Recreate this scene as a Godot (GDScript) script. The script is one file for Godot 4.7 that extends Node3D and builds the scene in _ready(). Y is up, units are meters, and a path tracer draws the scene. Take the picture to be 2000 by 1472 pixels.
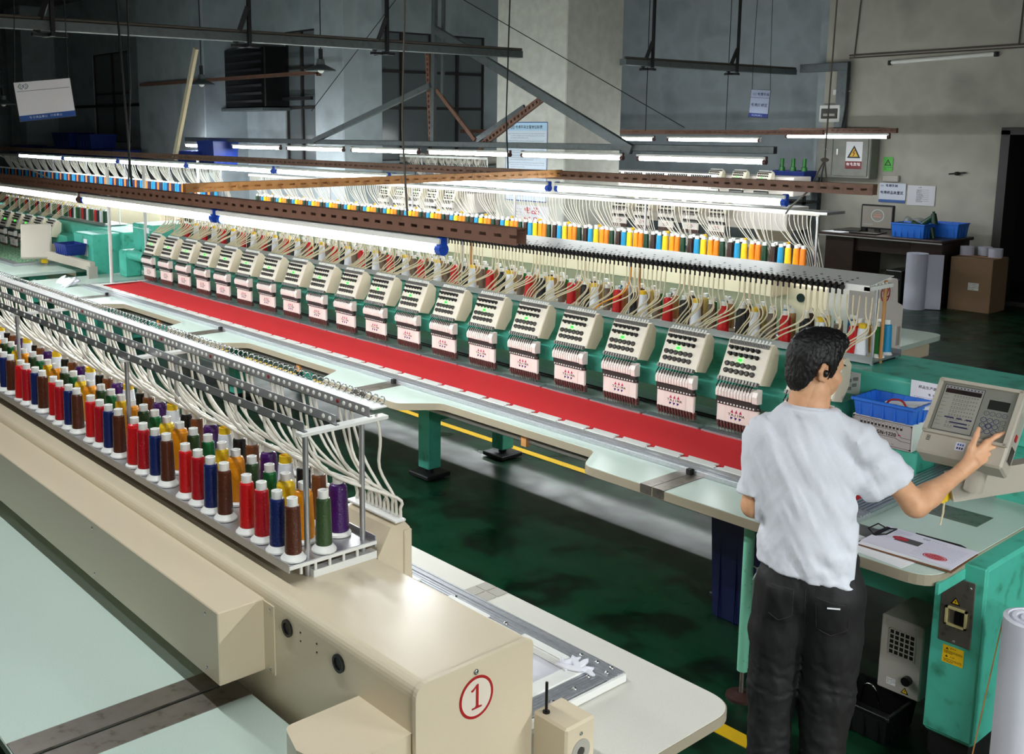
extends Node3D
# ---------------------------------------------------------------- mesh builder
class MB:
	var v := PackedVector3Array()
	var n := PackedVector3Array()
	var t := PackedVector2Array()
	var c := PackedColorArray()
	var col := Color.WHITE
	func t3(a: Vector3, b: Vector3, d: Vector3) -> void:
		var m := (b - a).cross(d - a).normalized()
		v.append(a); v.append(d); v.append(b)
		n.append(m); n.append(m); n.append(m)
		t.append(Vector2.ZERO); t.append(Vector2.ZERO); t.append(Vector2.ZERO)
		c.append(col); c.append(col); c.append(col)
	func t3n(a: Vector3, b: Vector3, d: Vector3, na: Vector3, nb: Vector3, nd: Vector3) -> void:
		v.append(a); v.append(d); v.append(b)
		n.append(na); n.append(nd); n.append(nb)
		t.append(Vector2.ZERO); t.append(Vector2.ZERO); t.append(Vector2.ZERO)
		c.append(col); c.append(col); c.append(col)
	func quad(a: Vector3, b: Vector3, d: Vector3, e: Vector3) -> void:
		t3(a, b, d); t3(a, d, e)
	# a, b, d, e: bottom left, bottom right, top right, top left of a print
	func quv(a: Vector3, b: Vector3, d: Vector3, e: Vector3) -> void:
		quad(a, b, d, e)
		var k := t.size() - 6
		t[k] = Vector2(0, 1); t[k + 1] = Vector2(1, 0); t[k + 2] = Vector2(1, 1)
		t[k + 3] = Vector2(0, 1); t[k + 4] = Vector2(0, 0); t[k + 5] = Vector2(1, 0)
	func box(p: Vector3, s: Vector3, b := Basis()) -> void:
		var h := s * 0.5
		var q: Array[Vector3] = []
		for i in 8:
			q.append(p + b * Vector3(h.x if i & 1 else -h.x, h.y if i & 2 else -h.y, h.z if i & 4 else -h.z))
		quad(q[4], q[5], q[7], q[6]); quad(q[1], q[0], q[2], q[3])
		quad(q[5], q[1], q[3], q[7]); quad(q[0], q[4], q[6], q[2])
		quad(q[6], q[7], q[3], q[2]); quad(q[0], q[1], q[5], q[4])
	func bb(x0: float, x1: float, y0: float, y1: float, z0: float, z1: float) -> void:
		box(Vector3((x0 + x1) / 2, (y0 + y1) / 2, (z0 + z1) / 2), Vector3(absf(x1 - x0), absf(y1 - y0), absf(z1 - z0)))
	# box with chamfered edges
	func cbox(p: Vector3, s: Vector3, r := 0.004, b := Basis()) -> void:
		var h := s * 0.5
		r = minf(r, minf(h.x, minf(h.y, h.z)) * 0.9)
		var pts := {}
		for sx in [-1, 1]:
			for sy in [-1, 1]:
				for sz in [-1, 1]:
					var cr := Vector3(sx * h.x, sy * h.y, sz * h.z)
					for ax in 3:
						var q := cr
						for k in 3:
							if k != ax:
								q[k] -= signf(q[k]) * r
						pts[[sx, sy, sz, ax]] = p + b * q
		for ax in 3:
			var u := (ax + 1) % 3
			var w := (ax + 2) % 3
			for s1 in [-1, 1]:
				var f := []
				for uv in [[-1, -1], [1, -1], [1, 1], [-1, 1]]:
					var k := [0, 0, 0, ax]
					k[ax] = s1; k[u] = uv[0]; k[w] = uv[1]
					f.append(pts[k])
				if s1 > 0: quad(f[0], f[1], f[2], f[3])
				else: quad(f[3], f[2], f[1], f[0])
			for su in [-1, 1]:
				for sw in [-1, 1]:
					var e := []
					for d in [[-1, u], [1, u], [1, w], [-1, w]]:
						var k := [0, 0, 0, d[1]]
						k[ax] = d[0]; k[u] = su; k[w] = sw
						e.append(pts[k])
					if su * sw > 0: quad(e[0], e[3], e[2], e[1])
					else: quad(e[0], e[1], e[2], e[3])
		for sx in [-1, 1]:
			for sy in [-1, 1]:
				for sz in [-1, 1]:
					var a: Vector3 = pts[[sx, sy, sz, 0]]
					var d: Vector3 = pts[[sx, sy, sz, 1]]
					var e: Vector3 = pts[[sx, sy, sz, 2]]
					if sx * sy * sz > 0: t3(a, d, e)
					else: t3(a, e, d)
	# profile of (radius, height) turned about the local y axis
	func lathe(prof: Array, seg := 12, p := Vector3.ZERO, b := Basis(), smooth := false) -> void:
		for k in prof.size() - 1:
			var r0: float = prof[k].x
			var r1: float = prof[k + 1].x
			var y0: float = prof[k].y
			var y1: float = prof[k + 1].y
			var sl := Vector2(y1 - y0, r0 - r1).normalized()
			for i in seg:
				var a0 := TAU * i / seg
				var a1 := TAU * (i + 1) / seg
				var d0 := Vector3(cos(a0), 0, -sin(a0))
				var d1 := Vector3(cos(a1), 0, -sin(a1))
				var A := p + b * (d0 * r0 + Vector3(0, y0, 0))
				var B := p + b * (d1 * r0 + Vector3(0, y0, 0))
				var C := p + b * (d1 * r1 + Vector3(0, y1, 0))
				var D := p + b * (d0 * r1 + Vector3(0, y1, 0))
				var n0 := b * (d0 * sl.x + Vector3(0, sl.y, 0))
				var n1 := b * (d1 * sl.x + Vector3(0, sl.y, 0))
				if r0 > 1e-6: t3n(A, B, C, n0, n1, n1)
				if r1 > 1e-6: t3n(A, C, D, n0, n1, n0)
	func cyl(a: Vector3, d: Vector3, r: float, seg := 10, r2 := -1.0) -> void:
		var u := (d - a).normalized()
		var x := u.cross(Vector3.RIGHT if absf(u.x) < 0.8 else Vector3.FORWARD).normalized()
		var b := Basis(x, u, x.cross(u))
		var l := (d - a).length()
		var q := r if r2 < 0 else r2
		lathe([Vector2(0, 0), Vector2(r, 0), Vector2(q, l), Vector2(0, l)], seg, a, b)
	func ball(p: Vector3, r: Vector3, seg := 10, rings := 6, b := Basis()) -> void:
		for j in rings:
			var f0 := PI * j / rings - PI / 2
			var f1 := PI * (j + 1) / rings - PI / 2
			for i in seg:
				var q := []
				for w in [[i, f0], [i + 1, f0], [i + 1, f1], [i, f1]]:
					var a: float = TAU * w[0] / seg
					q.append(Vector3(cos(a) * cos(w[1]), sin(w[1]), -sin(a) * cos(w[1])))
				if j > 0: t3n(p + b * (q[0] * r), p + b * (q[1] * r), p + b * (q[2] * r), (b * (q[0] / r)).normalized(), (b * (q[1] / r)).normalized(), (b * (q[2] / r)).normalized())
				if j < rings - 1: t3n(p + b * (q[0] * r), p + b * (q[2] * r), p + b * (q[3] * r), (b * (q[0] / r)).normalized(), (b * (q[2] / r)).normalized(), (b * (q[3] / r)).normalized())
	func tube(pts: Array, r: float, seg := 6) -> void:
		var m := pts.size()
		var x := Vector3.ZERO
		var rings := []
		for k in m:
			var d: Vector3 = (pts[mini(k + 1, m - 1)] - pts[maxi(k - 1, 0)]).normalized()
			if k == 0: x = d.cross(Vector3.UP if absf(d.y) < 0.9 else Vector3.RIGHT).normalized()
			else: x = (x - d * x.dot(d)).normalized()
			var y := d.cross(x)
			var ring := []
			for i in seg:
				var a := TAU * i / seg
				ring.append(x * cos(a) + y * sin(a))
			rings.append(ring)
		for k in m - 1:
			for i in seg:
				var j := (i + 1) % seg
				var a: Vector3 = rings[k][i]
				var b: Vector3 = rings[k][j]
				var d: Vector3 = rings[k + 1][j]
				var e: Vector3 = rings[k + 1][i]
				t3n(pts[k] + a * r, pts[k] + b * r, pts[k + 1] + d * r, a, b, d)
				t3n(pts[k] + a * r, pts[k + 1] + d * r, pts[k + 1] + e * r, a, d, e)
	# polygon in the x-y plane (counter-clockwise) pushed from z0 to z1 > z0
	func prism(poly: PackedVector2Array, z0: float, z1: float, xf := Transform3D()) -> void:
		if Geometry2D.is_polygon_clockwise(poly): poly = poly.duplicate(); poly.reverse()
		var ix := Geometry2D.triangulate_polygon(poly)
		for k in range(0, ix.size(), 3):
			var a := poly[ix[k]]; var b := poly[ix[k + 1]]; var d := poly[ix[k + 2]]
			if (b - a).cross(d - a) < 0:
				var s := b
				b = d; d = s
			t3(xf * Vector3(a.x, a.y, z1), xf * Vector3(b.x, b.y, z1), xf * Vector3(d.x, d.y, z1))
			t3(xf * Vector3(a.x, a.y, z0), xf * Vector3(d.x, d.y, z0), xf * Vector3(b.x, b.y, z0))
		for k in poly.size():
			var a := poly[k]
			var b := poly[(k + 1) % poly.size()]
			quad(xf * Vector3(a.x, a.y, z0), xf * Vector3(b.x, b.y, z0), xf * Vector3(b.x, b.y, z1), xf * Vector3(a.x, a.y, z1))
	func ring(r0: float, r1: float, d: float, seg := 28, xf := Transform3D()) -> void:
		for i in seg:
			var a0 := TAU * i / seg
			var a1 := TAU * (i + 1) / seg
			var q := []
			for w in [[a0, r0], [a0, r1], [a1, r1], [a1, r0]]:
				q.append(Vector3(cos(w[0]) * w[1], sin(w[0]) * w[1], 0))
			var z := Vector3(0, 0, d)
			quad(xf * (q[0] + z), xf * (q[1] + z), xf * (q[2] + z), xf * (q[3] + z))
			quad(xf * q[1], xf * q[2], xf * (q[2] + z), xf * (q[1] + z))
			quad(xf * q[3], xf * q[0], xf * (q[0] + z), xf * (q[3] + z))
	func mesh() -> ArrayMesh:
		var a := []
		a.resize(Mesh.ARRAY_MAX)
		a[Mesh.ARRAY_VERTEX] = v; a[Mesh.ARRAY_NORMAL] = n; a[Mesh.ARRAY_TEX_UV] = t; a[Mesh.ARRAY_COLOR] = c
		var m := ArrayMesh.new()
		m.add_surface_from_arrays(Mesh.PRIMITIVE_TRIANGLES, a)
		return m

# polygon with rounded corners: points as Vector3(x, y, radius)
func rounded(pts: Array, steps := 6) -> PackedVector2Array:
	var out := PackedVector2Array()
	var m := pts.size()
	for k in m:
		var p := Vector2(pts[k].x, pts[k].y)
		var a := Vector2(pts[(k + m - 1) % m].x, pts[(k + m - 1) % m].y)
		var b := Vector2(pts[(k + 1) % m].x, pts[(k + 1) % m].y)
		var r: float = pts[k].z
		if r <= 0.0:
			out.append(p); continue
		var u := (a - p).normalized()
		var w := (b - p).normalized()
		var half := absf(u.angle_to(w)) / 2
		var d := r / tan(half)
		var A := p + u * d
		var B := p + w * d
		for i in steps + 1:
			var f := float(i) / steps
			out.append(A.lerp(p, f).lerp(p.lerp(B, f), f))
	return out
func rectp(x0: float, x1: float, y0: float, y1: float, r := 0.0) -> PackedVector2Array:
	return rounded([Vector3(x0, y0, r), Vector3(x1, y0, r), Vector3(x1, y1, r), Vector3(x0, y1, r)])

# ---------------------------------------------------------------- names, parts, things
var taken := {}
func numbered(called: String) -> String:
	taken[called] = taken.get(called, -1) + 1
	return called if taken[called] == 0 else "%s_%03d" % [called, taken[called]]
func obj(called: String, shape, m: Material, parent: Node = null, at := Vector3.ZERO, b := Basis()) -> MeshInstance3D:
	var o := MeshInstance3D.new()
	o.mesh = shape.mesh() if shape is MB else shape
	if m: o.material_override = m
	o.cast_shadow = GeometryInstance3D.SHADOW_CASTING_SETTING_ON
	o.transform = Transform3D(b, at)
	if parent == null or parent == self:
		o.name = numbered(called); add_child(o)
	else:
		o.name = called; parent.add_child(o, true)
	return o
func tag(o: Node, label: String, category: String, group := "", kind := "") -> Node:
	o.set_meta("label", label)
	if category: o.set_meta("category", category)
	if group: o.set_meta("group", group)
	if kind: o.set_meta("kind", kind)
	return o
func thing(called: String, label: String, category: String, at := Vector3.ZERO, turn := 0.0, group := "") -> Node3D:
	var o := Node3D.new()
	o.name = numbered(called); add_child(o)
	o.position = at; o.rotation.y = turn
	tag(o, label, category, group)
	return o
func part(called: String, parent: Node, at := Vector3.ZERO, b := Basis()) -> Node3D:
	var o := Node3D.new()
	o.name = called; parent.add_child(o, true)
	o.transform = Transform3D(b, at)
	return o
func struct(called: String, shape, m: Material, label := "") -> MeshInstance3D:
	var o := obj(called, shape, m)
	o.set_meta("kind", "structure")
	if label: o.set_meta("label", label)
	return o

# ---------------------------------------------------------------- materials
var M := {}
var rng := RandomNumberGenerator.new()
func mat(key: String, color: Color, rough := 0.6, metal := 0.0) -> StandardMaterial3D:
	var m := StandardMaterial3D.new()
	m.albedo_color = color; m.roughness = rough; m.metallic = metal
	M[key] = m
	return m
func noise_tex(seed_: int, freq: float, size: int, ramp: Array, oct := 4) -> ImageTexture:
	var f := FastNoiseLite.new()
	f.seed = seed_; f.frequency = freq; f.fractal_octaves = oct
	f.noise_type = FastNoiseLite.TYPE_SIMPLEX_SMOOTH
	var g := f.get_seamless_image(size, size)
	var im := Image.create(size, size, true, Image.FORMAT_RGB8)
	for y in size:
		for x in size:
			var k := clampf(g.get_pixel(x, y).r, 0, 1) * (ramp.size() - 1)
			var i := mini(int(k), ramp.size() - 2)
			im.set_pixel(x, y, ramp[i].lerp(ramp[i + 1], k - i))
	im.generate_mipmaps()
	return ImageTexture.create_from_image(im)
func tri(m: StandardMaterial3D, tex: Texture2D, scale: float, world := true) -> StandardMaterial3D:
	m.albedo_texture = tex
	m.uv1_triplanar = true; m.uv1_world_triplanar = world
	m.uv1_scale = Vector3.ONE * scale
	return m
func glow(key: String, color: Color, energy: float) -> StandardMaterial3D:
	var m := mat(key, color, 0.4)
	m.emission_enabled = true; m.emission = color; m.emission_energy_multiplier = energy
	return m
func print_mat(im: Image, rough := 0.55) -> StandardMaterial3D:
	var m := StandardMaterial3D.new()
	im.generate_mipmaps()
	m.albedo_texture = ImageTexture.create_from_image(im)
	m.roughness = rough
	return m
# drawing on prints
func line(im: Image, a: Vector2, b: Vector2, w: float, col: Color) -> void:
	var l := maxi(1, int(a.distance_to(b) * 1.5))
	for i in l + 1:
		var p := a.lerp(b, float(i) / l)
		im.fill_rect(Rect2i(int(p.x - w / 2), int(p.y - w / 2), maxi(1, roundi(w)), maxi(1, roundi(w))), col)
func rect(im: Image, x: float, y: float, w: float, h: float, col: Color) -> void:
	im.fill_rect(Rect2i(int(x), int(y), int(w), int(h)), col)
func oval(im: Image, cx: float, cy: float, rx: float, ry: float, w: float, col: Color) -> void:
	var s := 48
	for i in s:
		line(im, Vector2(cx + rx * cos(TAU * i / s), cy + ry * sin(TAU * i / s)), Vector2(cx + rx * cos(TAU * (i + 1) / s), cy + ry * sin(TAU * (i + 1) / s)), w, col)
func sheet(w: int, h: int, col: Color) -> Image:
	var im := Image.create(w, h, true, Image.FORMAT_RGB8)
	im.fill(col)
	return im
const GLYPH := {
	"电": "3,3 13,3 13,9 3,9 3,3|3,6 13,6|8,0 8,12 9,14 14,14 14,12",
	"绣": "4,1 2,4 5,4 2,8 6,8|1,13 6,11|8,2 14,1|7,4 15,4|11,1 11,8|11,4 8,7|11,4 15,7|8,9 14,9 13,11 15,11 14,14 12,14|10,9 8,14",
	"车": "2,2 14,2|7,0 4,6 13,6|1,10 15,10|8,6 8,15",
	"间": "3,1 4,2|2,4 2,15|6,2 14,2 14,14 12,14|5,6 11,6 11,12 5,12 5,6|5,9 11,9",
	"打": "1,4 6,4|4,1 4,14 2,13|1,10 6,8|8,3 15,3|12,3 12,14 10,13",
	"样": "1,5 7,5|4,1 4,15|4,6 1,11|4,6 7,10|9,1 10,3|14,1 13,3|8,4 15,4|9,7 14,7|8,11 15,11|11,4 11,15",
	"区": "14,2 2,2 2,14 15,14|5,5 12,11|12,4 5,12",
	"有": "1,4 15,4|7,1 2,9|5,6 5,15|5,6 13,6 13,14 11,14|5,9 13,9|5,11 13,11",
	"危": "6,0 3,4|5,2 11,2 9,4|3,4 15,4|3,4 3,10 1,15|6,7 12,7 12,10 6,10|6,7 6,13 7,14 13,14 13,12",
	"险": "2,1 2,15|2,2 6,2 4,6 6,9 4,10|11,1 7,6|11,1 15,6|9,7 13,7|8,9 9,12|11,9 11,12|14,9 12,13|7,14 15,14",
	"主": "7,0 9,2|3,4 13,4|4,9 12,9|1,14 15,14|8,4 8,14",
	"管": "4,0 2,3|3,2 7,2|10,0 8,3|9,2 14,2|1,7 1,5 15,5 15,7|4,8 12,8 12,10 4,10|4,7 4,15|4,12 13,12 13,15 4,15",
	"岗": "8,0 8,4|2,1 2,4 14,4 14,1|2,6 2,15|2,6 14,6 14,15|5,8 11,14|11,8 5,14",
	"位": "4,1 1,7|3,5 3,15|10,1 10,4|6,4 15,4|8,7 9,12|13,7 11,13|5,14 15,14",
	"职": "1,2 7,2|2,2 2,12|5,2 5,15|2,5 5,5|2,8 5,8|1,13 7,11|9,3 14,3 14,8 9,8 9,3|10,10 8,14|13,10 15,14",
	"责": "2,2 14,2|8,0 8,6|3,4 13,4|1,6 15,6|4,8 12,8|4,8 4,13|12,8 12,13|8,9 8,11 2,15|10,13 14,15",
	"品": "5,1 11,1 11,6 5,6 5,1|1,9 7,9 7,15 1,15 1,9|9,9 15,9 15,15 9,15 9,9",
	"放": "3,0 4,2|1,4 8,4|4,4 3,9 1,14|3,8 7,8 6,14 4,13|10,1 8,7|9,4 15,4|13,4 9,14|9,7 15,14",
	"置": "3,1 13,1 13,4 3,4 3,1|6,1 6,4|10,1 10,4|2,6 14,6|4,8 12,8 12,13 4,13 4,8|4,10 12,10|1,15 15,15",
	"专": "2,3 14,3|1,7 15,7|8,0 5,10 13,10 8,14|6,12 10,15", "注": "2,2 3,4|1,6 3,8|1,14 4,10|9,0 11,2|6,4 15,4|6,9 14,9|5,14 15,14|10,4 10,14",
	"事": "1,2 15,2|8,0 8,14 6,14|4,4 12,4 12,6 4,6 4,4|2,8 13,8 13,12|1,10 15,10|2,12 13,12", "业": "5,1 5,14|11,1 11,14|1,4 3,10|15,4 13,10|1,14 15,14",
	"生": "4,1 1,6|3,4 14,4|3,9 13,9|1,14 15,14|8,1 8,14", "产": "8,0 8,2|2,3 14,3|5,4 6,7|11,4 9,7|3,8 15,8|3,8 3,11 1,15", "数": "4,1 4,7|1,4 8,4|1,9 8,9|4,8 2,13 7,15|6,9 2,15|11,1 9,6|10,4 15,4|13,4 9,15|10,7 15,15",
	"量": "4,1 12,1 12,4 4,4 4,1|1,6 15,6|4,8 12,8 12,11 4,11 4,8|8,8 8,15|3,13 13,13|1,15 15,15", "方": "8,0 8,2|1,4 15,4|7,4 3,14|6,8 13,8 12,14 9,14", "案": "8,0 8,1|2,3 2,2 14,2 14,3|4,5 13,5|7,3 5,7 11,8|1,10 15,10|8,8 8,15|8,10 3,14|8,10 13,14"}
func write(im: Image, text: String, x: float, y: float, s: float, col: Color, w := 1.0, step := 1.08) -> void:
	for k in text.length():
		var g: String = GLYPH.get(text[k], "")
		for st in g.split("|", false):
			var pr := Vector2.INF
			for pt in st.split(" "):
				var q := pt.split(",")
				var p := Vector2(x + k * s * step + float(q[0]) * s / 16.0, y + float(q[1]) * s / 16.0)
				if pr != Vector2.INF: line(im, pr, p, w, col)
				pr = p
# rows of small print that is too small to read
func small_print(im: Image, x: float, y: float, w: float, rows: int, s: float, gap: float, col: Color, r: RandomNumberGenerator) -> void:
	for k in rows:
		var xx := x
		var end := x + w * (1.0 if k < rows - 1 else r.randf_range(0.3, 0.7))
		while xx < end:
			for i in 3:
				line(im, Vector2(xx + r.randf() * s * 0.8, y + k * gap + r.randf() * s), Vector2(xx + r.randf() * s * 0.8, y + k * gap + r.randf() * s), 1, col)
			line(im, Vector2(xx, y + k * gap + s * 0.5), Vector2(xx + s * 0.8, y + k * gap + s * 0.5), 1, col)
			xx += s * 1.1
func emblem(im: Image, x: float, y: float, s: float) -> void:
	var g := Color(0.36, 0.47, 0.36)
	for k in 9:
		for e in [-1, 1]:
			var a: float = PI / 2 + e * (0.35 + k * 0.27)
			rect(im, x + cos(a) * s * 1.25 - s * 0.12, y + sin(a) * s * 0.85 - s * 0.12, s * 0.26, s * 0.26, g)
	oval(im, x - s * 0.4, y, s * 0.42, s * 0.5, s * 0.13, Color(0.3, 0.36, 0.5))
	oval(im, x + s * 0.4, y, s * 0.42, s * 0.5, s * 0.13, Color(0.3, 0.36, 0.5))
	rect(im, x - s * 0.6, y - s * 0.06, s * 1.2, s * 0.14, Color(0.3, 0.36, 0.5))
func text3(parent: Node, called: String, txt: String, size: float, m: Material, at: Vector3, b := Basis(), serif := false, bold := false) -> MeshInstance3D:
	var t := TextMesh.new()
	var f := SystemFont.new()
	f.font_names = PackedStringArray(["Droid Serif" if serif else "Droid Sans"])
	if bold: f.font_weight = 700
	t.font = f; t.text = txt; t.font_size = 48; t.pixel_size = size / 48.0; t.depth = 0.001
	return obj(called, t, m, parent, at, b)
# smooth curve through points
func curve(pts: Array, n := 10) -> Array:
	var out := []
	var m := pts.size()
	for k in m - 1:
		var p0: Vector3 = pts[maxi(k - 1, 0)]
		var p3: Vector3 = pts[mini(k + 2, m - 1)]
		for i in n:
			out.append(pts[k].cubic_interpolate(pts[k + 1], p0, p3, float(i) / n))
	out.append(pts[m - 1])
	return out
# ---------------------------------------------------------------- scene
func _ready() -> void:
	rng.seed = 77
	setup_view()
	materials()
	build_room()
	build_lights()
	build_near_machine()
	build_red_machine()
	build_back_machines()
	build_overhead()
	build_wall_things()
	build_work_things()
	build_people()
	print("done ", get_child_count())

func setup_view() -> void:
	# lens: 2000 x 1472 pixels, focal length 2034 px, principal point (831, 592)
	var cam := Camera3D.new()
	cam.name = "camera"
	cam.projection = Camera3D.PROJECTION_FRUSTUM
	cam.keep_aspect = Camera3D.KEEP_HEIGHT
	cam.near = 0.1; cam.far = 80.0
	cam.size = 0.1 * 1472.0 / 2033.9
	cam.frustum_offset = Vector2((1000.0 - 831.0) / 2033.9 * 0.1, -(736.0 - 592.0) / 2033.9 * 0.1)
	var yaw := deg_to_rad(39.35)
	var pitch := deg_to_rad(9.574)
	var fwd := Vector3(-cos(yaw) * cos(pitch), -sin(pitch), -sin(yaw) * cos(pitch))
	add_child(cam)
	cam.position = Vector3(0, 2.5, 0)
	cam.basis = Basis.looking_at(fwd, Vector3.UP)
	cam.current = true
	var w := WorldEnvironment.new()
	w.name = "environment"
	var e := Environment.new()
	e.background_mode = Environment.BG_COLOR
	e.background_color = Color(0.05, 0.06, 0.07)
	e.tonemap_mode = Environment.TONE_MAPPER_LINEAR
	e.tonemap_exposure = 2.55
	e.sdfgi_enabled = true; e.ssao_enabled = true; e.ssil_enabled = true
	w.environment = e
	add_child(w)

const TUBE_GLOW := 26.0
const TUBE_LIGHT := 2.2
const LIGHT_COLOR := Color(0.97, 0.99, 1.0)

func materials() -> void:
	var g := Color.WHITE
	var mottle := noise_tex(3, 0.01, 256, [Color(0.86, 0.86, 0.86), Color(1, 1, 1), Color(0.93, 0.93, 0.92)])
	var fine := noise_tex(5, 0.05, 256, [Color(0.9, 0.9, 0.9), Color(1, 1, 1)])
	var smear := noise_tex(9, 0.02, 256, [Color(0.72, 0.71, 0.66), Color(0.97, 0.97, 0.96), Color(1, 1, 1), Color(1, 1, 1)])
	tri(mat("cool_wall", Color(0.66, 0.7, 0.72), 0.85), mottle, 0.35)
	tri(mat("warm_wall", Color(0.7, 0.69, 0.64), 0.85), mottle, 0.3)
	tri(mat("column", Color(0.82, 0.82, 0.78), 0.85), fine, 0.4)
	tri(mat("ceiling", Color(0.5, 0.5, 0.5), 0.95), mottle, 0.3)
	var fl := noise_tex(21, 0.012, 512, [Color(0.55, 0.62, 0.6), Color(1, 1, 1), Color(0.85, 0.95, 0.9), Color(0.4, 0.42, 0.4), Color(0.9, 1, 0.95)], 5)
	tri(mat("floor", Color(0.04, 0.2, 0.12), 0.42), fl, 0.28)
	M["floor"].roughness_texture = noise_tex(22, 0.02, 256, [Color(0.5, 0.5, 0.5), Color(1, 1, 1), Color(0.7, 0.7, 0.7)])
	M["floor"].roughness_texture_channel = BaseMaterial3D.TEXTURE_CHANNEL_RED
	mat("yellow_line", Color(0.9, 0.72, 0.08), 0.5)
	# machines
	var grain := noise_tex(6, 0.3, 256, [Color(0.955, 0.955, 0.95), Color(1, 1, 1)], 2)
	tri(mat("cream", Color(0.87, 0.81, 0.7), 0.3), grain, 4.0)
	mat("panel_beige", Color(0.72, 0.69, 0.63), 0.45)
	tri(mat("teal", Color(0.32, 0.74, 0.65), 0.4), smear, 1.3)
	tri(mat("laminate", Color(0.8, 0.87, 0.83), 0.3), grain, 2.0)
	tri(mat("laminate_warm", Color(0.87, 0.86, 0.82), 0.3), grain, 2.0)
	mat("edge_band", Color(0.62, 0.58, 0.5), 0.45)
	tri(mat("aluminium", Color(0.8, 0.81, 0.83), 0.34, 0.75), fine, 3.0)
	mat("brushed", Color(0.72, 0.72, 0.73), 0.42, 0.85)
	tri(mat("steel_plate", Color(0.58, 0.55, 0.52), 0.34, 0.75), smear, 3.0)
	mat("chrome", Color(0.85, 0.85, 0.86), 0.12, 1.0)
	mat("dark_metal", Color(0.16, 0.15, 0.15), 0.35, 0.6)
	tri(mat("galvanized", Color(0.42, 0.45, 0.46), 0.45, 0.5), mottle, 2.0)
	tri(mat("brown_steel", Color(0.5, 0.36, 0.3), 0.5, 0.1), smear, 1.5)
	tri(mat("tan_steel", Color(0.78, 0.56, 0.34), 0.5, 0.1), smear, 1.5)
	mat("black_steel", Color(0.14, 0.14, 0.15), 0.5, 0.3)
	mat("black_plastic", Color(0.045, 0.045, 0.05), 0.35)
	mat("dark_plastic", Color(0.2, 0.19, 0.18), 0.4)
	mat("white_plastic", Color(0.92, 0.92, 0.9), 0.4)
	mat("grey_plastic", Color(0.66, 0.64, 0.6), 0.45)
	mat("head_paint", Color(0.9, 0.87, 0.8), 0.4)
	mat("head_side", Color(0.88, 0.84, 0.74), 0.45)
	mat("cover_plastic", Color(0.94, 0.9, 0.87), 0.35)
	mat("guide_metal", Color(0.46, 0.45, 0.43), 0.4, 0.5)
	mat("needle_metal", Color(0.52, 0.42, 0.4), 0.32, 0.8)
	mat("tube_white", Color(0.93, 0.91, 0.86), 0.45)
	mat("tube_yellowed", Color(0.84, 0.79, 0.66), 0.45)
	mat("felt_dot", Color(0.92, 0.92, 0.88), 0.7)
	mat("red_dot", Color(0.55, 0.08, 0.1), 0.6)
	mat("red_print", Color(0.66, 0.08, 0.09), 0.5)
	var weave := noise_tex(31, 0.2, 128, [Color(0.88, 0.88, 0.88), Color(1, 1, 1)], 2)
	tri(mat("red_cloth", Color(0.95, 0.17, 0.2), 0.85), weave, 6.0)
	mat("white_cloth", Color(0.9, 0.9, 0.93), 0.9)
	mat("blue_box", Color(0.16, 0.45, 0.86), 0.4)
	mat("blue_crate", Color(0.05, 0.17, 0.48), 0.45)
	mat("navy_bin", Color(0.05, 0.1, 0.28), 0.5)
	mat("paper", Color(0.94, 0.94, 0.95), 0.8)
	mat("yellow", Color(0.93, 0.76, 0.1), 0.5)
	mat("cable_white", Color(0.8, 0.8, 0.78), 0.6)
	mat("cable_black", Color(0.05, 0.05, 0.05), 0.6)
	mat("rope", Color(0.36, 0.33, 0.3), 0.9)
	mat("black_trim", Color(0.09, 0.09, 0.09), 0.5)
	mat("pane", Color(0.43, 0.46, 0.47), 0.22)
	mat("window_frame", Color(0.18, 0.17, 0.16), 0.5)
	mat("vertex", Color.WHITE, 0.45)
	M["vertex"].vertex_color_use_as_albedo = true
	for p in [170, 75, 60, 50, 40, 25]: glow("tube_glow_%d" % p, LIGHT_COLOR, TUBE_GLOW * p / 100.0)
	glow("led_green", Color(0.1, 1.0, 0.14), 2.2)
	mat("clip_blue", Color(0.1, 0.3, 0.75), 0.35)
	mat("clip_clear", Color(0.35, 0.22, 0.22), 0.3)

# ---------------------------------------------------------------- the room
# wall along x (facing z) or along z (facing x) with rectangular openings [u0, u1, y0, y1]
func wall(called: String, along_x: bool, at: float, thick: float, u0: float, u1: float, holes: Array, m: Material, label: String) -> void:
	var b := MB.new()
	var H := 5.6
	var rects := []
	var u := u0
	holes.sort_custom(func(p, q): return p[0] < q[0])
	for h in holes:
		rects.append([u, h[0], 0.0, H])
		if h[2] > 0.01: rects.append([h[0], h[1], 0.0, h[2]])
		rects.append([h[0], h[1], h[3], H])
		u = h[1]
	rects.append([u, u1, 0.0, H])
	for r in rects:
		if along_x: b.bb(r[0], r[1], r[2], r[3], at - thick, at)
		else: b.bb(at - thick, at, r[2], r[3], r[0], r[1])
	struct(called, b, m, label)

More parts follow.
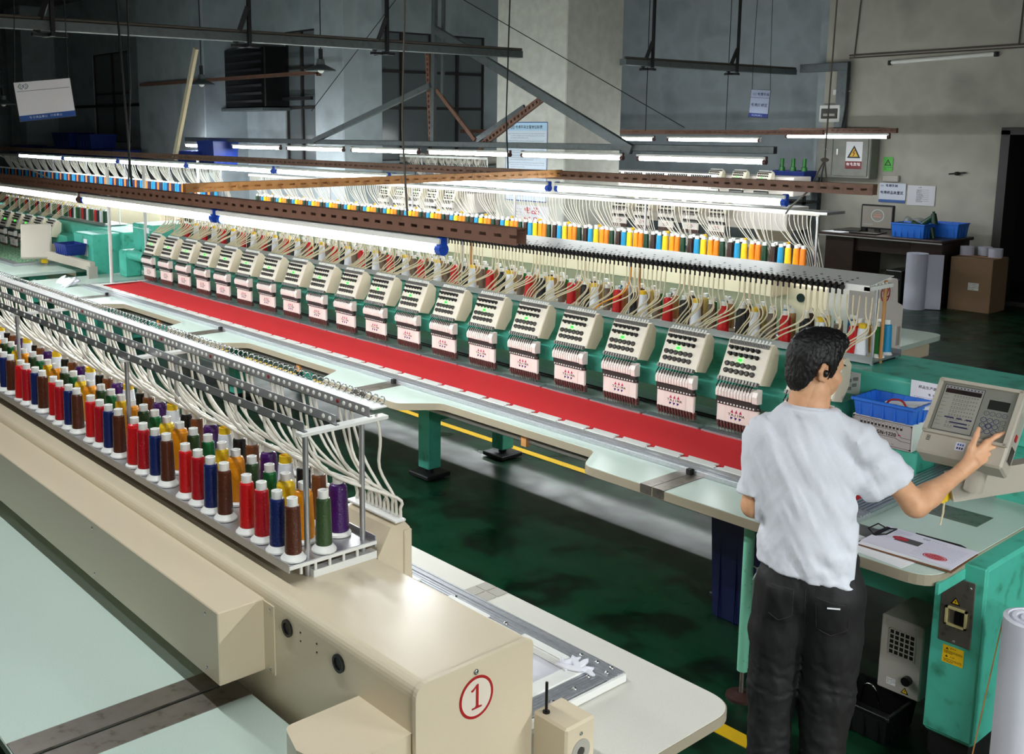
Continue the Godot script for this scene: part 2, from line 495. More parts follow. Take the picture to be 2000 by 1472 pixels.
func window(called: String, along_x: bool, at: float, u0: float, u1: float, y0: float, y1: float, cols: Array, rows: Array, label: String) -> void:
	var o := Node3D.new()
	o.name = called
	add_child(o)
	o.set_meta("kind", "structure"); o.set_meta("label", label)
	o.position = Vector3((u0 + u1) / 2 if along_x else at, y0, at if along_x else (u0 + u1) / 2)
	var w := 0.05
	var us := [u0] + cols + [u1]
	var ys := [y0] + rows + [y1]
	var put := func(nm: String, a0: float, a1: float, b0: float, b1: float, d0: float, d1: float, m: Material):
		var b := MB.new()
		if along_x: b.bb(a0, a1, b0, b1, at + d0, at + d1)
		else: b.bb(at + d0, at + d1, b0, b1, a0, a1)
		obj(nm, b, m, o, -o.position)
	for k in us.size():
		put.call("window_bar", us[k] - w / 2, us[k] + w / 2, y0, y1, -0.12, -0.03, M["window_frame"])
	for k in ys.size():
		put.call("window_bar", u0, u1, ys[k] - w / 2, ys[k] + w / 2, -0.11, -0.04, M["window_frame"])
	for i in us.size() - 1:
		for k in ys.size() - 1:
			put.call("pane", us[i] + w / 2, us[i + 1] - w / 2, ys[k] + w / 2, ys[k + 1] - w / 2, -0.085, -0.075, M["pane"])

func build_room() -> void:
	var b := MB.new()
	b.bb(-32, 6, -0.2, 0, -19, 7)
	struct("floor", b, M["floor"], "dark green painted factory floor with scuffs and worn patches")
	b = MB.new(); b.bb(-32, 6, 5.6, 5.8, -19, 7)
	struct("ceiling", b, M["ceiling"], "grey concrete ceiling above the sewing hall")
	wall("wall_left", true, -10.3, 0.3, -31.5, -14.5, [[-25.5, -23.4, 2.15, 4.25], [-19.45, -18.85, 2.0, 4.1], [-16.6, -14.95, 1.9, 4.2]], M["cool_wall"], "grey plaster wall with tall dark windows behind the crates")
	wall("wall_back", false, -15.2, 0.3, -17.5, -10.3, [[-13.95, -11.3, 1.9, 4.2]], M["cool_wall"], "blue grey plaster wall behind the rearmost machines")
	wall("wall_right", true, -15.9, 0.35, -9.2, 5.5, [[-6.3, -5.0, 0.0, 2.4]], M["warm_wall"], "stained off white wall with the electric cabinet and the dark doorway")
	wall("wall_recess", false, -9.2, 0.3, -17.5, -16.2, [], M["cool_wall"], "side wall of the far recess")
	wall("wall_far", true, -17.2, 0.3, -15.2, -9.2, [], M["cool_wall"], "end wall of the far recess")
	wall("wall_end", false, -31.2, 0.3, -10.6, 6.5, [], M["cool_wall"], "end wall of the hall behind the left machines")
	wall("wall_near", true, 6.5, 0.3, -31.5, 5.5, [], M["warm_wall"], "plaster wall on the near side of the hall")
	wall("wall_side", false, 5.5, 0.3, -16.2, 6.5, [], M["warm_wall"], "plaster wall at the right end of the hall")
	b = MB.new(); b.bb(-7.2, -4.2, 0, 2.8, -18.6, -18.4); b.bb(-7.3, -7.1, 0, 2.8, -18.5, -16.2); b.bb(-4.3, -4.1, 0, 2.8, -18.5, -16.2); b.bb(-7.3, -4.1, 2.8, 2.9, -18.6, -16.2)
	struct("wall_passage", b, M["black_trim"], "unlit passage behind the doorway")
	window("window_1", true, -10.3, -25.5, -23.4, 2.15, 4.25, [-24.4], [3.3], "tall dark window in the far left wall")
	window("window_2", true, -10.3, -19.45, -18.85, 2.0, 4.1, [-19.3], [2.85, 3.5], "narrow dark window beside the tall column")
	window("window_3", true, -10.3, -16.6, -14.95, 1.9, 4.2, [-16.1, -15.55], [2.85, 3.55], "dark framed window beside the shuttered opening")
	window("window_4", false, -15.2, -13.95, -11.3, 1.9, 4.2, [-13.28, -12.62, -11.94], [2.85, 3.5], "wide gridded window behind the overhead truss")
	# door frame of the dark doorway
	b = MB.new()
	b.bb(-6.4, -6.28, 0, 2.46, -16.3, -15.82); b.bb(-5.02, -4.9, 0, 2.46, -16.3, -15.82); b.bb(-6.4, -4.9, 2.4, 2.5, -16.3, -15.82); b.bb(-6.3, -5.0, 0, 0.06, -16.3, -15.7)
	struct("door_1", b, M["window_frame"], "dark frame of the open doorway")
	# columns
	b = MB.new(); b.cbox(Vector3(-11.01, 2.8, -11.6), Vector3(1.42, 5.6, 1.2), 0.015)
	struct("wall_column", b, M["column"], "wide white square column carrying the notice board")
	b = MB.new(); b.cbox(Vector3(-14.6, 2.8, -10.3), Vector3(0.84, 5.6, 0.8), 0.015)
	struct("wall_column_001", b, M["cool_wall"], "grey corner column between the windows")
	b = MB.new(); b.cbox(Vector3(-19.45, 2.8, -9.9), Vector3(2.9, 5.6, 1.0), 0.02)
	b.prism(PackedVector2Array([Vector2(-21.0, 5.6), Vector2(-20.9, 4.05), Vector2(-22.6, 5.6)]), -10.3, -9.6)
	struct("wall_column_002", b, M["cool_wall"], "broad grey column with a haunch at the top behind the blue crates")
	b = MB.new(); b.cbox(Vector3(-28.6, 2.8, -9.9), Vector3(1.2, 5.6, 0.9), 0.02)
	struct("wall_column_003", b, M["cool_wall"], "grey column at the far left")
	# pipe rail on the left wall, painted floor lines
	b = MB.new(); b.bb(-30, -15.6, 2.98, 3.04, -10.25, -10.2)
	struct("trim_1", b, M["black_steel"], "dark horizontal rail on the left wall")
	b = MB.new()
	b.bb(-12, -1.0, 0, 0.003, -3.56, -3.48)
	struct("trim_2", b, M["yellow_line"], "yellow aisle line painted on the green floor")
	b = MB.new(); b.bb(-12, -1.0, 0, 0.003, -5.61, -5.54)
	struct("trim_3", b, M["yellow_line"], "yellow line under the red cloth machine")
# ---------------------------------------------------------------- lamps on their beams
func slotted_beam(x0: float, x1: float, h: float, d: float, pitch: float) -> MB:
	# C channel: slotted web towards +z, slotted flange on top, lip below
	var b := MB.new()
	var t := 0.004
	var n := int((x1 - x0) / pitch)
	for f in 2:
		var q := func(u0: float, u1: float, w0: float, w1: float):
			if f == 0: b.bb(u0, u1, w0 * h, w1 * h, d / 2 - t, d / 2)
			else: b.bb(u0, u1, h - t, h, -d / 2 + w0 * (d - t), -d / 2 + w1 * (d - t))
		q.call(x0, x1, 0.0, 0.4); q.call(x0, x1, 0.6, 1.0)
		for k in n + 1:
			var a := x0 + k * pitch
			q.call(a, minf(a + pitch * 0.52, x1), 0.4, 0.6)
	b.bb(x0, x1, 0, h, -d / 2, -d / 2 + t)
	return b
func tube_lamp(at: Vector3, l: float, label: String, group: String, clip: Material, power := 1.0) -> void:
	var o := thing("tube_lamp", label, "lamp", at, 0.0, group)
	var b := MB.new()
	b.cbox(Vector3(0, 0.036, 0), Vector3(l, 0.026, 0.06), 0.004)
	obj("batten", b, M["white_plastic"], o)
	b = MB.new(); b.cyl(Vector3(-l / 2 + 0.03, 0, 0), Vector3(l / 2 - 0.03, 0, 0), 0.022, 14)
	obj("tube", b, M["tube_glow_%d" % roundi(power * 100)], o)
	for s in [-1, 1]:
		b = MB.new()
		b.cyl(Vector3(s * (l / 2 - 0.035), 0, 0), Vector3(s * (l / 2), 0, 0), 0.027, 12)
		b.cbox(Vector3(s * (l / 2 - 0.012), 0.03, 0), Vector3(0.03, 0.05, 0.04), 0.005)
		obj("end_cap", b, clip, o)
	if power > 0.0:
		var a := AreaLight3D.new()
		a.name = "lamp_light"
		a.area_size = Vector2(l - 0.1, 0.03)
		a.light_energy = TUBE_LIGHT * power * l / 2.2
		a.light_color = LIGHT_COLOR
		a.shadow_enabled = true
		a.area_range = 40.0
		a.position = Vector3(0, -0.026, 0)
		a.rotation.x = -PI / 2
		o.add_child(a)
func build_lights() -> void:
	var beam := func(x0: float, x1: float, y: float, z: float, m: Material, label: String, slots := true):
		var b := slotted_beam(x0, x1, 0.066, 0.055, 0.088) if slots else MB.new()
		if not slots:
			b.bb(x0, x1, 0, 0.07, -0.03, -0.026); b.bb(x0, x1, 0.066, 0.07, -0.03, 0.03); b.bb(x0, x1, 0, 0.004, -0.03, 0.03); b.bb(x0, x1, 0, 0.07, 0.026, 0.03)
		tag(obj("lamp_beam", b, m, null, Vector3(0, y, z)), label, "beam")
	beam.call(-14.5, -2.887, 2.0475, -2.85, M["brown_steel"], "brown slotted steel beam above the aisle of the red cloth machine")
	beam.call(-21.5, -3.16, 2.096, -6.1, M["brown_steel"], "brown slotted steel beam above the rack with blue and yellow cones")
	beam.call(-18.0, -5.68, 2.25, -9.0, M["galvanized"], "grey galvanized beam under the diagonal struts", false)
	beam.call(-14.8, -7.5, 2.40, -13.0, M["brown_steel"], "brown slotted beam in front of the blue grey wall")
	beam.call(-6.0, -1.2, 3.46, -1.1, M["brown_steel"], "brown slotted beam on the near side of the cream machine")
	beam.call(0.6, 5.1, 2.68, -0.5, M["brown_steel"], "brown slotted beam over the aisle end beside the cream machine")
	beam.call(0.6, 5.1, 2.68, -3.4, M["brown_steel"], "brown slotted beam over the aisle end beside the teal machine")
	beam.call(-8.9, -7.1, 2.425, -14.2, M["brown_steel"], "short brown slotted beam near the end of the right wall")
	# cross beam between the first two
	var cb := slotted_beam(2.85, 6.1, 0.055, 0.04, 0.085)
	tag(obj("cross_beam", cb, M["tan_steel"], null, Vector3(-5.75, 2.115, 0), Basis(Vector3.UP, PI / 2)), "tan slotted cross beam joining two brown lamp beams", "beam")
	for k in 5:
		tube_lamp(Vector3(-4.335 - k * 2.02, 1.988, -2.85), 1.965, "%s tube lamp from the free end of the beam over the red cloth" % ORD[k], "tubes over the red cloth aisle", M["clip_blue"] if k != 2 else M["clip_clear"], 0.6)
	for k in 7:
		tube_lamp(Vector3(-4.77 - k * 2.12, 2.02, -6.1), 2.05, "%s tube lamp from the roped end of the second brown beam" % ORD[k], "tubes over the second beam", M["clip_blue"], 0.5)
	for k in 7:
		tube_lamp(Vector3(-6.56 - k * 1.78, 2.17, -9.0), 1.58, "%s tube lamp from the free end of the galvanized beam" % ORD[k], "tubes under the galvanized beam", M["clip_clear"], 0.75)
	for k in 3:
		tube_lamp(Vector3(-9.25 - k * 1.85, 2.32, -13.0), 1.6, "%s tube lamp from the right wall before the blue grey wall" % ORD[k], "tubes before the far wall", M["clip_clear"], 0.6)
	tube_lamp(Vector3(-8.0, 2.37, -14.2), 1.6, "glowing tube lamp near the end of the right wall", "", M["clip_clear"], 0.25)
	for k in 2:
		tube_lamp(Vector3(-2.4 - k * 2.2, 3.4, -1.1), 2.1, "tube lamp high above the back of the cream machine", "tubes on the near side", M["clip_blue"], 0.4)
		tube_lamp(Vector3(1.75 + k * 2.2, 2.62, -0.5), 2.1, "tube lamp above the aisle end beside the cream machine", "tubes at the aisle end", M["clip_blue"], 1.7)
		tube_lamp(Vector3(1.75 + k * 2.2, 2.62, -3.4), 2.1, "tube lamp above the aisle end beside the teal machine", "tubes at the teal aisle end", M["clip_blue"], 1.7)

# ---------------------------------------------------------------- thread cones
var cone_proto := {}
var cone_meshes := {}
func cone_mat(key: String, col: Color) -> void:
	var m := mat("thread_" + key, col, 0.27)
	m.rim_enabled = true; m.rim = 0.3
	m.normal_enabled = true
	m.normal_texture = M["thread_normal"]
	m.normal_scale = 0.6
	m.uv1_triplanar = true; m.uv1_scale = Vector3.ONE * 14
const THREADS := {"red": Color(0.78, 0.05, 0.08), "crimson": Color(0.68, 0.03, 0.1), "navy": Color(0.04, 0.12, 0.36), "brown": Color(0.3, 0.13, 0.06), "green": Color(0.05, 0.42, 0.22), "yellow": Color(0.93, 0.78, 0.12),
	"gold": Color(0.93, 0.58, 0.06), "olive": Color(0.2, 0.3, 0.16), "white": Color(0.92, 0.93, 0.96), "black": Color(0.06, 0.06, 0.08), "copper": Color(0.45, 0.25, 0.12), "purple": Color(0.25, 0.06, 0.36),
	"tan": Color(0.66, 0.5, 0.32), "cream": Color(0.9, 0.78, 0.45), "leaf": Color(0.1, 0.45, 0.14), "cyan": Color(0.1, 0.55, 0.75), "mottled": Color(0.42, 0.36, 0.3), "pine": Color(0.06, 0.22, 0.14), "dark brown": Color(0.2, 0.12, 0.1), "orange": Color(0.9, 0.5, 0.12)}
# shape: 0 slim cone, 1 fat cone, 2 white cone with yellow cap and foot
func cone_shapes(shape: int) -> Array:
	if cone_meshes.has(shape): return cone_meshes[shape]
	var foot := MB.new()
	var body := MB.new()
	var cap := MB.new()
	if shape == 0:
		foot.lathe([Vector2(0.0, 0.001), Vector2(0.038, 0.001), Vector2(0.038, 0.006), Vector2(0.026, 0.02), Vector2(0.02, 0.022)], 18)
		body.lathe([Vector2(0.024, 0.018), Vector2(0.0255, 0.024), Vector2(0.0225, 0.158), Vector2(0.02, 0.163), Vector2(0.015, 0.164)], 18)
		cap.lathe([Vector2(0.016, 0.16), Vector2(0.0165, 0.187), Vector2(0.014, 0.188), Vector2(0.0125, 0.178), Vector2(0.0, 0.176)], 16)
	elif shape == 1:
		foot.lathe([Vector2(0.0, 0.001), Vector2(0.04, 0.001), Vector2(0.04, 0.008), Vector2(0.03, 0.016)], 18)
		body.lathe([Vector2(0.032, 0.014), Vector2(0.034, 0.02), Vector2(0.0285, 0.15), Vector2(0.024, 0.161), Vector2(0.015, 0.166)], 18)
		cap.lathe([Vector2(0.016, 0.16), Vector2(0.0165, 0.187), Vector2(0.014, 0.188), Vector2(0.0125, 0.178), Vector2(0.0, 0.176)], 16)
	else:
		foot.lathe([Vector2(0.0, 0.001), Vector2(0.042, 0.001), Vector2(0.042, 0.007), Vector2(0.034, 0.018)], 18)
		body.lathe([Vector2(0.034, 0.016), Vector2(0.035, 0.02), Vector2(0.023, 0.158), Vector2(0.02, 0.16)], 18)
		cap.lathe([Vector2(0.0215, 0.156), Vector2(0.0205, 0.182), Vector2(0.017, 0.183), Vector2(0.015, 0.172), Vector2(0.0, 0.17)], 16)
	cone_meshes[shape] = [foot.mesh(), body.mesh(), cap.mesh(), foot, body, cap]
	return cone_meshes[shape]
const ORD := ["first", "second", "third", "fourth", "fifth", "sixth", "seventh", "eighth", "ninth", "tenth", "eleventh", "twelfth", "thirteenth", "fourteenth", "fifteenth", "sixteenth", "seventeenth", "eighteenth", "nineteenth", "twentieth", "twenty-first", "twenty-second", "twenty-third", "twenty-fourth"]
var cone_count := {}
# cones of one colour are counted along the tray from a named end
func thread_cone(color: String, shape: int, at: Vector3, where: String, end: String, group: String, turn := 0.0) -> void:
	var key := "%s_%d_%s" % [color, shape, where]
	var o: Node3D
	cone_count[color + where] = cone_count.get(color + where, -1) + 1
	var cap := "yellow-capped" if shape == 2 else "white-capped"
	var label := "%s %s thread cone %s, %s %s from %s" % [cap, color, where, ORD[cone_count[color + where]], color, end]
	if cone_proto.has(key):
		o = cone_proto[key].duplicate()
		o.name = numbered("thread_cone")
		add_child(o)
		o.position = at; o.rotation.y = turn
		o.set_meta("label", label)
		return
	o = thing("thread_cone", label, "thread cone", at, turn, group)
	var s := cone_shapes(shape)
	obj("foot", s[0], M["yellow"] if shape == 2 and where.contains("red cloth") else M["white_plastic"], o)
	obj("thread", s[1], M["thread_" + color], o)
	obj("cap", s[2], M["yellow"] if shape == 2 else M["white_plastic"], o)
	cone_proto[key] = o
func add_plain_cone(b: MB, color: String, shape: int, at: Vector3) -> void:
	for w in [[Color(0.8, 0.8, 0.78), [Vector2(0.036, 0), Vector2(0.025, 0.018)]], [Color(THREADS[color]).srgb_to_linear(), [Vector2(0.028, 0.016), Vector2(0.024, 0.158), Vector2(0.016, 0.163)]], [Color(0.85, 0.85, 0.82) if shape != 2 else Color(0.8, 0.55, 0.02), [Vector2(0.016, 0.16), Vector2(0.016, 0.187), Vector2(0.0, 0.187)]]]:
		b.col = w[0]
		b.lathe(w[1], 8, at)
	b.col = Color.WHITE

# ---------------------------------------------------------------- the cream machine in front
func build_near_machine() -> void:
	var nf := FastNoiseLite.new()
	nf.seed = 4; nf.frequency = 0.06
	var ni := nf.get_seamless_image(128, 128)
	ni.bump_map_to_normal_map(3.0)
	ni.generate_mipmaps()
	M["thread_normal"] = ImageTexture.create_from_image(ni)
	for k in THREADS: cone_mat(k, THREADS[k])
	var X0 := -8.2
	var o := thing("embroidery_machine", "cream embroidery machine numbered 1 with the thread rack on its back", "machine", Vector3(-4.5, 0, -1.6))
	var P := -o.position
	var xrun := Transform3D(Basis(Vector3(0, 0, 1), Vector3(0, 1, 0), Vector3(-1, 0, 0)), Vector3.ZERO)   # profile (z, y) run along -x: local x -> z, local z -> -x
	var b := MB.new()
	b.prism(rounded([Vector3(-1.80, 0.72, 0), Vector3(-1.42, 0.72, 0), Vector3(-1.42, 1.2, 0.035), Vector3(-1.80, 1.2, 0.012)]), 1.775, -X0, xrun)
	obj("beam", b, M["cream"], o, P)
	b = MB.new()
	b.prism(rounded([Vector3(-1.805, 0.55, 0), Vector3(-1.415, 0.55, 0), Vector3(-1.415, 1.205, 0.04), Vector3(-1.805, 1.205, 0.025)]), 1.762, 1.775, xrun)
	obj("end_plate", b, M["cream"], o, P)
	b = MB.new(); b.ball(Vector3(-1.76, 1.178, -1.605), Vector3(0.004, 0.008, 0.008), 10, 6)
	obj("screw", b, M["chrome"], o, P)
	# number roundel
	var face := Basis(Vector3(0, 0, -1), Vector3(0, 1, 0), Vector3(1, 0, 0))
	var rd := part("number_roundel", o, P + Vector3(-1.7615, 1.11, -1.607), face)
	b = MB.new(); b.lathe([Vector2(0.051, 0), Vector2(0.051, 0.0008), Vector2(0, 0.0008)], 36, Vector3.ZERO, Basis(Vector3.RIGHT, PI / 2))
	obj("disc", b, mat("sticker", Color(0.9, 0.85, 0.78), 0.4), rd)
	b = MB.new(); b.ring(0.049, 0.056, 0.0014, 40)
	obj("ring", b, M["red_print"], rd)
	text3(rd, "numeral", "1", 0.088, M["red_print"], Vector3(0, 0, 0.0012), Basis(), true)
	# long cover on the back
	b = MB.new(); b.cbox(Vector3((X0 - 2.46) / 2, 1.06, -1.346), Vector3(-2.46 - X0, 0.22, 0.152), 0.003)
	b.bb(-2.462, -2.405, 0.955, 1.165, -1.422, -1.416)
	obj("rear_cover", b, M["cream"], o, P)
	var scr := MB.new(); scr.ball(Vector3.ZERO, Vector3(0.006, 0.006, 0.003), 8, 4)
	var sm := scr.mesh()
	for q in [[-2.53, 1.145, -1.268], [-2.53, 0.98, -1.268], [-3.35, 1.145, -1.268], [-3.35, 0.98, -1.268], [-2.425, 1.15, -1.414], [-2.425, 0.97, -1.414], [-4.4, 1.145, -1.268]]:
		obj("screw", sm, M["chrome"], o, P + Vector3(q[0], q[1], q[2]))
	for gx in [-2.335, -2.085]:
		var gm := part("grommet", o, P + Vector3(gx, 1.128, -1.42))
		b = MB.new(); b.ring(0.017, 0.025, 0.006, 24)
		obj("rim", b, M["black_plastic"], gm)
		b = MB.new(); b.lathe([Vector2(0.018, 0), Vector2(0, 0)], 20, Vector3(0, 0, 0.002), Basis(Vector3.RIGHT, PI / 2))
		obj("hole", b, M["black_trim"], gm)
	var dots := MB.new()
	for q in [[-2.27, 1.14], [-2.27, 1.115], [-2.19, 1.14], [-2.19, 1.115]]:
		dots.lathe([Vector2(0.003, 0), Vector2(0.003, 0.001), Vector2(0, 0.001)], 8, Vector3(q[0], q[1], -1.42), Basis(Vector3.RIGHT, PI / 2))
	obj("rivets", dots, M["dark_metal"], o, P)
	# side box near the end
	b = MB.new()
	b.prism(rounded([Vector3(-2.0, 1.42, 0), Vector3(-1.783, 1.42, 0), Vector3(-1.783, 1.2, 0.0), Vector3(-1.9, 1.17, 0.0), Vector3(-2.0, 1.2, 0.03)]), 0.55, 1.075, Transform3D(Basis(Vector3(1, 0, 0), Vector3(0, 0, -1), Vector3(0, 1, 0)), Vector3.ZERO))
	obj("side_box", b, M["cream"], o, P)
	# control box in front of the end plate
	var cb := part("control_box", o, P + Vector3(-1.7, 0, -1.86))
	b = MB.new(); b.cbox(Vector3(0, 0.78, 0), Vector3(0.12, 0.44, 0.11), 0.006)
	obj("housing", b, M["cream"], cb)
	b = MB.new(); b.cyl(Vector3(-0.03, 1.0, 0.035), Vector3(-0.03, 1.085, 0.035), 0.004, 8); b.cyl(Vector3(-0.03, 1.0, 0.035), Vector3(-0.03, 1.004, 0.035), 0.01, 12)
	obj("rod", b, M["dark_metal"], cb)
	for rr in [[0.03, 0.034, "grey_plastic"], [0.019, 0.03, "grey_plastic"], [0.0, 0.012, "dark_plastic"], [0.014, 0.019, "grey_plastic"]]:
		b = MB.new(); b.ring(rr[0], rr[1], 0.002, 28, Transform3D(face, Vector3(0.06, 0.92, 0)))
		obj("speaker_ring", b, M[rr[2]], cb)
	b = MB.new(); b.cbox(Vector3(0.061, 0.862, 0), Vector3(0.004, 0.016, 0.05), 0.001)
	obj("slot", b, M["dark_plastic"], cb)
	for q in [[0.97, 0.0], [0.882, -0.04], [0.882, 0.04]]:
		obj("screw", sm, M["chrome"], cb, Vector3(0.061, q[0], q[1]), face)
	# rear table in two leaves with joint plates
	for lf in [[X0, -2.625], [-2.555, -1.9]]:
		b = MB.new(); b.cbox(Vector3((lf[0] + lf[1]) / 2, 0.855, -1.07), Vector3(lf[1] - lf[0], 0.03, 0.642), 0.003)
		obj("rear_table_leaf", b, M["laminate"], o, P)
	for jx in [-2.643, -2.537]:
		b = MB.new(); b.bb(jx - 0.045, jx + 0.045, 0.866, 0.8725, -1.391, -0.752)
		obj("joint_plate", b, M["steel_plate"], o, P)
	b = MB.new(); b.bb(-2.62, -2.56, 0.80, 0.83, -1.39, -0.755); b.bb(X0, -1.95, 0.76, 0.835, -1.38, -1.34)
	obj("under_rail", b, M["black_trim"], o, P)
	# front table with rounded corner, edge band, aluminium frame and the white cloth
	var flat := Transform3D(Basis(Vector3(1, 0, 0), Vector3(0, 0, -1), Vector3(0, 1, 0)), Vector3.ZERO)   # polygon (x, -z) lying down
	var outline := rounded([Vector3(X0, 1.80, 0), Vector3(-1.557, 1.80, 0), Vector3(-1.557, 2.432, 0.1), Vector3(X0, 2.432, 0)], 10)
	b = MB.new(); b.prism(outline, 0.842, 0.87, flat)
	obj("front_table", b, M["laminate_warm"], o, P)
	var band := Geometry2D.offset_polygon(outline, 0.004)
	b = MB.new(); b.prism(band[0], 0.838, 0.8675, flat)
	obj("edge_band", b, M["edge_band"], o, P)
	b = MB.new(); b.bb(-2.7, -1.86, 0.871, 0.874, -2.22, -1.81)
	obj("white_cloth", b, M["white_cloth"], o, P)
	var rail := func(a0: float, a1: float, c0: float, c1: float, along_x: bool):
		# ribbed extrusion: base plus proud ribs
		var r := MB.new()
		if along_x: r.bb(a0, a1, 0.872, 0.896, c0, c1)
		else: r.bb(c0, c1, 0.872, 0.896, a0, a1)
		for k in 6:
			var u := lerpf(c0, c1, (k + 0.15) / 6.0)
			var w := lerpf(c0, c1, (k + 0.75) / 6.0)
			if along_x: r.bb(a0, a1, 0.896, 0.8985 + (0.003 if k == 2 else 0.0), u, w)
			else: r.bb(u, w, 0.896, 0.8985, a0, a1)
		return r
	obj("frame_rail", rail.call(X0, -1.852, -2.29, -2.212, true), M["aluminium"], o, P)
	obj("frame_rail", rail.call(-2.212, -1.81, -1.925, -1.858, false), M["aluminium"], o, P)
	b = MB.new(); b.cbox(Vector3(-1.9535, 0.888, -2.01), Vector3(0.055, 0.028, 0.39), 0.003); b.cbox(Vector3(-1.848, 0.884, -2.05), Vector3(0.012, 0.024, 0.47), 0.002)
	obj("clamp_strip", b, M["white_plastic"], o, P)
	b = MB.new(); b.cbox(Vector3((X0 - 1.99) / 2, 0.888, -2.197), Vector3(-1.99 - X0, 0.026, 0.026), 0.003)
	obj("clamp_strip", b, M["white_plastic"], o, P)
	for k in 6:
		b = MB.new(); b.cbox(Vector3(-2.1 - k * 0.36, 0.905, -2.2), Vector3(0.2, 0.008, 0.03), 0.003)
		obj("clamp_clip", b, M["white_plastic"], o, P)
	for q in [[-2.0, -2.26], [-1.94, -2.265], [-1.89, -2.272], [-1.88, -2.24], [-2.02, -2.2], [-1.9, -2.18], [-1.88, -2.1], [-1.87, -2.0], [-2.3, -2.225], [-2.55, -2.225], [-2.8, -2.225]]:
		obj("bolt", sm, M["chrome"], o, P + Vector3(q[0], 0.9, q[1]), Basis(Vector3.RIGHT, PI / 2).scaled(Vector3(1.3, 2.0, 1.3)))
	# crumpled cloth corner
	b = MB.new()
	var cr := RandomNumberGenerator.new(); cr.seed = 5
	for k in 9:
		b.ball(Vector3(-1.965 + cr.randf_range(-0.05, 0.04), 0.9 + cr.randf() * 0.012, -2.185 + cr.randf_range(-0.025, 0.02)), Vector3(0.03 + cr.randf() * 0.02, 0.008, 0.012), 7, 5, Basis(Vector3.UP, cr.randf() * 3.0))
	obj("cloth_corner", b, M["white_cloth"], o, P)
	for q in [[-2.59, -2.405], [-2.53, -2.405], [-2.59, -2.35], [-2.53, -2.35]]:
		b = MB.new(); b.bb(q[0] - 0.027, q[0] + 0.027, 0.868, 0.8725, q[1] - 0.025, q[1] + 0.025)
		obj("hinge_plate", b, M["grey_plastic"], o, P)
	b = MB.new(); b.cyl(Vector3(-1.75, 0, -2.2), Vector3(-1.75, 0.84, -2.2), 0.024, 12); b.cyl(Vector3(-4.5, 0, -2.2), Vector3(-4.5, 0.84, -2.2), 0.024, 12)
	obj("leg", b, M["cream"], o, P)
	b = MB.new(); b.cbox(Vector3(-1.95, 0.36, -1.6), Vector3(0.3, 0.72, 0.34), 0.01); b.cbox(Vector3(-7.0, 0.36, -1.6), Vector3(0.3, 0.72, 0.34), 0.01)
	obj("stand", b, M["cream"], o, P)
	# tray
	var PIT := 0.413
	var G := 12
	var XE := -2.43
	var XL := XE - PIT * G
	b = MB.new()
	b.bb(XL, XE, 1.252, 1.258, -1.795, -1.487); b.bb(XL, XE, 1.236, 1.262, -1.489, -1.485); b.bb(XL, XE, 1.236, 1.272, -1.797, -1.793)
	obj("cone_tray", b, M["brushed"], o, P)
	b = MB.new(); b.bb(XE, XE + 0.004, 1.246, 1.256, -1.797, -1.486); b.bb(XE - 0.03, XE, 1.198, 1.222, -1.80, -1.57)
	for k in 5: b.cyl(Vector3(XE - 0.006, 1.222, -1.53 - k * 0.05), Vector3(XE - 0.006, 1.252, -1.53 - k * 0.05), 0.005, 8)
	obj("tray_end", b, M["white_plastic"], o, P)
	for k in 6:
		b = MB.new(); b.cbox(Vector3(XE - 0.15 - k * 0.826, 1.226, -1.68), Vector3(0.04, 0.052, 0.2), 0.002)
		obj("tray_bracket", b, M["brushed"], o, P)
	# rack
	for r in [[-1.545, 1.645, 0.028, 0.012], [-1.655, 1.645, 0.03, 0.012], [-1.775, 1.648, 0.032, 0.012]]:
		b = MB.new(); b.bb(XL, XE, r[1], r[1] + r[2], r[0] - 0.002, r[0]); b.bb(XL, XE, r[1], r[1] + 0.002, r[0] - r[3], r[0])
		obj("rack_rail", b, M["brushed"], o, P)
	b = MB.new(); b.bb(XL, XE, 1.668, 1.672, -1.842, -1.79)
	obj("guide_strip", b, M["white_plastic"], o, P)
	for k in 5:
		b = MB.new(); b.cbox(Vector3(XE - 0.012 - k * PIT * 3, 1.638, -1.69), Vector3(0.035, 0.012, 0.31), 0.002)
		obj("rack_crossbar", b, M["white_plastic"], o, P)
	var d1 := MB.new(); var d2 := MB.new(); var rg := MB.new(); var fwd := Basis(Vector3.RIGHT, PI / 2)
	var dr := RandomNumberGenerator.new(); dr.seed = 8
	for k in G:
		for i in 12:
			var x := XE - 0.03 - PIT * k - i * 0.0335
			(d2 if i == 4 else d1).lathe([Vector2(0.007, 0), Vector2(0.0065, 0.002), Vector2(0, 0.003)], 9, Vector3(x, 1.665, -1.775), fwd)
			if i % 3 != 2: d1.lathe([Vector2(0.007, 0), Vector2(0.0065, 0.002), Vector2(0, 0.003)], 9, Vector3(x, 1.661, -1.655), fwd)
			if i % 3 == 1: d1.lathe([Vector2(0.007, 0), Vector2(0.0065, 0.002), Vector2(0, 0.003)], 9, Vector3(x, 1.66, -1.545), fwd)
			if x > -6.8:
				var ring := []
				for j in 9: ring.append(Vector3(x + sin(j * TAU / 8) * 0.002 + j * 0.0012, 1.684 + sin(j * TAU / 8) * 0.012, -1.842 + cos(j * TAU / 8) * 0.011))
				rg.tube(ring, 0.0024, 5)
	obj("felt_dots", d1, M["felt_dot"], o, P).set_meta("kind", "stuff")
	obj("red_dots", d2, M["red_dot"], o, P).set_meta("kind", "stuff")
	obj("thread_rings", rg, M["chrome"], o, P).set_meta("kind", "stuff")
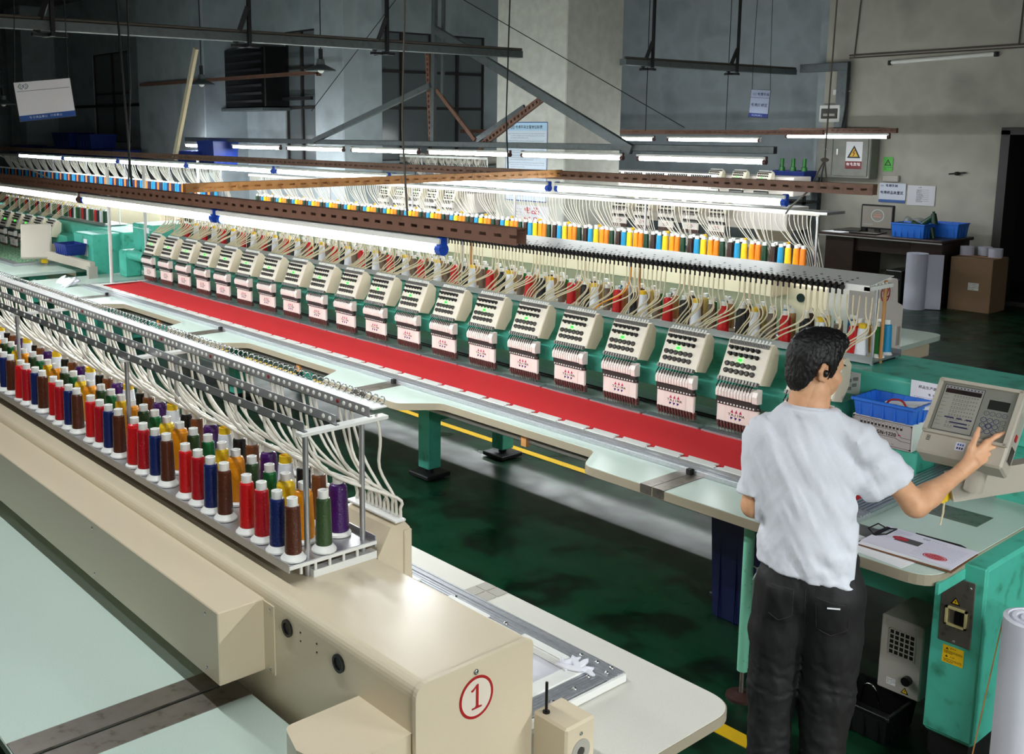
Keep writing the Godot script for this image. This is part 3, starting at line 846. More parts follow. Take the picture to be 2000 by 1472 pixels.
	for k in 4:
		for z in [-1.565, -1.765]:
			b = MB.new(); b.cyl(Vector3(XE - 0.025 - k * PIT * 3, 1.2, z), Vector3(XE - 0.025 - k * PIT * 3, 1.64, z), 0.0085, 12)
			obj("rack_post", b, M["brushed"], o, P)
	# heads on the far side with combs and thread tubes
	var prof := PackedVector2Array([Vector2(-1.80, 0.95), Vector2(-1.80, 1.2), Vector2(-1.85, 1.285), Vector2(-1.905, 1.292), Vector2(-1.925, 1.27), Vector2(-1.935, 1.1), Vector2(-1.915, 1.0), Vector2(-1.87, 0.93)])
	var hb := MB.new(); hb.prism(prof, -0.125, 0.125, Transform3D(xrun.basis, Vector3.ZERO))
	var hc := MB.new(); hc.cbox(Vector3(0, 1.299, -1.885), Vector3(0.262, 0.008, 0.042), 0.002)
	for i in 12: hc.cyl(Vector3(-0.115 + i * 0.021, 1.3, -1.895), Vector3(-0.115 + i * 0.021, 1.312, -1.895), 0.0062, 8)
	var hs := MB.new(); hs.cbox(Vector3(0.127, 1.19, -1.915), Vector3(0.008, 0.15, 0.03), 0.003)
	var hbm := hb.mesh(); var hcm := hc.mesh(); var hsm := hs.mesh()
	var tr := RandomNumberGenerator.new(); tr.seed = 15
	for k in 10:
		var hx := -2.55 - PIT * k
		var hd := part("sewing_head", o, P + Vector3(hx, 0, 0))
		obj("casing", hbm, M["cream"], hd); obj("comb", hcm, M["white_plastic"], hd); obj("side_cover", hsm, M["cream"], hd)
		var perm := [0, 2, 1, 3, 5, 4, 6, 8, 7, 9, 11, 10]
		for i in 12:
			var x1 := hx - 0.115 + i * 0.021
			var x0: float = hx - 0.2 + perm[i] * 0.0335 - 0.06
			var z0: float = [-1.81, -1.69, -1.81, -1.58][i % 4]
			var w := tr.randf_range(-0.02, 0.02)
			b = MB.new()
			b.tube(curve([Vector3(x0, 1.648, z0), Vector3(x0 + 0.004, 1.57, z0 - 0.012), Vector3(lerpf(x0, x1, 0.4) + w, 1.47, lerpf(z0, -1.885, 0.35)), Vector3(lerpf(x0, x1, 0.85) + 0.025 + w, 1.375, -1.87 + w * 0.5), Vector3(x1 + 0.006, 1.335, -1.89), Vector3(x1, 1.303, -1.895)], 4), 0.0052, 6)
			obj("thread_tube", b, M["tube_white"], o, P)
	# cones on the tray: three rows of four in every pitch
	var pat := [["brown", 0, 0.0, -1.527], ["navy", 0, -0.085, -1.524], ["crimson", 0, -0.178, -1.523], ["red", 1, -0.268, -1.527],
		["olive", 0, 0.0, -1.63], ["gold", 1, -0.1, -1.625], ["yellow", 1, -0.2, -1.625], ["green", 0, -0.31, -1.63],
		["purple", 1, -0.075, -1.735], ["copper", 0, -0.185, -1.735], ["black", 0, -0.27, -1.735], ["white", 2, -0.37, -1.73]]
	for k in 9:
		for c in pat:
			var sh: int = c[1]
			if c[0] == "red" and k % 3 != 2: sh = 0
			if c[0] == "yellow" and k % 2 == 1: sh = 0
			thread_cone(c[0], sh, Vector3(-2.464 - PIT * k + c[2] + tr.randf_range(-0.004, 0.004), 1.259, c[3] + tr.randf_range(-0.004, 0.004)), "of cream machine 1", "its numbered end", "cones on the near tray", tr.randf() * 3)
	b = MB.new()
	for k in range(9, G):
		for c in pat: add_plain_cone(b, c[0], c[1], Vector3(-2.464 - PIT * k + c[2], 1.259, c[3]))
	tag(obj("thread_cones", b, M["vertex"]), "many small coloured cones at the far end of the near tray", "thread cones", "", "stuff")
# ---------------------------------------------------------------- the teal machine with the red cloth
var head_mesh := {}
func head_parts() -> void:
	var tilt := Basis(Vector3(1, 0, 0), Vector3(0, 0.908, -0.419), Vector3(0, 0.419, 0.908))
	var at := func(x: float, s: float, h: float) -> Vector3: return Vector3(x, 1.185, 0) + tilt * Vector3(0, s, h)
	var xrun := Basis(Vector3(0, 0, 1), Vector3(0, 1, 0), Vector3(-1, 0, 0))
	var b := MB.new()
	b.prism(rounded([Vector3(0, 1.183, 0), Vector3(-0.09, 1.38, 0.006), Vector3(-0.115, 1.384, 0.008), Vector3(-0.155, 1.345, 0.01), Vector3(-0.145, 1.24, 0.01), Vector3(-0.085, 1.165, 0)], 3), -0.13, 0.13, Transform3D(xrun, Vector3.ZERO))
	head_mesh["casing"] = [b.mesh(), "head_side"]
	b = MB.new(); b.box(at.call(0.0, 0.105, 0.001), Vector3(0.252, 0.2, 0.004), tilt)
	head_mesh["tension_panel"] = [b.mesh(), "head_paint"]
	b = MB.new(); b.cbox(at.call(0, 0.203, 0.006), Vector3(0.235, 0.022, 0.014), 0.002, tilt)
	for i in 24: b.box(at.call(-0.112 + i * 0.00975, 0.203, 0.015), Vector3(0.005, 0.014, 0.006), tilt)
	head_mesh["thread_guide"] = [b.mesh(), "guide_metal"]
	b = MB.new()
	for i in 12: b.cyl(at.call(-0.11 + i * 0.02, 0.213, 0.0), at.call(-0.11 + i * 0.02, 0.236, -0.004), 0.0058, 7)
	head_mesh["ferrules"] = [b.mesh(), "white_plastic"]
	var knob := MB.new()
	knob.lathe([Vector2(0.012, 0), Vector2(0.012, 0.006), Vector2(0.0075, 0.009), Vector2(0.0085, 0.026), Vector2(0.006, 0.029), Vector2(0, 0.029)], 10)
	head_mesh["knob"] = knob.mesh()
	var dial := MB.new()
	dial.lathe([Vector2(0.0145, 0), Vector2(0.0145, 0.005), Vector2(0.012, 0.007), Vector2(0.0115, 0.013), Vector2(0.008, 0.0145), Vector2(0.007, 0.0115), Vector2(0.003, 0.0115), Vector2(0.003, 0.016), Vector2(0, 0.016)], 12)
	head_mesh["dial"] = dial.mesh()
	var led := MB.new(); led.ball(Vector3.ZERO, Vector3(0.0125, 0.0125, 0.008), 10, 6)
	head_mesh["led"] = led.mesh()
	head_mesh["tilt"] = tilt * Basis(Vector3.RIGHT, PI / 2)
	head_mesh["at"] = at
	b = MB.new()
	for i in 13: b.box(at.call(-0.12 + i * 0.019, -0.003, 0.008), Vector3(0.012, 0.02, 0.014), tilt)
	b.box(at.call(-0.006, -0.004, 0.003), Vector3(0.25, 0.022, 0.006), tilt)
	head_mesh["spring_row"] = [b.mesh(), "guide_metal"]
	# take-up levers and their finned cover
	b = MB.new()
	for i in 12: b.tube([Vector3(-0.118 + i * 0.0185, 1.17, 0.006), Vector3(-0.115 + i * 0.0185, 1.158, 0.024), Vector3(-0.119 + i * 0.0185, 1.145, 0.028), Vector3(-0.116 + i * 0.0185, 1.13, 0.02)], 0.0032, 5)
	head_mesh["take_up_levers"] = [b.mesh(), "dark_metal"]
	b = MB.new()
	var fin := rounded([Vector3(-0.01, 1.155, 0), Vector3(0.022, 1.148, 0.01), Vector3(0.038, 1.125, 0.012), Vector3(0.036, 1.092, 0.008), Vector3(-0.01, 1.086, 0)], 3)
	for i in 13: b.prism(fin, 0.117 - i * 0.0185 - 0.0148, 0.117 - i * 0.0185, Transform3D(xrun, Vector3.ZERO))
	b.prism(rounded([Vector3(-0.01, 1.16, 0), Vector3(0.03, 1.152, 0.01), Vector3(0.04, 1.125, 0.012), Vector3(0.036, 1.088, 0.006), Vector3(-0.01, 1.084, 0)], 3), -0.135, -0.106, Transform3D(xrun, Vector3.ZERO))
	b.bb(-0.118, 0.12, 1.088, 1.135, -0.008, 0.02)
	head_mesh["take_up_cover"] = [b.mesh(), "cover_plastic"]
	b = MB.new(); b.cbox(Vector3(0.0, 1.066, 0.004), Vector3(0.252, 0.04, 0.03), 0.003); b.cyl(Vector3(0.128, 1.058, 0.014), Vector3(0.142, 1.058, 0.014), 0.01, 8)
	head_mesh["needle_bar_case"] = [b.mesh(), "dark_plastic"]
	b = MB.new()
	for i in 12: b.box(Vector3(-0.108 + i * 0.0196, 1.056, 0.02), Vector3(0.008, 0.008, 0.004))
	head_mesh["needle_clamps"] = [b.mesh(), "white_plastic"]
	b = MB.new(); b.cbox(Vector3(0, 0.998, -0.003), Vector3(0.25, 0.105, 0.02), 0.003)
	head_mesh["face_plate"] = [b.mesh(), "cover_plastic"]
	b = MB.new()
	b.prism(rounded([Vector3(0.008, 0.953, 0), Vector3(-0.012, 0.953, 0), Vector3(-0.02, 0.925, 0), Vector3(-0.012, 0.908, 0), Vector3(0.004, 0.925, 0)], 3), -0.122, 0.122, Transform3D(xrun, Vector3.ZERO))
	for i in 12:
		var x := -0.108 + i * 0.0196
		b.cyl(Vector3(x, 0.955, 0.011), Vector3(x, 0.912, 0.006), 0.0048, 7)
		b.cyl(Vector3(x, 0.912, 0.004), Vector3(x, 0.896, 0.002), 0.0025, 5)
		b.box(Vector3(x, 0.943, 0.014), Vector3(0.012, 0.012, 0.008))
	head_mesh["needle_bars"] = [b.mesh(), "needle_metal"]
	b = MB.new(); b.bb(0.118, 0.13, 0.91, 0.95, -0.02, 0.004)
	for k in 4: b.box(Vector3(0.131, 0.915 + k * 0.012, -0.006), Vector3(0.008, 0.006, 0.012))
	head_mesh["trimmer"] = [b.mesh(), "needle_metal"]
	# printed emblem on the face plate: three magenta peaks, the name, three blue pennants
	var im := sheet(128, 96, Color(0.93, 0.88, 0.85))
	var mg := Color(0.72, 0.1, 0.32)
	var bl := Color(0.14, 0.12, 0.4)
	for k in 3:
		for r in 22:
			var hw := r * 0.42
			rect(im, 34 + k * 22 + 8 - hw, 14 + r, maxf(1, hw * 1.7), 1, mg)
		rect(im, 32 + k * 22, 62, 12, 8, bl)
		for r in 10: rect(im, 34 + k * 22, 70 + r, maxf(1, 9 - r), 1, bl)
	var LET := {"T": "0,0 8,0|4,0 4,10", "A": "0,10 4,0 8,10|2,6 6,6", "J": "6,0 6,8 4,10 1,9", "I": "4,0 4,10", "M": "0,10 0,0 4,6 8,0 8,10"}
	var wx := 22.0
	for ch in "TAJIMA":
		for st in LET[ch].split("|"):
			var pr := Vector2.INF
			for pt in st.split(" "):
				var q: PackedStringArray = pt.split(",")
				var p := Vector2(wx + float(q[0]) * 1.25, 42 + float(q[1]) * 1.3)
				if pr != Vector2.INF: line(im, pr, p, 2.5, Color(0.28, 0.27, 0.2))
				pr = p
		wx += 14.5
	M["emblem"] = print_mat(im, 0.35)
	b = MB.new(); b.quv(Vector3(-0.075, 0.955, 0.0085), Vector3(0.075, 0.955, 0.0085), Vector3(0.075, 1.04, 0.0085), Vector3(-0.075, 1.04, 0.0085))
	head_mesh["emblem"] = [b.mesh(), "emblem"]
func add_head(o: Node, called: String, p: Vector3, b := Basis()) -> Node3D:
	var h := part(called, o, p, b)
	for k in ["casing", "tension_panel", "thread_guide", "ferrules", "spring_row", "take_up_levers", "take_up_cover", "needle_bar_case", "needle_clamps", "face_plate", "needle_bars", "trimmer", "emblem"]:
		obj(k, head_mesh[k][0], M[head_mesh[k][1]], h)
	var at: Callable = head_mesh["at"]
	for i in 6:
		for r in [[0.172, "knob"], [0.136, "knob"], [0.082, "dial"], [0.044, "dial"]]:
			obj("tension_" + r[1], head_mesh[r[1]], M["black_plastic"] if r[1] == "knob" else M["dial"], h, at.call(-0.098 + i * 0.032 + (0.004 if r[0] in [0.136, 0.044] else 0.0), r[0], 0.002), head_mesh["tilt"])
	obj("signal_light", head_mesh["led"], M["led_green"], h, at.call(-0.028, 0.109, 0.003), head_mesh["tilt"])
	return h

func build_red_machine() -> void:
	mat("dial", Color(0.36, 0.35, 0.34), 0.3, 0.7)
	head_parts()
	var XL := -11.3
	var o := thing("embroidery_machine", "teal embroidery machine with twenty white heads sewing the red cloth", "machine", Vector3(-6.4, 0, -4.8))
	var P := -o.position
	var xrun := Transform3D(Basis(Vector3(0, 0, 1), Vector3(0, 1, 0), Vector3(-1, 0, 0)), Vector3.ZERO)
	var flat := Transform3D(Basis(Vector3(1, 0, 0), Vector3(0, 0, -1), Vector3(0, 1, 0)), Vector3.ZERO)
	# table with scooped recesses
	var pts := [Vector3(XL, 5.55, 0), Vector3(-2.2, 5.55, 0), Vector3(-2.2, 5.0, 0), Vector3(-1.6, 5.0, 0), Vector3(-1.6, 3.712, 0.12)]
	for k in 3:
		var s := k * 2.31
		pts += [Vector3(-3.30 - s, 3.712, 0.09), Vector3(-3.42 - s, 3.925, 0.07), Vector3(-4.63 - s, 3.925, 0.09), Vector3(-4.80 - s, 3.712, 0.09)]
	pts.append(Vector3(XL, 3.712, 0.05))
	var outline := rounded(pts, 7)
	var b := MB.new(); b.prism(outline, 0.83, 0.87, flat)
	obj("table", b, M["laminate"], o, P)
	var band := Geometry2D.offset_polygon(outline, 0.004)
	b = MB.new(); b.prism(band[0], 0.826, 0.867, flat)
	obj("edge_band", b, M["edge_band"], o, P)
	for k in 4:
		for e in [[-0.068, -0.003], [0.003, 0.068]]:
			b = MB.new(); b.bb(-2.88 - k * 2.31 + e[0], -2.88 - k * 2.31 + e[1], 0.829, 0.8725, -4.0, -3.707)
			obj("joint_plate", b, M["steel_plate"], o, P)
		b = MB.new(); b.cbox(Vector3(-2.88 - k * 2.31, 0.885, -3.99), Vector3(0.03, 0.03, 0.03), 0.004)
		obj("rail_stop", b, M["black_plastic"], o, P)
		b = MB.new(); b.cyl(Vector3(-4.9 - k * 2.31, 0.79, -3.97), Vector3(-3.2 - k * 2.31, 0.79, -3.97), 0.016, 10)
		obj("grip_rod", b, M["brushed"], o, P)
		b = MB.new(); b.bb(-3.97 - k * 2.31, -3.93 - k * 2.31, 0.76, 0.83, -3.975, -3.94)
		obj("rod_hanger", b, M["tan_steel"], o, P)
	b = MB.new(); b.bb(-1.604, -1.592, 0.80, 0.842, -5.0, -3.75)
	obj("end_trim", b, M["teal"], o, P)
	# inset steel plates at the right of the table
	for q in [[-2.05, -1.7, -4.02, -3.9], [-1.98, -1.72, -4.52, -4.36]]:
		b = MB.new(); b.bb(q[0], q[1], 0.869, 0.8715, q[2], q[3])
		obj("inset_plate", b, M["steel_plate"], o, P)
	# red cloth in its clamp frame
	b = MB.new()
	var nx := 120
	var nz := 12
	var cf := FastNoiseLite.new(); cf.seed = 2; cf.frequency = 1.6
	var cl := func(i: int, j: int) -> Vector3:
		var x := lerpf(-10.42, -2.16, float(i) / nx)
		var z := lerpf(-4.125, -4.63, float(j) / nz)
		return Vector3(x, 0.884 + cf.get_noise_2d(x, z) * 0.006, z)
	for i in nx:
		for j in nz: b.quad(cl.call(i, j), cl.call(i + 1, j), cl.call(i + 1, j + 1), cl.call(i, j + 1))
	obj("red_cloth", b, M["red_cloth"], o, P)
	var rail := MB.new()
	rail.bb(-10.5, -2.05, 0.872, 0.892, -4.12, -4.0)
	for k in 5: rail.bb(-10.5, -2.05, 0.892, 0.897 + (0.004 if k == 1 else 0.0), -4.0 - (k + 0.85) * 0.0235, -4.0 - (k + 0.2) * 0.0235)
	obj("frame_rail", rail, M["aluminium"], o, P)
	rail = MB.new(); rail.bb(-2.165, -2.05, 0.872, 0.892, -4.98, -4.12)
	for k in 6: rail.bb(-2.16 + k * 0.0185, -2.148 + k * 0.0185, 0.892, 0.898, -4.98, -4.12)
	obj("frame_rail", rail, M["aluminium"], o, P)
	rail = MB.new(); rail.bb(-10.52, -10.42, 0.872, 0.895, -4.98, -4.12)
	obj("frame_rail", rail, M["aluminium"], o, P)
	var clip := MB.new()
	clip.prism(PackedVector2Array([Vector2(-0.098, -0.035), Vector2(0.098, -0.035), Vector2(0.098, -0.012), Vector2(0.078, 0.0), Vector2(0.085, 0.03), Vector2(-0.09, 0.03), Vector2(-0.075, 0.0), Vector2(-0.098, -0.012)]), 0, 0.007, flat)
	var cm := clip.mesh()
	for k in 40:
		obj("cloth_clip", cm, M["white_plastic"], o, P + Vector3(-2.3 - k * 0.207, 0.892, -4.128))
	for k in 3: obj("cloth_clip", cm, M["white_plastic"], o, P + Vector3(-10.4, 0.892, -4.25 - k * 0.21), Basis(Vector3.UP, PI / 2))
	# needle plates under the heads and the bed behind
	for k in 20:
		b = MB.new(); b.cbox(Vector3(-10.28 + 0.4 * k, 0.885, -4.645), Vector3(0.385, 0.016, 0.07), 0.004)
		obj("needle_plate", b, M["aluminium"], o, P)
	b = MB.new(); b.cyl(Vector3(-10.4, 0.9, -4.83), Vector3(-2.2, 0.9, -4.83), 0.012, 10)
	obj("bed_rail", b, M["dark_metal"], o, P)
	b = MB.new(); b.cbox(Vector3(-6.3, 0.88, -4.95), Vector3(8.2, 0.02, 0.12), 0.004)
	obj("bed_rail", b, M["aluminium"], o, P)
	# beam, lower box with ledge, right end housing
	b = MB.new(); b.prism(rounded([Vector3(-5.5, 1.0, 0), Vector3(-4.95, 1.0, 0), Vector3(-4.95, 1.29, 0.03), Vector3(-5.5, 1.29, 0.03)]), 1.1, 11.2, xrun)
	obj("beam", b, M["teal"], o, P)
	b = MB.new(); b.prism(rounded([Vector3(-4.96, 1.02, 0), Vector3(-4.77, 1.02, 0.01), Vector3(-4.765, 1.155, 0.018), Vector3(-4.96, 1.165, 0)]), 2.56, 10.6, xrun)
	obj("lower_beam", b, M["teal"], o, P)
	b = MB.new(); b.cbox(Vector3(-1.42, 0.94, -5.14), Vector3(0.82, 0.3, 0.7), 0.012)
	obj("end_housing", b, M["teal"], o, P)
	b = MB.new(); b.cbox(Vector3(-1.45, 1.2, -5.2), Vector3(0.9, 0.24, 0.62), 0.02)
	obj("end_cover", b, M["teal"], o, P)
	b = MB.new(); b.cbox(Vector3(-2.34, 0.935, -4.86), Vector3(0.34, 0.115, 0.2), 0.004)
	obj("unit_support", b, M["teal"], o, P)
	b = MB.new(); b.cbox(Vector3(-2.47, 1.1, -4.83), Vector3(0.12, 0.12, 0.22), 0.006)
	# left end column and drive
	b = MB.new(); b.cbox(Vector3(-10.85, 1.2, -5.1), Vector3(0.5, 0.5, 0.5), 0.012)
	obj("end_housing", b, M["teal"], o, P)
	b = MB.new(); b.cyl(Vector3(-10.95, 1.12, -4.72), Vector3(-10.5, 1.12, -4.72), 0.055, 14)
	b.cbox(Vector3(-10.95, 1.02, -4.74), Vector3(0.16, 0.3, 0.2), 0.02)
	obj("drive_arm", b, M["teal"], o, P)
	b = MB.new(); b.bb(-11.1, -10.6, 1.4, 1.405, -4.85, -4.84); b.bb(-10.78, -10.66, 1.36, 1.42, -4.848, -4.842)
	obj("maker_label", b, M["paper"], o, P)
	# under frame
	for x in [-5.6, -8.4, -3.0]:
		for z in [-4.63, -5.36]:
			b = MB.new(); b.cbox(Vector3(x, 0.47, z), Vector3(0.12, 0.8, 0.12), 0.006)
			obj("under_column", b, M["teal"], o, P)
			b = MB.new(); b.cbox(Vector3(x, 0.025, z), Vector3(0.22, 0.03, 0.22), 0.006); b.cyl(Vector3(x, 0.03, z), Vector3(x, 0.09, z), 0.03, 10)
			obj("levelling_foot", b, M["black_steel"], o, P)
		b = MB.new(); b.bb(x - 0.05, x + 0.05, 0.42, 0.5, -5.3, -4.69)
		obj("brace", b, M["teal"], o, P)
	b = MB.new(); b.bb(XL + 0.3, -1.9, 0.72, 0.83, -4.75, -4.65); b.bb(XL + 0.3, -1.9, 0.62, 0.83, -5.45, -5.35)
	obj("under_beam", b, M["teal"], o, P)
	var leg := part("table_leg", o, P + Vector3(-2.42, 0, -3.8))
	b = MB.new(); b.cyl(Vector3(0, 0.13, 0), Vector3(0, 0.83, 0), 0.024, 16)
	tri(mat("worn_green", Color(0.5, 0.8, 0.68), 0.45), noise_tex(41, 0.06, 256, [Color(0.35, 0.25, 0.2), Color(1, 1, 1), Color(1, 1, 1), Color(1, 1, 1), Color(1, 1, 1)]), 2.0)
	obj("pole", b, M["worn_green"], leg)
	b = MB.new(); b.cyl(Vector3(0, 0.02, 0), Vector3(0, 0.14, 0), 0.01, 10)
	obj("screw_foot", b, M["steel_plate"], leg)
	b = MB.new(); b.lathe([Vector2(0.068, 0), Vector2(0.066, 0.012), Vector2(0.02, 0.026), Vector2(0, 0.026)], 20)
	obj("foot_pad", b, mat("rust", Color(0.22, 0.13, 0.1), 0.6, 0.3), leg)
	# right stand: front face with switch plate, side towards +x
	var st := part("stand", o, P + Vector3(-1.61, 0, -4.6))
	b = MB.new(); b.cbox(Vector3(0, 0.49, -0.1), Vector3(0.19, 0.74, 1.44), 0.012)
	obj("cabinet", b, M["teal"], st)
	b = MB.new(); b.cbox(Vector3(0.0, 0.5, 0.614), Vector3(0.184, 0.72, 0.03), 0.004)
	obj("front_panel", b, M["teal"], st)
	b = MB.new(); b.cbox(Vector3(0, 0.075, -0.1), Vector3(0.17, 0.13, 1.4), 0.01)
	obj("plinth", b, M["black_trim"], st)
	b = MB.new(); b.cbox(Vector3(0.0, 0.66, 0.6315), Vector3(0.122, 0.27, 0.006), 0.002)
	obj("switch_plate", b, M["steel_plate"], st)
	mat("beige_plastic", Color(0.82, 0.78, 0.55), 0.45)
	b = MB.new(); b.bb(-0.038, 0.042, 0.668, 0.676, 0.6335, 0.6435); b.bb(-0.038, 0.042, 0.6, 0.608, 0.6335, 0.6435); b.bb(-0.038, -0.03, 0.6, 0.676, 0.6335, 0.6435); b.bb(0.034, 0.042, 0.6, 0.676, 0.6335, 0.6435); b.bb(-0.03, -0.005, 0.607, 0.67, 0.6335, 0.63)
	obj("switch_frame", b, M["beige_plastic"], st)
	b = MB.new(); b.bb(-0.004, 0.034, 0.606, 0.67, 0.6335, 0.6350); b.bb(-0.004, 0.016, 0.612, 0.66, 0.6335, 0.6395)
	obj("breaker", b, M["black_plastic"], st)
	var tw := MB.new(); tw.prism(PackedVector2Array([Vector2(-0.018, 0), Vector2(0.018, 0), Vector2(0, 0.03)]), 0, 0.0015)
	var tw2 := MB.new(); tw2.prism(PackedVector2Array([Vector2(-0.012, 0.004), Vector2(0.012, 0.004), Vector2(0, 0.024)]), 0.0015, 0.002)
	var bolt_mark := MB.new(); bolt_mark.prism(PackedVector2Array([Vector2(0.002, 0.02), Vector2(-0.004, 0.011), Vector2(0, 0.011), Vector2(-0.002, 0.005), Vector2(0.004, 0.013), Vector2(0.001, 0.013)]), 0.002, 0.0025)
	var warn := func(parent: Node, p: Vector3, s: float):
		obj("warning_triangle", tw, M["black_plastic"], parent, p, Basis().scaled(Vector3.ONE * s))
		obj("warning_field", tw2, M["yellow"], parent, p, Basis().scaled(Vector3.ONE * s))
		obj("warning_bolt", bolt_mark, M["black_plastic"], parent, p, Basis().scaled(Vector3.ONE * s))
	warn.call(st, Vector3(-0.005, 0.688, 0.6350), 1.0)
	var im := sheet(96, 96, Color(0.93, 0.76, 0.08))
	var pr := RandomNumberGenerator.new(); pr.seed = 3
	for q in [[14, 20], [14, 62]]:
		for r in 12: rect(im, q[0] - r * 0.6 + 6, q[1] - 10 + r, 1 + r * 1.2, 1, Color(0.1, 0.1, 0.05))
	small_print(im, 34, 8, 54, 1, 9, 10, Color(0.1, 0.1, 0.05), pr); small_print(im, 8, 28, 80, 3, 4, 6, Color(0.2, 0.17, 0.05), pr); small_print(im, 36, 56, 50, 1, 7, 8, Color(0.1, 0.1, 0.05), pr); small_print(im, 8, 72, 80, 3, 5, 7, Color(0.15, 0.13, 0.05), pr)
	b = MB.new(); b.quv(Vector3(-0.04, 0.44, 0.6305), Vector3(0.04, 0.44, 0.6305), Vector3(0.04, 0.512, 0.6305), Vector3(-0.04, 0.512, 0.6305))
	obj("warning_label", b, print_mat(im), st)
	for q in [[0.045, 0.77], [0.0, 0.537], [0.0, 0.785]]:
		b = MB.new(); b.ball(Vector3(q[0], q[1], 0.6345), Vector3(0.007, 0.007, 0.004), 8, 4)
		obj("screw", b, M["chrome"], st)
	b = MB.new(); b.bb(-2.32, -1.72, 0.42, 0.82, -4.46, -4.44)
	obj("inner_panel", b, M["teal"], o, P)
	# fan unit under the table
	var fan := part("fan_unit", o, P + Vector3(-1.88, 0, -4.12))
	b = MB.new(); b.cbox(Vector3(0, 0.305, -0.13), Vector3(0.18, 0.33, 0.26), 0.005)
	obj("housing", b, M["grey_plastic"], fan)
	b = MB.new(); b.bb(-0.05, 0.055, 0.31, 0.42, -0.001, 0.002)
	obj("vent", b, M["black_plastic"], fan)
	b = MB.new()
	for k in 6: b.bb(-0.052, 0.057, 0.308 + k * 0.0222, 0.312 + k * 0.0222, 0, 0.006); b.bb(-0.052 + k * 0.0215, -0.048 + k * 0.0215, 0.308, 0.423, 0, 0.006)
	b.ring(0.0, 0.006, 0.004, 8, Transform3D(Basis(), Vector3(-0.06, 0.448, 0))); b.ring(0.0, 0.006, 0.004, 8, Transform3D(Basis(), Vector3(0.05, 0.448, 0)))
	obj("vent_grid", b, M["grey_plastic"], fan)
	b = MB.new(); b.cyl(Vector3(0.04, 0.22, 0), Vector3(0.04, 0.22, 0.025), 0.02, 10)
	obj("plug", b, M["black_plastic"], fan)
	warn.call(fan, Vector3(0.03, 0.155, 0.001), 0.9)
	im = sheet(64, 48, Color(0.9, 0.9, 0.88)); small_print(im, 4, 4, 56, 4, 8, 10, Color(0.15, 0.15, 0.15), pr)
	b = MB.new(); b.quv(Vector3(-0.05, 0.17, 0.002), Vector3(-0.01, 0.17, 0.002), Vector3(-0.01, 0.2, 0.002), Vector3(-0.05, 0.2, 0.002))
	obj("type_label", b, print_mat(im), fan)
	# cone tray, rack
	b = MB.new(); b.bb(-10.6, -2.585, 1.305, 1.312, -5.39, -5.09); b.bb(-10.6, -2.585, 1.298, 1.338, -5.093, -5.088); b.bb(-10.6, -2.585, 1.298, 1.338, -5.392, -5.388)
	obj("cone_tray", b, M["brushed"], o, P)
	b = MB.new(); b.bb(-10.58, -2.6, 1.288, 1.3, -5.36, -5.12)
	obj("tray_spacer", b, M["dark_metal"], o, P)
	var rt := Transform3D(Basis(Vector3.RIGHT, deg_to_rad(8)), Vector3(0, 1.735, -5.08))
	b = MB.new(); b.box(Vector3((-10.6 - 2.56) / 2, 1.735, -5.08), Vector3(8.04, 0.004, 0.24), rt.basis)
	b.bb(-10.6, -2.56, 1.69, 1.722, -4.964, -4.96)
	obj("guide_plate", b, M["white_plastic"], o, P)
	var eye := MB.new(); var redm := MB.new(); var ten := MB.new()
	var up := rt.basis
	for k in 20:
		for i in 12:
			var x := -2.7 - k * 0.4 - i * 0.0333
			var q := rt * Vector3(x, 0.003, 0.085)
			(redm if i == 3 else eye).lathe([Vector2(0.0075, 0), Vector2(0.0075, 0.0008), Vector2(0, 0.0008)], 8, q, up)
			if i % 2 == 0: eye.lathe([Vector2(0.007, 0), Vector2(0.007, 0.0008), Vector2(0, 0.0008)], 8, rt * Vector3(x + 0.006, 0.003, 0.045), up)
			if i % 3 == 0: eye.lathe([Vector2(0.007, 0), Vector2(0.007, 0.0008), Vector2(0, 0.0008)], 8, rt * Vector3(x + 0.012, 0.003, 0.005), up)
			ten.cyl(Vector3(x - 0.009, 1.703, -4.952), Vector3(x + 0.005, 1.703, -4.943), 0.014, 10)
			ten.cyl(Vector3(x, 1.715, -4.952), Vector3(x + 0.004, 1.722, -4.943), 0.008, 6)
			ten.cyl(Vector3(x, 1.665, -4.952), Vector3(x, 1.69, -4.952), 0.005, 6)
	obj("eyelets", eye, M["black_plastic"], o, P).set_meta("kind", "stuff")
	obj("red_marks", redm, M["red_dot"], o, P).set_meta("kind", "stuff")
	obj("tension_discs", ten, M["dark_metal"], o, P).set_meta("kind", "stuff")
	for k in 6:
		for q in [[-5.11, "brushed"], [-5.2, "tan_steel"]]:
			b = MB.new(); b.cyl(Vector3(-2.6 - k * 1.6, 1.29, q[0]), Vector3(-2.6 - k * 1.6, 1.725, q[0]), 0.0095, 10)
			obj("rack_post", b, M[q[1]], o, P)
	b = MB.new(); b.bb(-2.59, -2.56, 1.695, 1.715, -5.2, -4.96)
	for k in 6: b.cyl(Vector3(-2.575, 1.715, -4.98 - k * 0.035), Vector3(-2.575, 1.722, -4.98 - k * 0.035), 0.006, 6)
	obj("rack_end_bar", b, M["white_plastic"], o, P)
	# heads
	var tr := RandomNumberGenerator.new(); tr.seed = 23
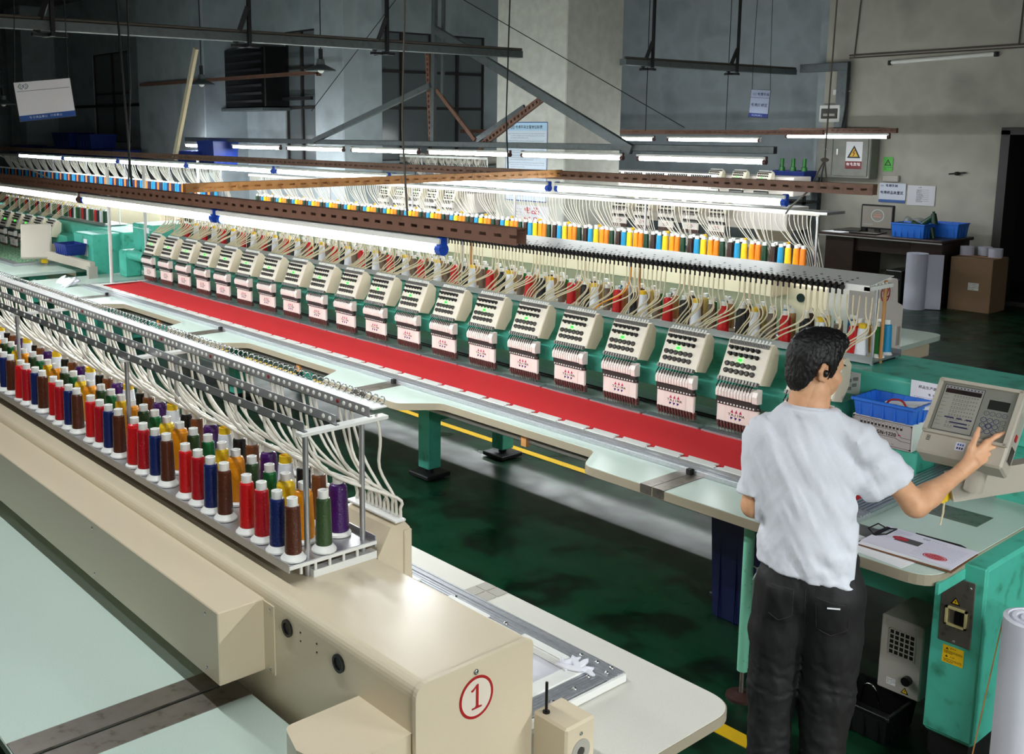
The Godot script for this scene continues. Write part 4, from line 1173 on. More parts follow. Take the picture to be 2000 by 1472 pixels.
	for k in 20:
		var hx := -10.28 + 0.4 * k
		add_head(o, "sewing_head", P + Vector3(hx, 0, -4.66))
		for i in 12:
			var x1 := hx - 0.11 + i * 0.02
			var x0 := hx - 0.19 + i * 0.0333 + (0.07 if i > 8 and k < 19 else 0.0)
			var w := tr.randf_range(-0.03, 0.03)
			b = MB.new()
			b.tube(curve([Vector3(x0, 1.668, -4.952), Vector3(x0 + w * 0.2, 1.58, -4.95), Vector3(lerpf(x0, x1, 0.35) + w + 0.03, 1.5, -4.92), Vector3(lerpf(x0, x1, 0.8) + w, 1.44, -4.84), Vector3(x1, 1.405, -4.772)], 4), 0.0042, 5)
			obj("thread_tube", b, M["tube_yellowed"] if k != 15 or i != 10 else M["thread_gold"], o, P)
	# cones on the tray
	var pat := [["white", 2, 0.19, -5.13], ["mottled", 0, -0.11, -5.14], ["red", 1, -0.02, -5.135], ["black", 1, 0.1, -5.135],
		["leaf", 0, 0.245, -5.22], ["tan", 0, 0.15, -5.22], ["cream", 0, 0.05, -5.22], ["tan", 0, -0.04, -5.23],
		["cyan", 0, 0.27, -5.32], ["dark brown", 0, 0.02, -5.32], ["cream", 0, 0.12, -5.32], ["pine", 0, -0.12, -5.32]]
	var rest := MB.new()
	for j in 20:
		var k := 19 - j
		for i in 12:
			var c: Array = pat[i]
			var p := Vector3(-10.3 + 0.4 * k + c[2], 1.313, c[3])
			if p.x > -2.64: p.x = [-2.67, 0, 0, 0, -2.63, -2.69, 0, 0, -2.635, 0, -2.7, 0][i]
			if (k >= 8 and i < 8) or i == 0 or i == 2 or i == 3: thread_cone(c[0], c[1], p, "above the red cloth", "the man's end", "cones above the red cloth", tr.randf() * 3)
			else: add_plain_cone(rest, c[0], c[1], p)
	tag(obj("thread_cones", rest, M["vertex"]), "many small coloured cones at the back of the teal machine's tray", "thread cones", "", "stuff")
# ---------------------------------------------------------------- machines behind
# a cone tray with a tube rack over it; cones go in by the caller
func rack_on(o: Node, P: Vector3, x0: float, x1: float, y: float, z: float, top: float, seed_: int, pitch: float, dark := false) -> void:
	var b := MB.new(); b.bb(x0, x1, y - 0.01, y, z - 0.12, z + 0.22); b.bb(x0, x1, y - 0.02, y + 0.02, z + 0.216, z + 0.22)
	obj("cone_tray", b, M["brushed"], o, P)
	b = MB.new(); b.bb(x0, x1, top - 0.018, top + 0.018, z + 0.06, z + 0.064); b.bb(x0, x1, top + 0.014, top + 0.018, z - 0.06, z + 0.064)
	obj("rack_plate", b, M["white_plastic"], o, P)
	b = MB.new()
	var n := int((x1 - x0) / 1.6) + 1
	for k in n:
		b = MB.new(); b.cyl(Vector3(x1 - 0.03 - k * 1.6, y, z + 0.03), Vector3(x1 - 0.03 - k * 1.6, top, z + 0.03), 0.011, 8)
		obj("rack_post", b, M["brushed"], o, P)
	var r := RandomNumberGenerator.new(); r.seed = seed_
	var g := int((x1 - x0) / pitch)
	var dots := MB.new()
	for k in g:
		var t := MB.new()
		var hx := x1 - 0.2 - k * pitch
		for i in 10:
			var xa := hx - 0.17 + i * 0.036
			var xb := hx - 0.02 + i * 0.016 + r.randf_range(-0.01, 0.01)
			var w := r.randf_range(-0.012, 0.012)
			t.tube(curve([Vector3(xa, top - 0.01, z + 0.03), Vector3(xa + w, top - 0.1, z + 0.02), Vector3(lerpf(xa, xb, 0.6) + w, top - 0.24, z - 0.04), Vector3(xb, y + 0.12, z - 0.1), Vector3(xb + 0.02, y - 0.05, z - 0.14)], 3), 0.0045, 4)
			dots.lathe([Vector2(0.006, 0), Vector2(0.006, 0.001), Vector2(0, 0.001)], 6, Vector3(xa, top, z + 0.064), Basis(Vector3.RIGHT, PI / 2))
		obj("tube_bundle", t, M["tube_white"], o, P).set_meta("kind", "stuff")
	obj("felt_dots", dots, M["felt_dot"], o, P).set_meta("kind", "stuff")
func build_back_machines() -> void:
	var b := MB.new()
	var face := Basis(Vector3(0, 0, -1), Vector3(0, 1, 0), Vector3(1, 0, 0))
	var flat := Transform3D(Basis(Vector3(1, 0, 0), Vector3(0, 0, -1), Vector3(0, 1, 0)), Vector3.ZERO)
	# machine 12, back to back with the teal one
	var o := thing("embroidery_machine", "cream embroidery machine numbered 12 behind the teal one", "machine", Vector3(-8, 0, -6.6))
	var P := -o.position
	b.cbox(Vector3(-7.9, 1.2, -6.58), Vector3(8.9, 0.5, 0.36), 0.012)
	obj("beam", b, M["cream"], o, P)
	b = MB.new(); b.cbox(Vector3(-8.0, 1.47, -6.3), Vector3(8.25, 0.2, 0.2), 0.006)
	obj("rear_cover", b, M["cream"], o, P)
	b = MB.new(); b.cbox(Vector3(-8.0, 1.0, -6.42), Vector3(8.9, 0.14, 0.06), 0.004)
	obj("lower_rail", b, M["cream"], o, P)
	b = MB.new()
	b.prism(rounded([Vector3(6.14, 0.6, 0), Vector3(6.86, 0.6, 0), Vector3(6.86, 1.32, 0.03), Vector3(6.78, 1.35, 0.0), Vector3(6.76, 1.515, 0.03), Vector3(6.14, 1.515, 0.03)]), 3.3, 3.45, Transform3D(Basis(Vector3(0, 0, -1), Vector3(0, 1, 0), Vector3(-1, 0, 0)), Vector3.ZERO))
	obj("end_plate", b, M["cover_plastic"], o, P)
	var rd := part("number_roundel", o, P + Vector3(-3.298, 1.43, -6.6), face)
	b = MB.new(); b.ring(0.052, 0.06, 0.002, 30)
	obj("ring", b, M["red_print"], rd)
	text3(rd, "numeral", "12", 0.085, M["red_print"], Vector3(0, 0, 0.001), Basis(), true)
	for gx in [-3.78, -3.55]:
		b = MB.new(); b.ring(0.0, 0.03, 0.006, 16, Transform3D(Basis(), Vector3(gx, 1.36, -6.396)))
		obj("grommet", b, M["black_plastic"], o, P)
	b = MB.new(); b.cbox(Vector3(-3.298, 1.12, -6.81), Vector3(0.012, 0.13, 0.04), 0.002)
	obj("socket", b, M["grey_plastic"], o, P)
	b = MB.new(); b.prism(rounded([Vector3(-12.3, 6.9, 0), Vector3(-3.53, 6.9, 0), Vector3(-3.53, 8.05, 0.12), Vector3(-12.3, 8.05, 0)]), 0.9, 0.935, flat)
	obj("table", b, M["laminate"], o, P)
	b = MB.new(); b.cbox(Vector3(-7.9, 0.84, -7.4), Vector3(8.7, 0.1, 0.9), 0.01); b.cbox(Vector3(-3.75, 0.42, -6.8), Vector3(0.5, 0.8, 0.5), 0.01); b.cbox(Vector3(-11.8, 0.42, -6.8), Vector3(0.5, 0.8, 0.5), 0.01)
	obj("base_frame", b, M["cream"], o, P)
	b = MB.new(); b.cbox(Vector3(-3.55, 0.7, -7.2), Vector3(0.3, 0.08, 0.4), 0.006)
	obj("foot_switch_box", b, M["cover_plastic"], o, P)
	rack_on(o, P, -12.4, -4.08, 1.45, -7.15, 1.875, 51, 0.378)
	b = MB.new(); b.bb(-4.1, -4.0, 1.87, 1.89, -7.3, -7.05)
	obj("rack_end_bar", b, M["brushed"], o, P)
	var pat := [["pine", 0, 0.0, 0.14], ["dark brown", 0, 0.075, 0.14], ["cyan", 0, 0.145, 0.15], ["yellow", 0, 0.2, 0.14], ["gold", 0, 0.262, 0.13], ["orange", 0, 0.318, 0.13],
		["pine", 0, 0.04, 0.05], ["dark brown", 0, 0.11, 0.04], ["red", 0, 0.235, 0.05], ["white", 2, 0.08, -0.04]]
	var rest := MB.new()
	var r := RandomNumberGenerator.new(); r.seed = 12
	for k in 21:
		for i in pat.size():
			var c: Array = pat[i]
			var p := Vector3(-4.47 - 0.3785 * k + c[2], 1.451, -7.15 + c[3])
			if k < 8 and (i < 6 or i == 9): thread_cone(c[0], c[1], p, "of machine 12", "its number plate", "cones of machine 12", r.randf() * 3)
			else: add_plain_cone(rest, c[0], c[1], p)
	tag(obj("thread_cones", rest, M["vertex"]), "many small coloured cones further along the tray of machine 12", "thread cones", "", "stuff")
	# its neighbour to the left, with blue and orange cones
	o = thing("embroidery_machine", "distant cream machine with blue and orange cones on its tray", "machine", Vector3(-18, 0, -6.7))
	P = -o.position
	b = MB.new(); b.cbox(Vector3(-18.2, 1.1, -6.7), Vector3(8.8, 0.55, 0.5), 0.01); b.cbox(Vector3(-18.2, 0.4, -6.7), Vector3(8.0, 0.8, 0.4), 0.01)
	obj("beam", b, M["cream"], o, P)
	rack_on(o, P, -22.4, -12.9, 1.53, -7.0, 1.96, 52, 0.4)
	rest = MB.new()
	for k in 24:
		for c in [["cyan", 0.0], ["navy", 0.06], ["orange", 0.13], ["navy", 0.2], ["black", 0.26], ["cyan", 0.32]]:
			add_plain_cone(rest, c[0], 0, Vector3(-13.25 - 0.4 * k + c[1], 1.531, -6.88))
	tag(obj("thread_cones", rest, M["vertex"]), "rows of blue and orange cones on the distant left machine", "thread cones", "", "stuff")
	# machine facing us across the second aisle
	var seat := func(label: String, x0: float, x1: float, z: float, lift: float, n: int, first: float, pitch: float, top: bool):
		var q := thing("embroidery_machine", label, "machine", Vector3((x0 + x1) / 2, 0, z))
		var Q := -q.position
		var m := MB.new(); m.cbox(Vector3((x0 + x1) / 2, 1.15 + lift, z - 0.5), Vector3(x1 - x0, 0.3, 0.5), 0.01)
		obj("beam", m, M["cover_plastic"], q, Q)
		m = MB.new(); m.bb(x0, x1, 0.83 + lift, 0.87 + lift, z - 0.3, z + 0.7)
		obj("table", m, M["laminate"], q, Q)
		m = MB.new(); m.bb(x0 + 0.2, x0 + 0.5, 0, 0.83 + lift, z - 0.6, z - 0.1); m.bb(x1 - 0.5, x1 - 0.2, 0, 0.83 + lift, z - 0.6, z - 0.1)
		obj("stand", m, M["cream"], q, Q)
		for k in n: add_head(q, "sewing_head", Q + Vector3(first - k * pitch, lift, z))
		if top: rack_on(q, Q, x0, x1, 1.36 + lift, z - 0.6, 1.83 + lift, 60 + n, 0.4)
		return q
	seat.call("white machine with green lit heads beside the wide column", -9.95, -7.2, -11.5, 0.21, 5, -8.06, 0.405, false)
	seat.call("white machine partly hidden left of the wide column", -14.1, -11.9, -10.45, 0.2, 5, -12.2, 0.41, true)
	seat.call("rearmost machine with a rack of white tubes", -13.6, -8.9, -14.4, 0.44, 3, -9.3, 0.45, false)
	o = thing("tube_rack", "white tube rack with black tips before the blue grey wall", "rack", Vector3(-11.1, 0, -13.45))
	P = Vector3(11.4, 0, 14.0)
	b = MB.new(); b.bb(-13.4, -9.75, 1.76, 1.80, -14.02, -13.98); b.bb(-13.4, -9.75, 1.55, 1.58, -14.04, -13.98)
	obj("rack_plate", b, M["white_plastic"], o, P)
	for x in [-13.2, -9.9]:
		b = MB.new(); b.cyl(Vector3(x, 0, -14), Vector3(x, 1.78, -14), 0.02, 8)
		obj("rack_post", b, M["brushed"], o, P)
	b = MB.new(); var bt := MB.new()
	for k in 8:
		for i in 11:
			var x := -9.85 - k * 0.44 - i * 0.034
			b.cyl(Vector3(x, 1.56, -13.97), Vector3(x, 1.74, -13.965), 0.01, 5); bt.cyl(Vector3(x - 0.012, 1.755, -13.972), Vector3(x + 0.01, 1.785, -13.96), 0.01, 5)
	obj("tubes", b, M["tube_white"], o, P).set_meta("kind", "stuff")
	obj("black_tips", bt, M["black_plastic"], o, P).set_meta("kind", "stuff")
	# the same model to the left in the red machine's row
	o = thing("embroidery_machine", "teal machine with a green cloth left of the red cloth", "machine", Vector3(-14, 0, -4.9))
	P = -o.position
	b = MB.new(); b.cbox(Vector3(-14.6, 1.145, -5.22), Vector3(6.0, 0.29, 0.55), 0.015); b.cbox(Vector3(-14.9, 1.09, -4.86), Vector3(4.0, 0.14, 0.2), 0.01)
	obj("beam", b, M["teal"], o, P)
	b = MB.new(); b.cbox(Vector3(-11.95, 0.64, -5.05), Vector3(0.55, 1.28, 0.9), 0.015)
	obj("end_column", b, M["teal"], o, P)
	b = MB.new(); b.cbox(Vector3(-14.5, 0.85, -4.3), Vector3(5.2, 0.04, 1.3), 0.004)
	obj("table", b, M["laminate"], o, P)
	b = MB.new(); b.bb(-17, -12.1, 0.5, 0.8, -4.2, -4.0); b.bb(-17, -12.1, 0.0, 0.5, -4.9, -4.5)
	obj("under_frame", b, M["teal"], o, P)
	b = MB.new(); b.bb(-17, -12.7, 0.872, 0.88, -4.75, -4.1)
	obj("green_cloth", b, tri(mat("green_cloth", Color(0.8, 0.9, 0.8), 0.9), noise_tex(71, 0.08, 256, [Color(0.12, 0.4, 0.2), Color(0.2, 0.5, 0.28), Color(1, 1, 1), Color(0.25, 0.5, 0.3)], 2), 1.5), o, P)
	b = MB.new(); b.bb(-17, -12.6, 0.872, 0.9, -4.1, -4.0); b.bb(-12.7, -12.6, 0.872, 0.9, -4.8, -4.1)
	obj("frame_rail", b, M["aluminium"], o, P)
	for k in 7: add_head(o, "sewing_head", P + Vector3(-13.31 - k * 0.43, -0.045, -4.66))
	b = MB.new(); b.bb(-17, -12.45, 1.3, 1.31, -5.39, -5.09); b.bb(-17, -12.45, 1.295, 1.335, -5.093, -5.088)
	obj("cone_tray", b, M["brushed"], o, P)
	b = MB.new(); b.cyl(Vector3(-12.6, 1.3, -5.12), Vector3(-12.6, 1.75, -5.12), 0.01, 8); b.cyl(Vector3(-12.5, 1.3, -5.3), Vector3(-12.5, 1.75, -5.3), 0.01, 8); b.bb(-17, -12.45, 1.73, 1.75, -5.2, -4.96)
	obj("rack", b, M["white_plastic"], o, P)
	var t := MB.new()
	for k in 8:
		for i in 5:
			var xa := -12.9 - k * 0.43 - i * 0.075
			t.tube(curve([Vector3(xa, 1.73, -4.95), Vector3(xa + 0.02, 1.6, -4.95), Vector3(-13.3 - k * 0.43 + 0.1 - i * 0.045, 1.36, -4.77)], 4), 0.0045, 4)
	obj("tube_bundles", t, M["tube_yellowed"], o, P).set_meta("kind", "stuff")
	b = MB.new(); b.box(Vector3(-12.45, 1.14, -4.935), Vector3(0.2, 0.2, 0.004)); b.box(Vector3(-11.85, 1.12, -4.595), Vector3(0.1, 0.2, 0.004))
	obj("notice", b, M["paper"], o, P)
	rest = MB.new()
	for k in 9:
		for c in [["red", 0.0, 1], ["black", 0.08, 1], ["white", 0.17, 2], ["leaf", 0.24, 0], ["pine", 0.3, 0]]:
			add_plain_cone(rest, c[0], c[2], Vector3(-12.85 - k * 0.43 + c[1], 1.311, -5.14))
	tag(obj("thread_cones", rest, M["vertex"]), "red black white and green cones on the left teal machine", "thread cones", "", "stuff")
	# its control panel on the arm, blue box
	o = thing("control_panel", "beige control panel seen from behind on the left teal machine", "control panel", Vector3(-12.5, 0.9, -4.25))
	b = MB.new(); b.cbox(Vector3(0, 0.26, 0), Vector3(0.34, 0.42, 0.09), 0.012, Basis(Vector3.UP, 1.1) * Basis(Vector3.RIGHT, -0.35))
	obj("panel", b, M["panel_beige"], o)
	b = MB.new(); b.cbox(Vector3(0.75, 0.1, -0.1), Vector3(1.4, 0.1, 0.06), 0.006)
	obj("arm", b, M["panel_beige"], o)
	b = MB.new(); b.cbox(Vector3(0.03, 0.06, -0.07), Vector3(0.06, 0.12, 0.07), 0.005)
	obj("arm_cap", b, M["yellow"], o)
	b = MB.new(); b.cyl(Vector3(0.0, -0.03, -0.1), Vector3(0, 0.1, -0.1), 0.03, 8); b.bb(1.4, 1.46, -0.03, 0.1, -0.15, -0.05)
	obj("arm_post", b, M["grey_plastic"], o)
	crate(Vector3(-11.95, 1.045, -4.45), Vector3(0.36, 0.13, 0.24), M["blue_crate"], "blue plastic box beside the left control panel", "blue box on a shelf")
# open plastic crate with rim and ribs, base at p
func crate(p: Vector3, s: Vector3, m: Material, label: String, _w := "", turn := 0.0, group := "") -> Node3D:
	var o := thing("plastic_box", label, "box", p, turn, group)
	var b := MB.new()
	var t := 0.006
	var i := Vector3(s.x * 0.46, 0, s.z * 0.44)
	var T := Vector3(s.x / 2, s.y, s.z / 2)
	# tapered walls, inside and outside
	var cs := [[-1, 1], [1, 1], [1, -1], [-1, -1]]
	for k in 4:
		var a: Array = cs[k]
		var c: Array = cs[(k + 1) % 4]
		var A := Vector3(a[0] * i.x, 0, a[1] * i.z); var C := Vector3(c[0] * i.x, 0, c[1] * i.z)
		var D := Vector3(c[0] * T.x, s.y, c[1] * T.z); var E := Vector3(a[0] * T.x, s.y, a[1] * T.z)
		b.quad(A, C, D, E)
		var f := Vector3((s.x - 2 * t) / s.x, 1, (s.z - 2 * t) / s.z)
		b.quad(C * f, A * f, E * f, D * f)
		b.quad(E, D, D * f, E * f)
	b.bb(-i.x, i.x, 0, t, -i.z, i.z)
	obj("body", b, m, o)
	b = MB.new()
	var ry := s.y - 0.008
	b.cbox(Vector3(0, ry, T.z), Vector3(s.x + 0.02, 0.016, 0.012), 0.003); b.cbox(Vector3(0, ry, -T.z), Vector3(s.x + 0.02, 0.016, 0.012), 0.003)
	b.cbox(Vector3(T.x, ry, 0), Vector3(0.012, 0.016, s.z + 0.02), 0.003); b.cbox(Vector3(-T.x, ry, 0), Vector3(0.012, 0.016, s.z + 0.02), 0.003)
	obj("rim", b, m, o)
	b = MB.new()
	for k in 5:
		for e in [-1, 1]:
			b.box(Vector3((k - 2) * s.x * 0.19, s.y / 2, e * (i.z + T.z) / 2), Vector3(0.005, s.y, 0.008))
			if k < 3: b.box(Vector3(e * (i.x + T.x) / 2, s.y / 2, (k - 1) * s.z * 0.25), Vector3(0.008, s.y, 0.005))
	obj("ribs", b, m, o)
	return o
# ---------------------------------------------------------------- overhead: cable trays, struts, pendants, signs
func bar(called: String, a: Vector3, d: Vector3, w: float, h: float, m: Material, parent: Node = null, slots := 0.0) -> MeshInstance3D:
	var u := (d - a).normalized()
	var x := u.cross(Vector3.UP if absf(u.y) < 0.95 else Vector3.RIGHT).normalized()
	var bs := Basis(u, x.cross(u).normalized(), x)
	var l := (d - a).length()
	var b := MB.new()
	if slots <= 0.0:
		b.box((a + d) / 2, Vector3(l, h, w), bs)
	else:
		b.box((a + d) / 2 + bs.y * h * 0.36, Vector3(l, h * 0.28, w), bs); b.box((a + d) / 2 - bs.y * h * 0.36, Vector3(l, h * 0.28, w), bs)
		for k in int(l / slots): b.box(a + u * (k + 0.3) * slots, Vector3(slots * 0.45, h * 0.45, w), bs)
	return obj(called, b, m, parent)
func cord(label: String, pts: Array, r: float, m: Material, group := "", called := "rope_line") -> void:
	var b := MB.new()
	b.tube(pts, r, 5)
	tag(obj(called, b, m), label, "cord", group)
func build_overhead() -> void:
	var b: MB
	var H := 5.6
	for seg in [[5.0, -9.4, -9.6, "long grey cable duct hung over the hall"], [-11.55, -15.86, -9.75, "short grey cable duct between the column and the right wall"]]:
		var o := thing("cable_duct", seg[3], "cable duct", Vector3(seg[2], 3.4, (seg[0] + seg[1]) / 2))
		b = MB.new(); b.cbox(Vector3(0, 0, 0), Vector3(0.12, 0.085, seg[0] - seg[1]), 0.004)
		obj("duct", b, M["galvanized"], o)
		b = MB.new(); b.cyl(Vector3(0.03, 0.06, (seg[0] - seg[1]) / 2), Vector3(0.03, 0.06, -(seg[0] - seg[1]) / 2), 0.016, 8)
		obj("pipe", b, M["rope"], o)
	var hi := -1
	for q in [[-9.6, -0.6], [-9.6, -3.5], [-9.6, -5.5], [-9.6, -7.25], [-9.75, -12.1], [-9.75, -14.15]]:
		hi += 1
		var o := thing("duct_hanger", "black hanger with a slanted stay, %s along the ducts from the right wall" % ORD[5 - hi], "hanger", Vector3(q[0], 3.34, q[1]), 0.0, "hangers of the cable duct")
		bar("rod", Vector3(0.08, 0, 0), Vector3(0.08, H - 3.34, 0), 0.035, 0.035, M["black_steel"], o)
		bar("foot", Vector3(-0.14, -0.02, 0), Vector3(0.1, -0.02, 0), 0.04, 0.03, M["black_steel"], o)
		bar("foot_bar", Vector3(0.0, -0.02, 0.16), Vector3(0.0, -0.02, -0.16), 0.04, 0.03, M["black_steel"], o)
		bar("stay", Vector3(0.0, 0.0, 0.12), Vector3(0.08, 0.36, 0.01), 0.035, 0.05, M["black_steel"], o)
	# struts over the galvanized beam
	var t := thing("roof_strut_frame", "galvanized post with diagonal struts carrying the lamp beam", "frame", Vector3(-10.8, 2.32, -9.0))
	var T := -t.position
	bar("post", Vector3(-10.82, 2.26, -9.0), Vector3(-10.76, H, -9.0), 0.05, 0.07, M["galvanized"], t).position = T
	bar("post", Vector3(-10.66, 2.9, -9.03), Vector3(-10.62, H, -9.03), 0.03, 0.05, M["galvanized"], t).position = T
	bar("strut", Vector3(-10.74, 3.76, -8.96), Vector3(-7.4, 2.26, -8.96), 0.06, 0.1, M["galvanized"], t).position = T
	bar("strut", Vector3(-10.83, 3.05, -8.97), Vector3(-13.65, 2.3, -8.97), 0.06, 0.07, M["galvanized"], t).position = T
	bar("brace", Vector3(-8.78, 2.86, -9.02), Vector3(-9.95, 2.24, -9.02), 0.04, 0.08, M["brown_steel"], t, 0.07).position = T
	bar("brace", Vector3(-10.78, 3.0, -9.02), Vector3(-10.0, 2.34, -9.02), 0.03, 0.05, M["brown_steel"], t).position = T
	bar("brace", Vector3(-11.0, 3.6, -9.05), Vector3(-10.92, 2.3, -9.05), 0.03, 0.07, M["brown_steel"], t, 0.07).position = T
	bar("brace", Vector3(-9.3, 2.75, -9.2), Vector3(-10.2, 2.33, -9.2), 0.03, 0.06, M["galvanized"], t).position = T
	var pole := bar("slanted_pole", Vector3(-12.55, 2.1, -6.1), Vector3(-11.85, 3.45, -6.1), 0.04, 0.07, M["cream"])
	tag(pole, "beige slanted pole rising from the second lamp beam", "pole")
	# cords
	var hang := "thin cords holding the lamp beams"
	cord("pair of dark cords tied to the brown beam over the red machine", [Vector3(-6.5, 2.12, -2.85), Vector3(-6.6, 2.7, -2.87), Vector3(-6.9, 4.2, -2.95), Vector3(-7.0, H, -3.0)], 0.008, M["cable_black"], hang)
	cord("dark cord tied beside the slanted pole", [Vector3(-7.35, 2.11, -3.2), Vector3(-7.36, 2.8, -3.25), Vector3(-7.4, H, -3.3)], 0.006, M["cable_black"], hang)
	cord("frayed string holding the front end of the brown beam", [Vector3(-3.6, 2.1, -2.85), Vector3(-3.7, 2.5, -2.9), Vector3(-4.05, 3.3, -3.2), Vector3(-4.3, H, -3.3)], 0.005, M["rope"], hang)
	cord("string holding the middle of the second beam", [Vector3(-6.35, 2.16, -6.1), Vector3(-6.4, 2.6, -6.12), Vector3(-6.4, H, -6.2)], 0.006, M["cable_black"], hang)
	cord("rope with a knot at the right end of the second beam", [Vector3(-3.52, 2.16, -6.1), Vector3(-3.5, 2.3, -6.1), Vector3(-3.45, H, -6.1)], 0.005, M["rope"], hang)
	b = MB.new(); b.ball(Vector3(-3.5, 2.3, -6.1), Vector3(0.03, 0.014, 0.014), 8, 5); b.tube([Vector3(-3.5, 2.3, -6.1), Vector3(-3.55, 2.17, -6.07)], 0.005, 5); b.tube([Vector3(-3.5, 2.3, -6.1), Vector3(-3.46, 2.17, -6.07)], 0.005, 5)
	tag(obj("rope_knot", b, M["rope"]), "knot of brown rope above the right end of the second beam", "rope")
	cord("taut wire slanting past the wide column", [Vector3(-9.0, 2.5, -12.0), Vector3(-10.6, 4.3, -8.9), Vector3(-11.2, 5.2, -8.0)], 0.006, M["cable_black"], "slanting wires")
	cord("taut wire slanting left from the strut post", [Vector3(-13.6, 2.75, -8.9), Vector3(-10.9, 4.6, -8.9), Vector3(-10.0, H, -8.9)], 0.006, M["cable_black"], "slanting wires")
	cord("thin white wire slanting down to the brown beam", [Vector3(-8.0, 2.1, -2.88), Vector3(-12.0, 2.6, -2.95)], 0.006, M["cable_white"], "slanting wires")
	for q in [[-10.4, -12.9, "wire hanging right of the wide column"], [-10.0, -14.4, "wire hanging beside the small hung sign"]]:
		cord(q[2], [Vector3(q[0], 2.45, q[1]), Vector3(q[0], H, q[1])], 0.006, M["cable_black"], "wires before the far wall")
	cord("black cable dropping from the second beam to the desk", [Vector3(-3.6, 2.1, -6.1), Vector3(-3.9, 1.97, -6.4), Vector3(-4.3, 1.87, -7.0)], 0.007, M["cable_black"])
	# white upright rods by the left end of the red machine
	for q in [[-10.45, -4.32, "white upright rod beside the red cloth's far end"], [-10.72, -4.84, "white upright rod before the woman's striped shoulder"], [-12.3, -6.3, "white upright rod behind the left teal machine"]]:
		b = MB.new(); b.cyl(Vector3(q[0] - 0.02, 0.87, q[1]), Vector3(q[0], 2.1, q[1]), 0.018, 10)
		tag(obj("lamp_upright", b, M["cable_white"]), q[2], "pole", "white uprights")
	# pendants, switched off
	for q in [[-15.2, -7.9, 3.16, "unlit metal pendant lamp before the broad grey column"], [-12.2, -8.15, 3.26, "unlit metal pendant lamp at the end of the brown wall pipe"], [-19.5, -6.2, 2.9, "unlit metal pendant lamp beyond the white hung board"]]:
		var o := thing("pendant_lamp", q[3], "lamp", Vector3(q[0], q[2], q[1]), 0.0, "unlit pendant lamps")
		b = MB.new(); b.lathe([Vector2(0.21, 0), Vector2(0.2, 0.02), Vector2(0.06, 0.09), Vector2(0.05, 0.16), Vector2(0, 0.17)], 24); b.lathe([Vector2(0.0, 0.06), Vector2(0.06, 0.07), Vector2(0.205, 0.004)], 24)
		obj("shade", b, M["galvanized"], o)
		b = MB.new(); b.ball(Vector3(0, 0.03, 0), Vector3(0.05, 0.06, 0.05), 10, 6)
		obj("bulb", b, M["white_plastic"], o)
		b = MB.new(); b.cyl(Vector3(0, 0.16, 0), Vector3(0, 0.3, 0), 0.03, 8); b.cyl(Vector3(0, 0.3, 0), Vector3(0, H - q[2], 0), 0.008, 6)
		obj("flex", b, M["cable_black"], o)
	# hung signs
	var im := sheet(256, 192, Color(0.9, 0.9, 0.93))
	emblem(im, 40, 22, 17); rect(im, 8, 44, 240, 2, Color(0.3, 0.34, 0.4)); rect(im, 0, 164, 256, 28, Color(0.1, 0.3, 0.6))
	write(im, "专注绣品事业", 44, 171, 13, Color(0.9, 0.92, 0.96), 1.3); write(im, "打样事业", 140, 171, 13, Color(0.9, 0.92, 0.96), 1.3)
	sign_board("white hung board with a green emblem and blue foot strip", Vector3(-8.5, 2.72, -3.03), Basis(Vector3(0, 0, -1), Vector3(0, 1, 0), Vector3(1, 0, 0)) * Basis(Vector3(0, 0, 1), 0.11), 0.46, 0.31, im, H)
	im = sheet(128, 160, Color(0.62, 0.66, 0.76))
	emblem(im, 26, 26, 10); write(im, "电绣车间", 44, 16, 19, Color(0.16, 0.2, 0.36), 2); rect(im, 0, 44, 128, 2, Color(0.3, 0.34, 0.4)); write(im, "电绣打样区", 8, 78, 21, Color(0.13, 0.16, 0.3), 2.4); rect(im, 0, 136, 128, 24, Color(0.1, 0.18, 0.45))
	write(im, "专注绣品事业", 20, 143, 11, Color(0.7, 0.75, 0.9), 1)
	sign_board("small blue grey hung sign with dark characters", Vector3(-8.82, 2.84, -13.5), Basis(Vector3(0, 0, 1), -0.07), 0.32, 0.4, im, H)
func sign_board(label: String, p: Vector3, bs: Basis, w: float, h: float, im: Image, top: float) -> void:
	var o := thing("hanging_sign", label, "sign", p)
	var b := MB.new(); b.box(Vector3.ZERO, Vector3(w, h, 0.008), bs)
	obj("board", b, M["window_frame"], o)
	b = MB.new(); b.quv(bs * Vector3(-w / 2 + 0.004, -h / 2 + 0.004, 0.005), bs * Vector3(w / 2 - 0.004, -h / 2 + 0.004, 0.005), bs * Vector3(w / 2 - 0.004, h / 2 - 0.004, 0.005), bs * Vector3(-w / 2 + 0.004, h / 2 - 0.004, 0.005))
	obj("print", b, print_mat(im), o)
	for s in [-1, 1]:
		b = MB.new(); b.tube([bs * Vector3(s * w * 0.47, h / 2, 0), Vector3(0, h / 2 + 0.5, 0) + bs.x * s * w * 0.44, Vector3(0, top - p.y, 0) + bs.x * s * w * 0.3], 0.004, 5)
		obj("string", b, M["cable_black"], o)
# flat printed sheet or plate facing +z at p (centre)
func plate(called: String, label: String, category: String, p: Vector3, w: float, h: float, m: Material, bs := Basis(), d := 0.006, group := "") -> Node3D:
	var o := thing(called, label, category, p, 0.0, group)
	var b := MB.new(); b.box(Vector3.ZERO, Vector3(w, h, d), bs)
	obj("backing", b, M["paper"], o)
	b = MB.new()
	var z := d / 2 + 0.001
	b.quv(bs * Vector3(-w / 2, -h / 2, z), bs * Vector3(w / 2, -h / 2, z), bs * Vector3(w / 2, h / 2, z), bs * Vector3(-w / 2, h / 2, z))
	obj("print", b, m, o)
	return o

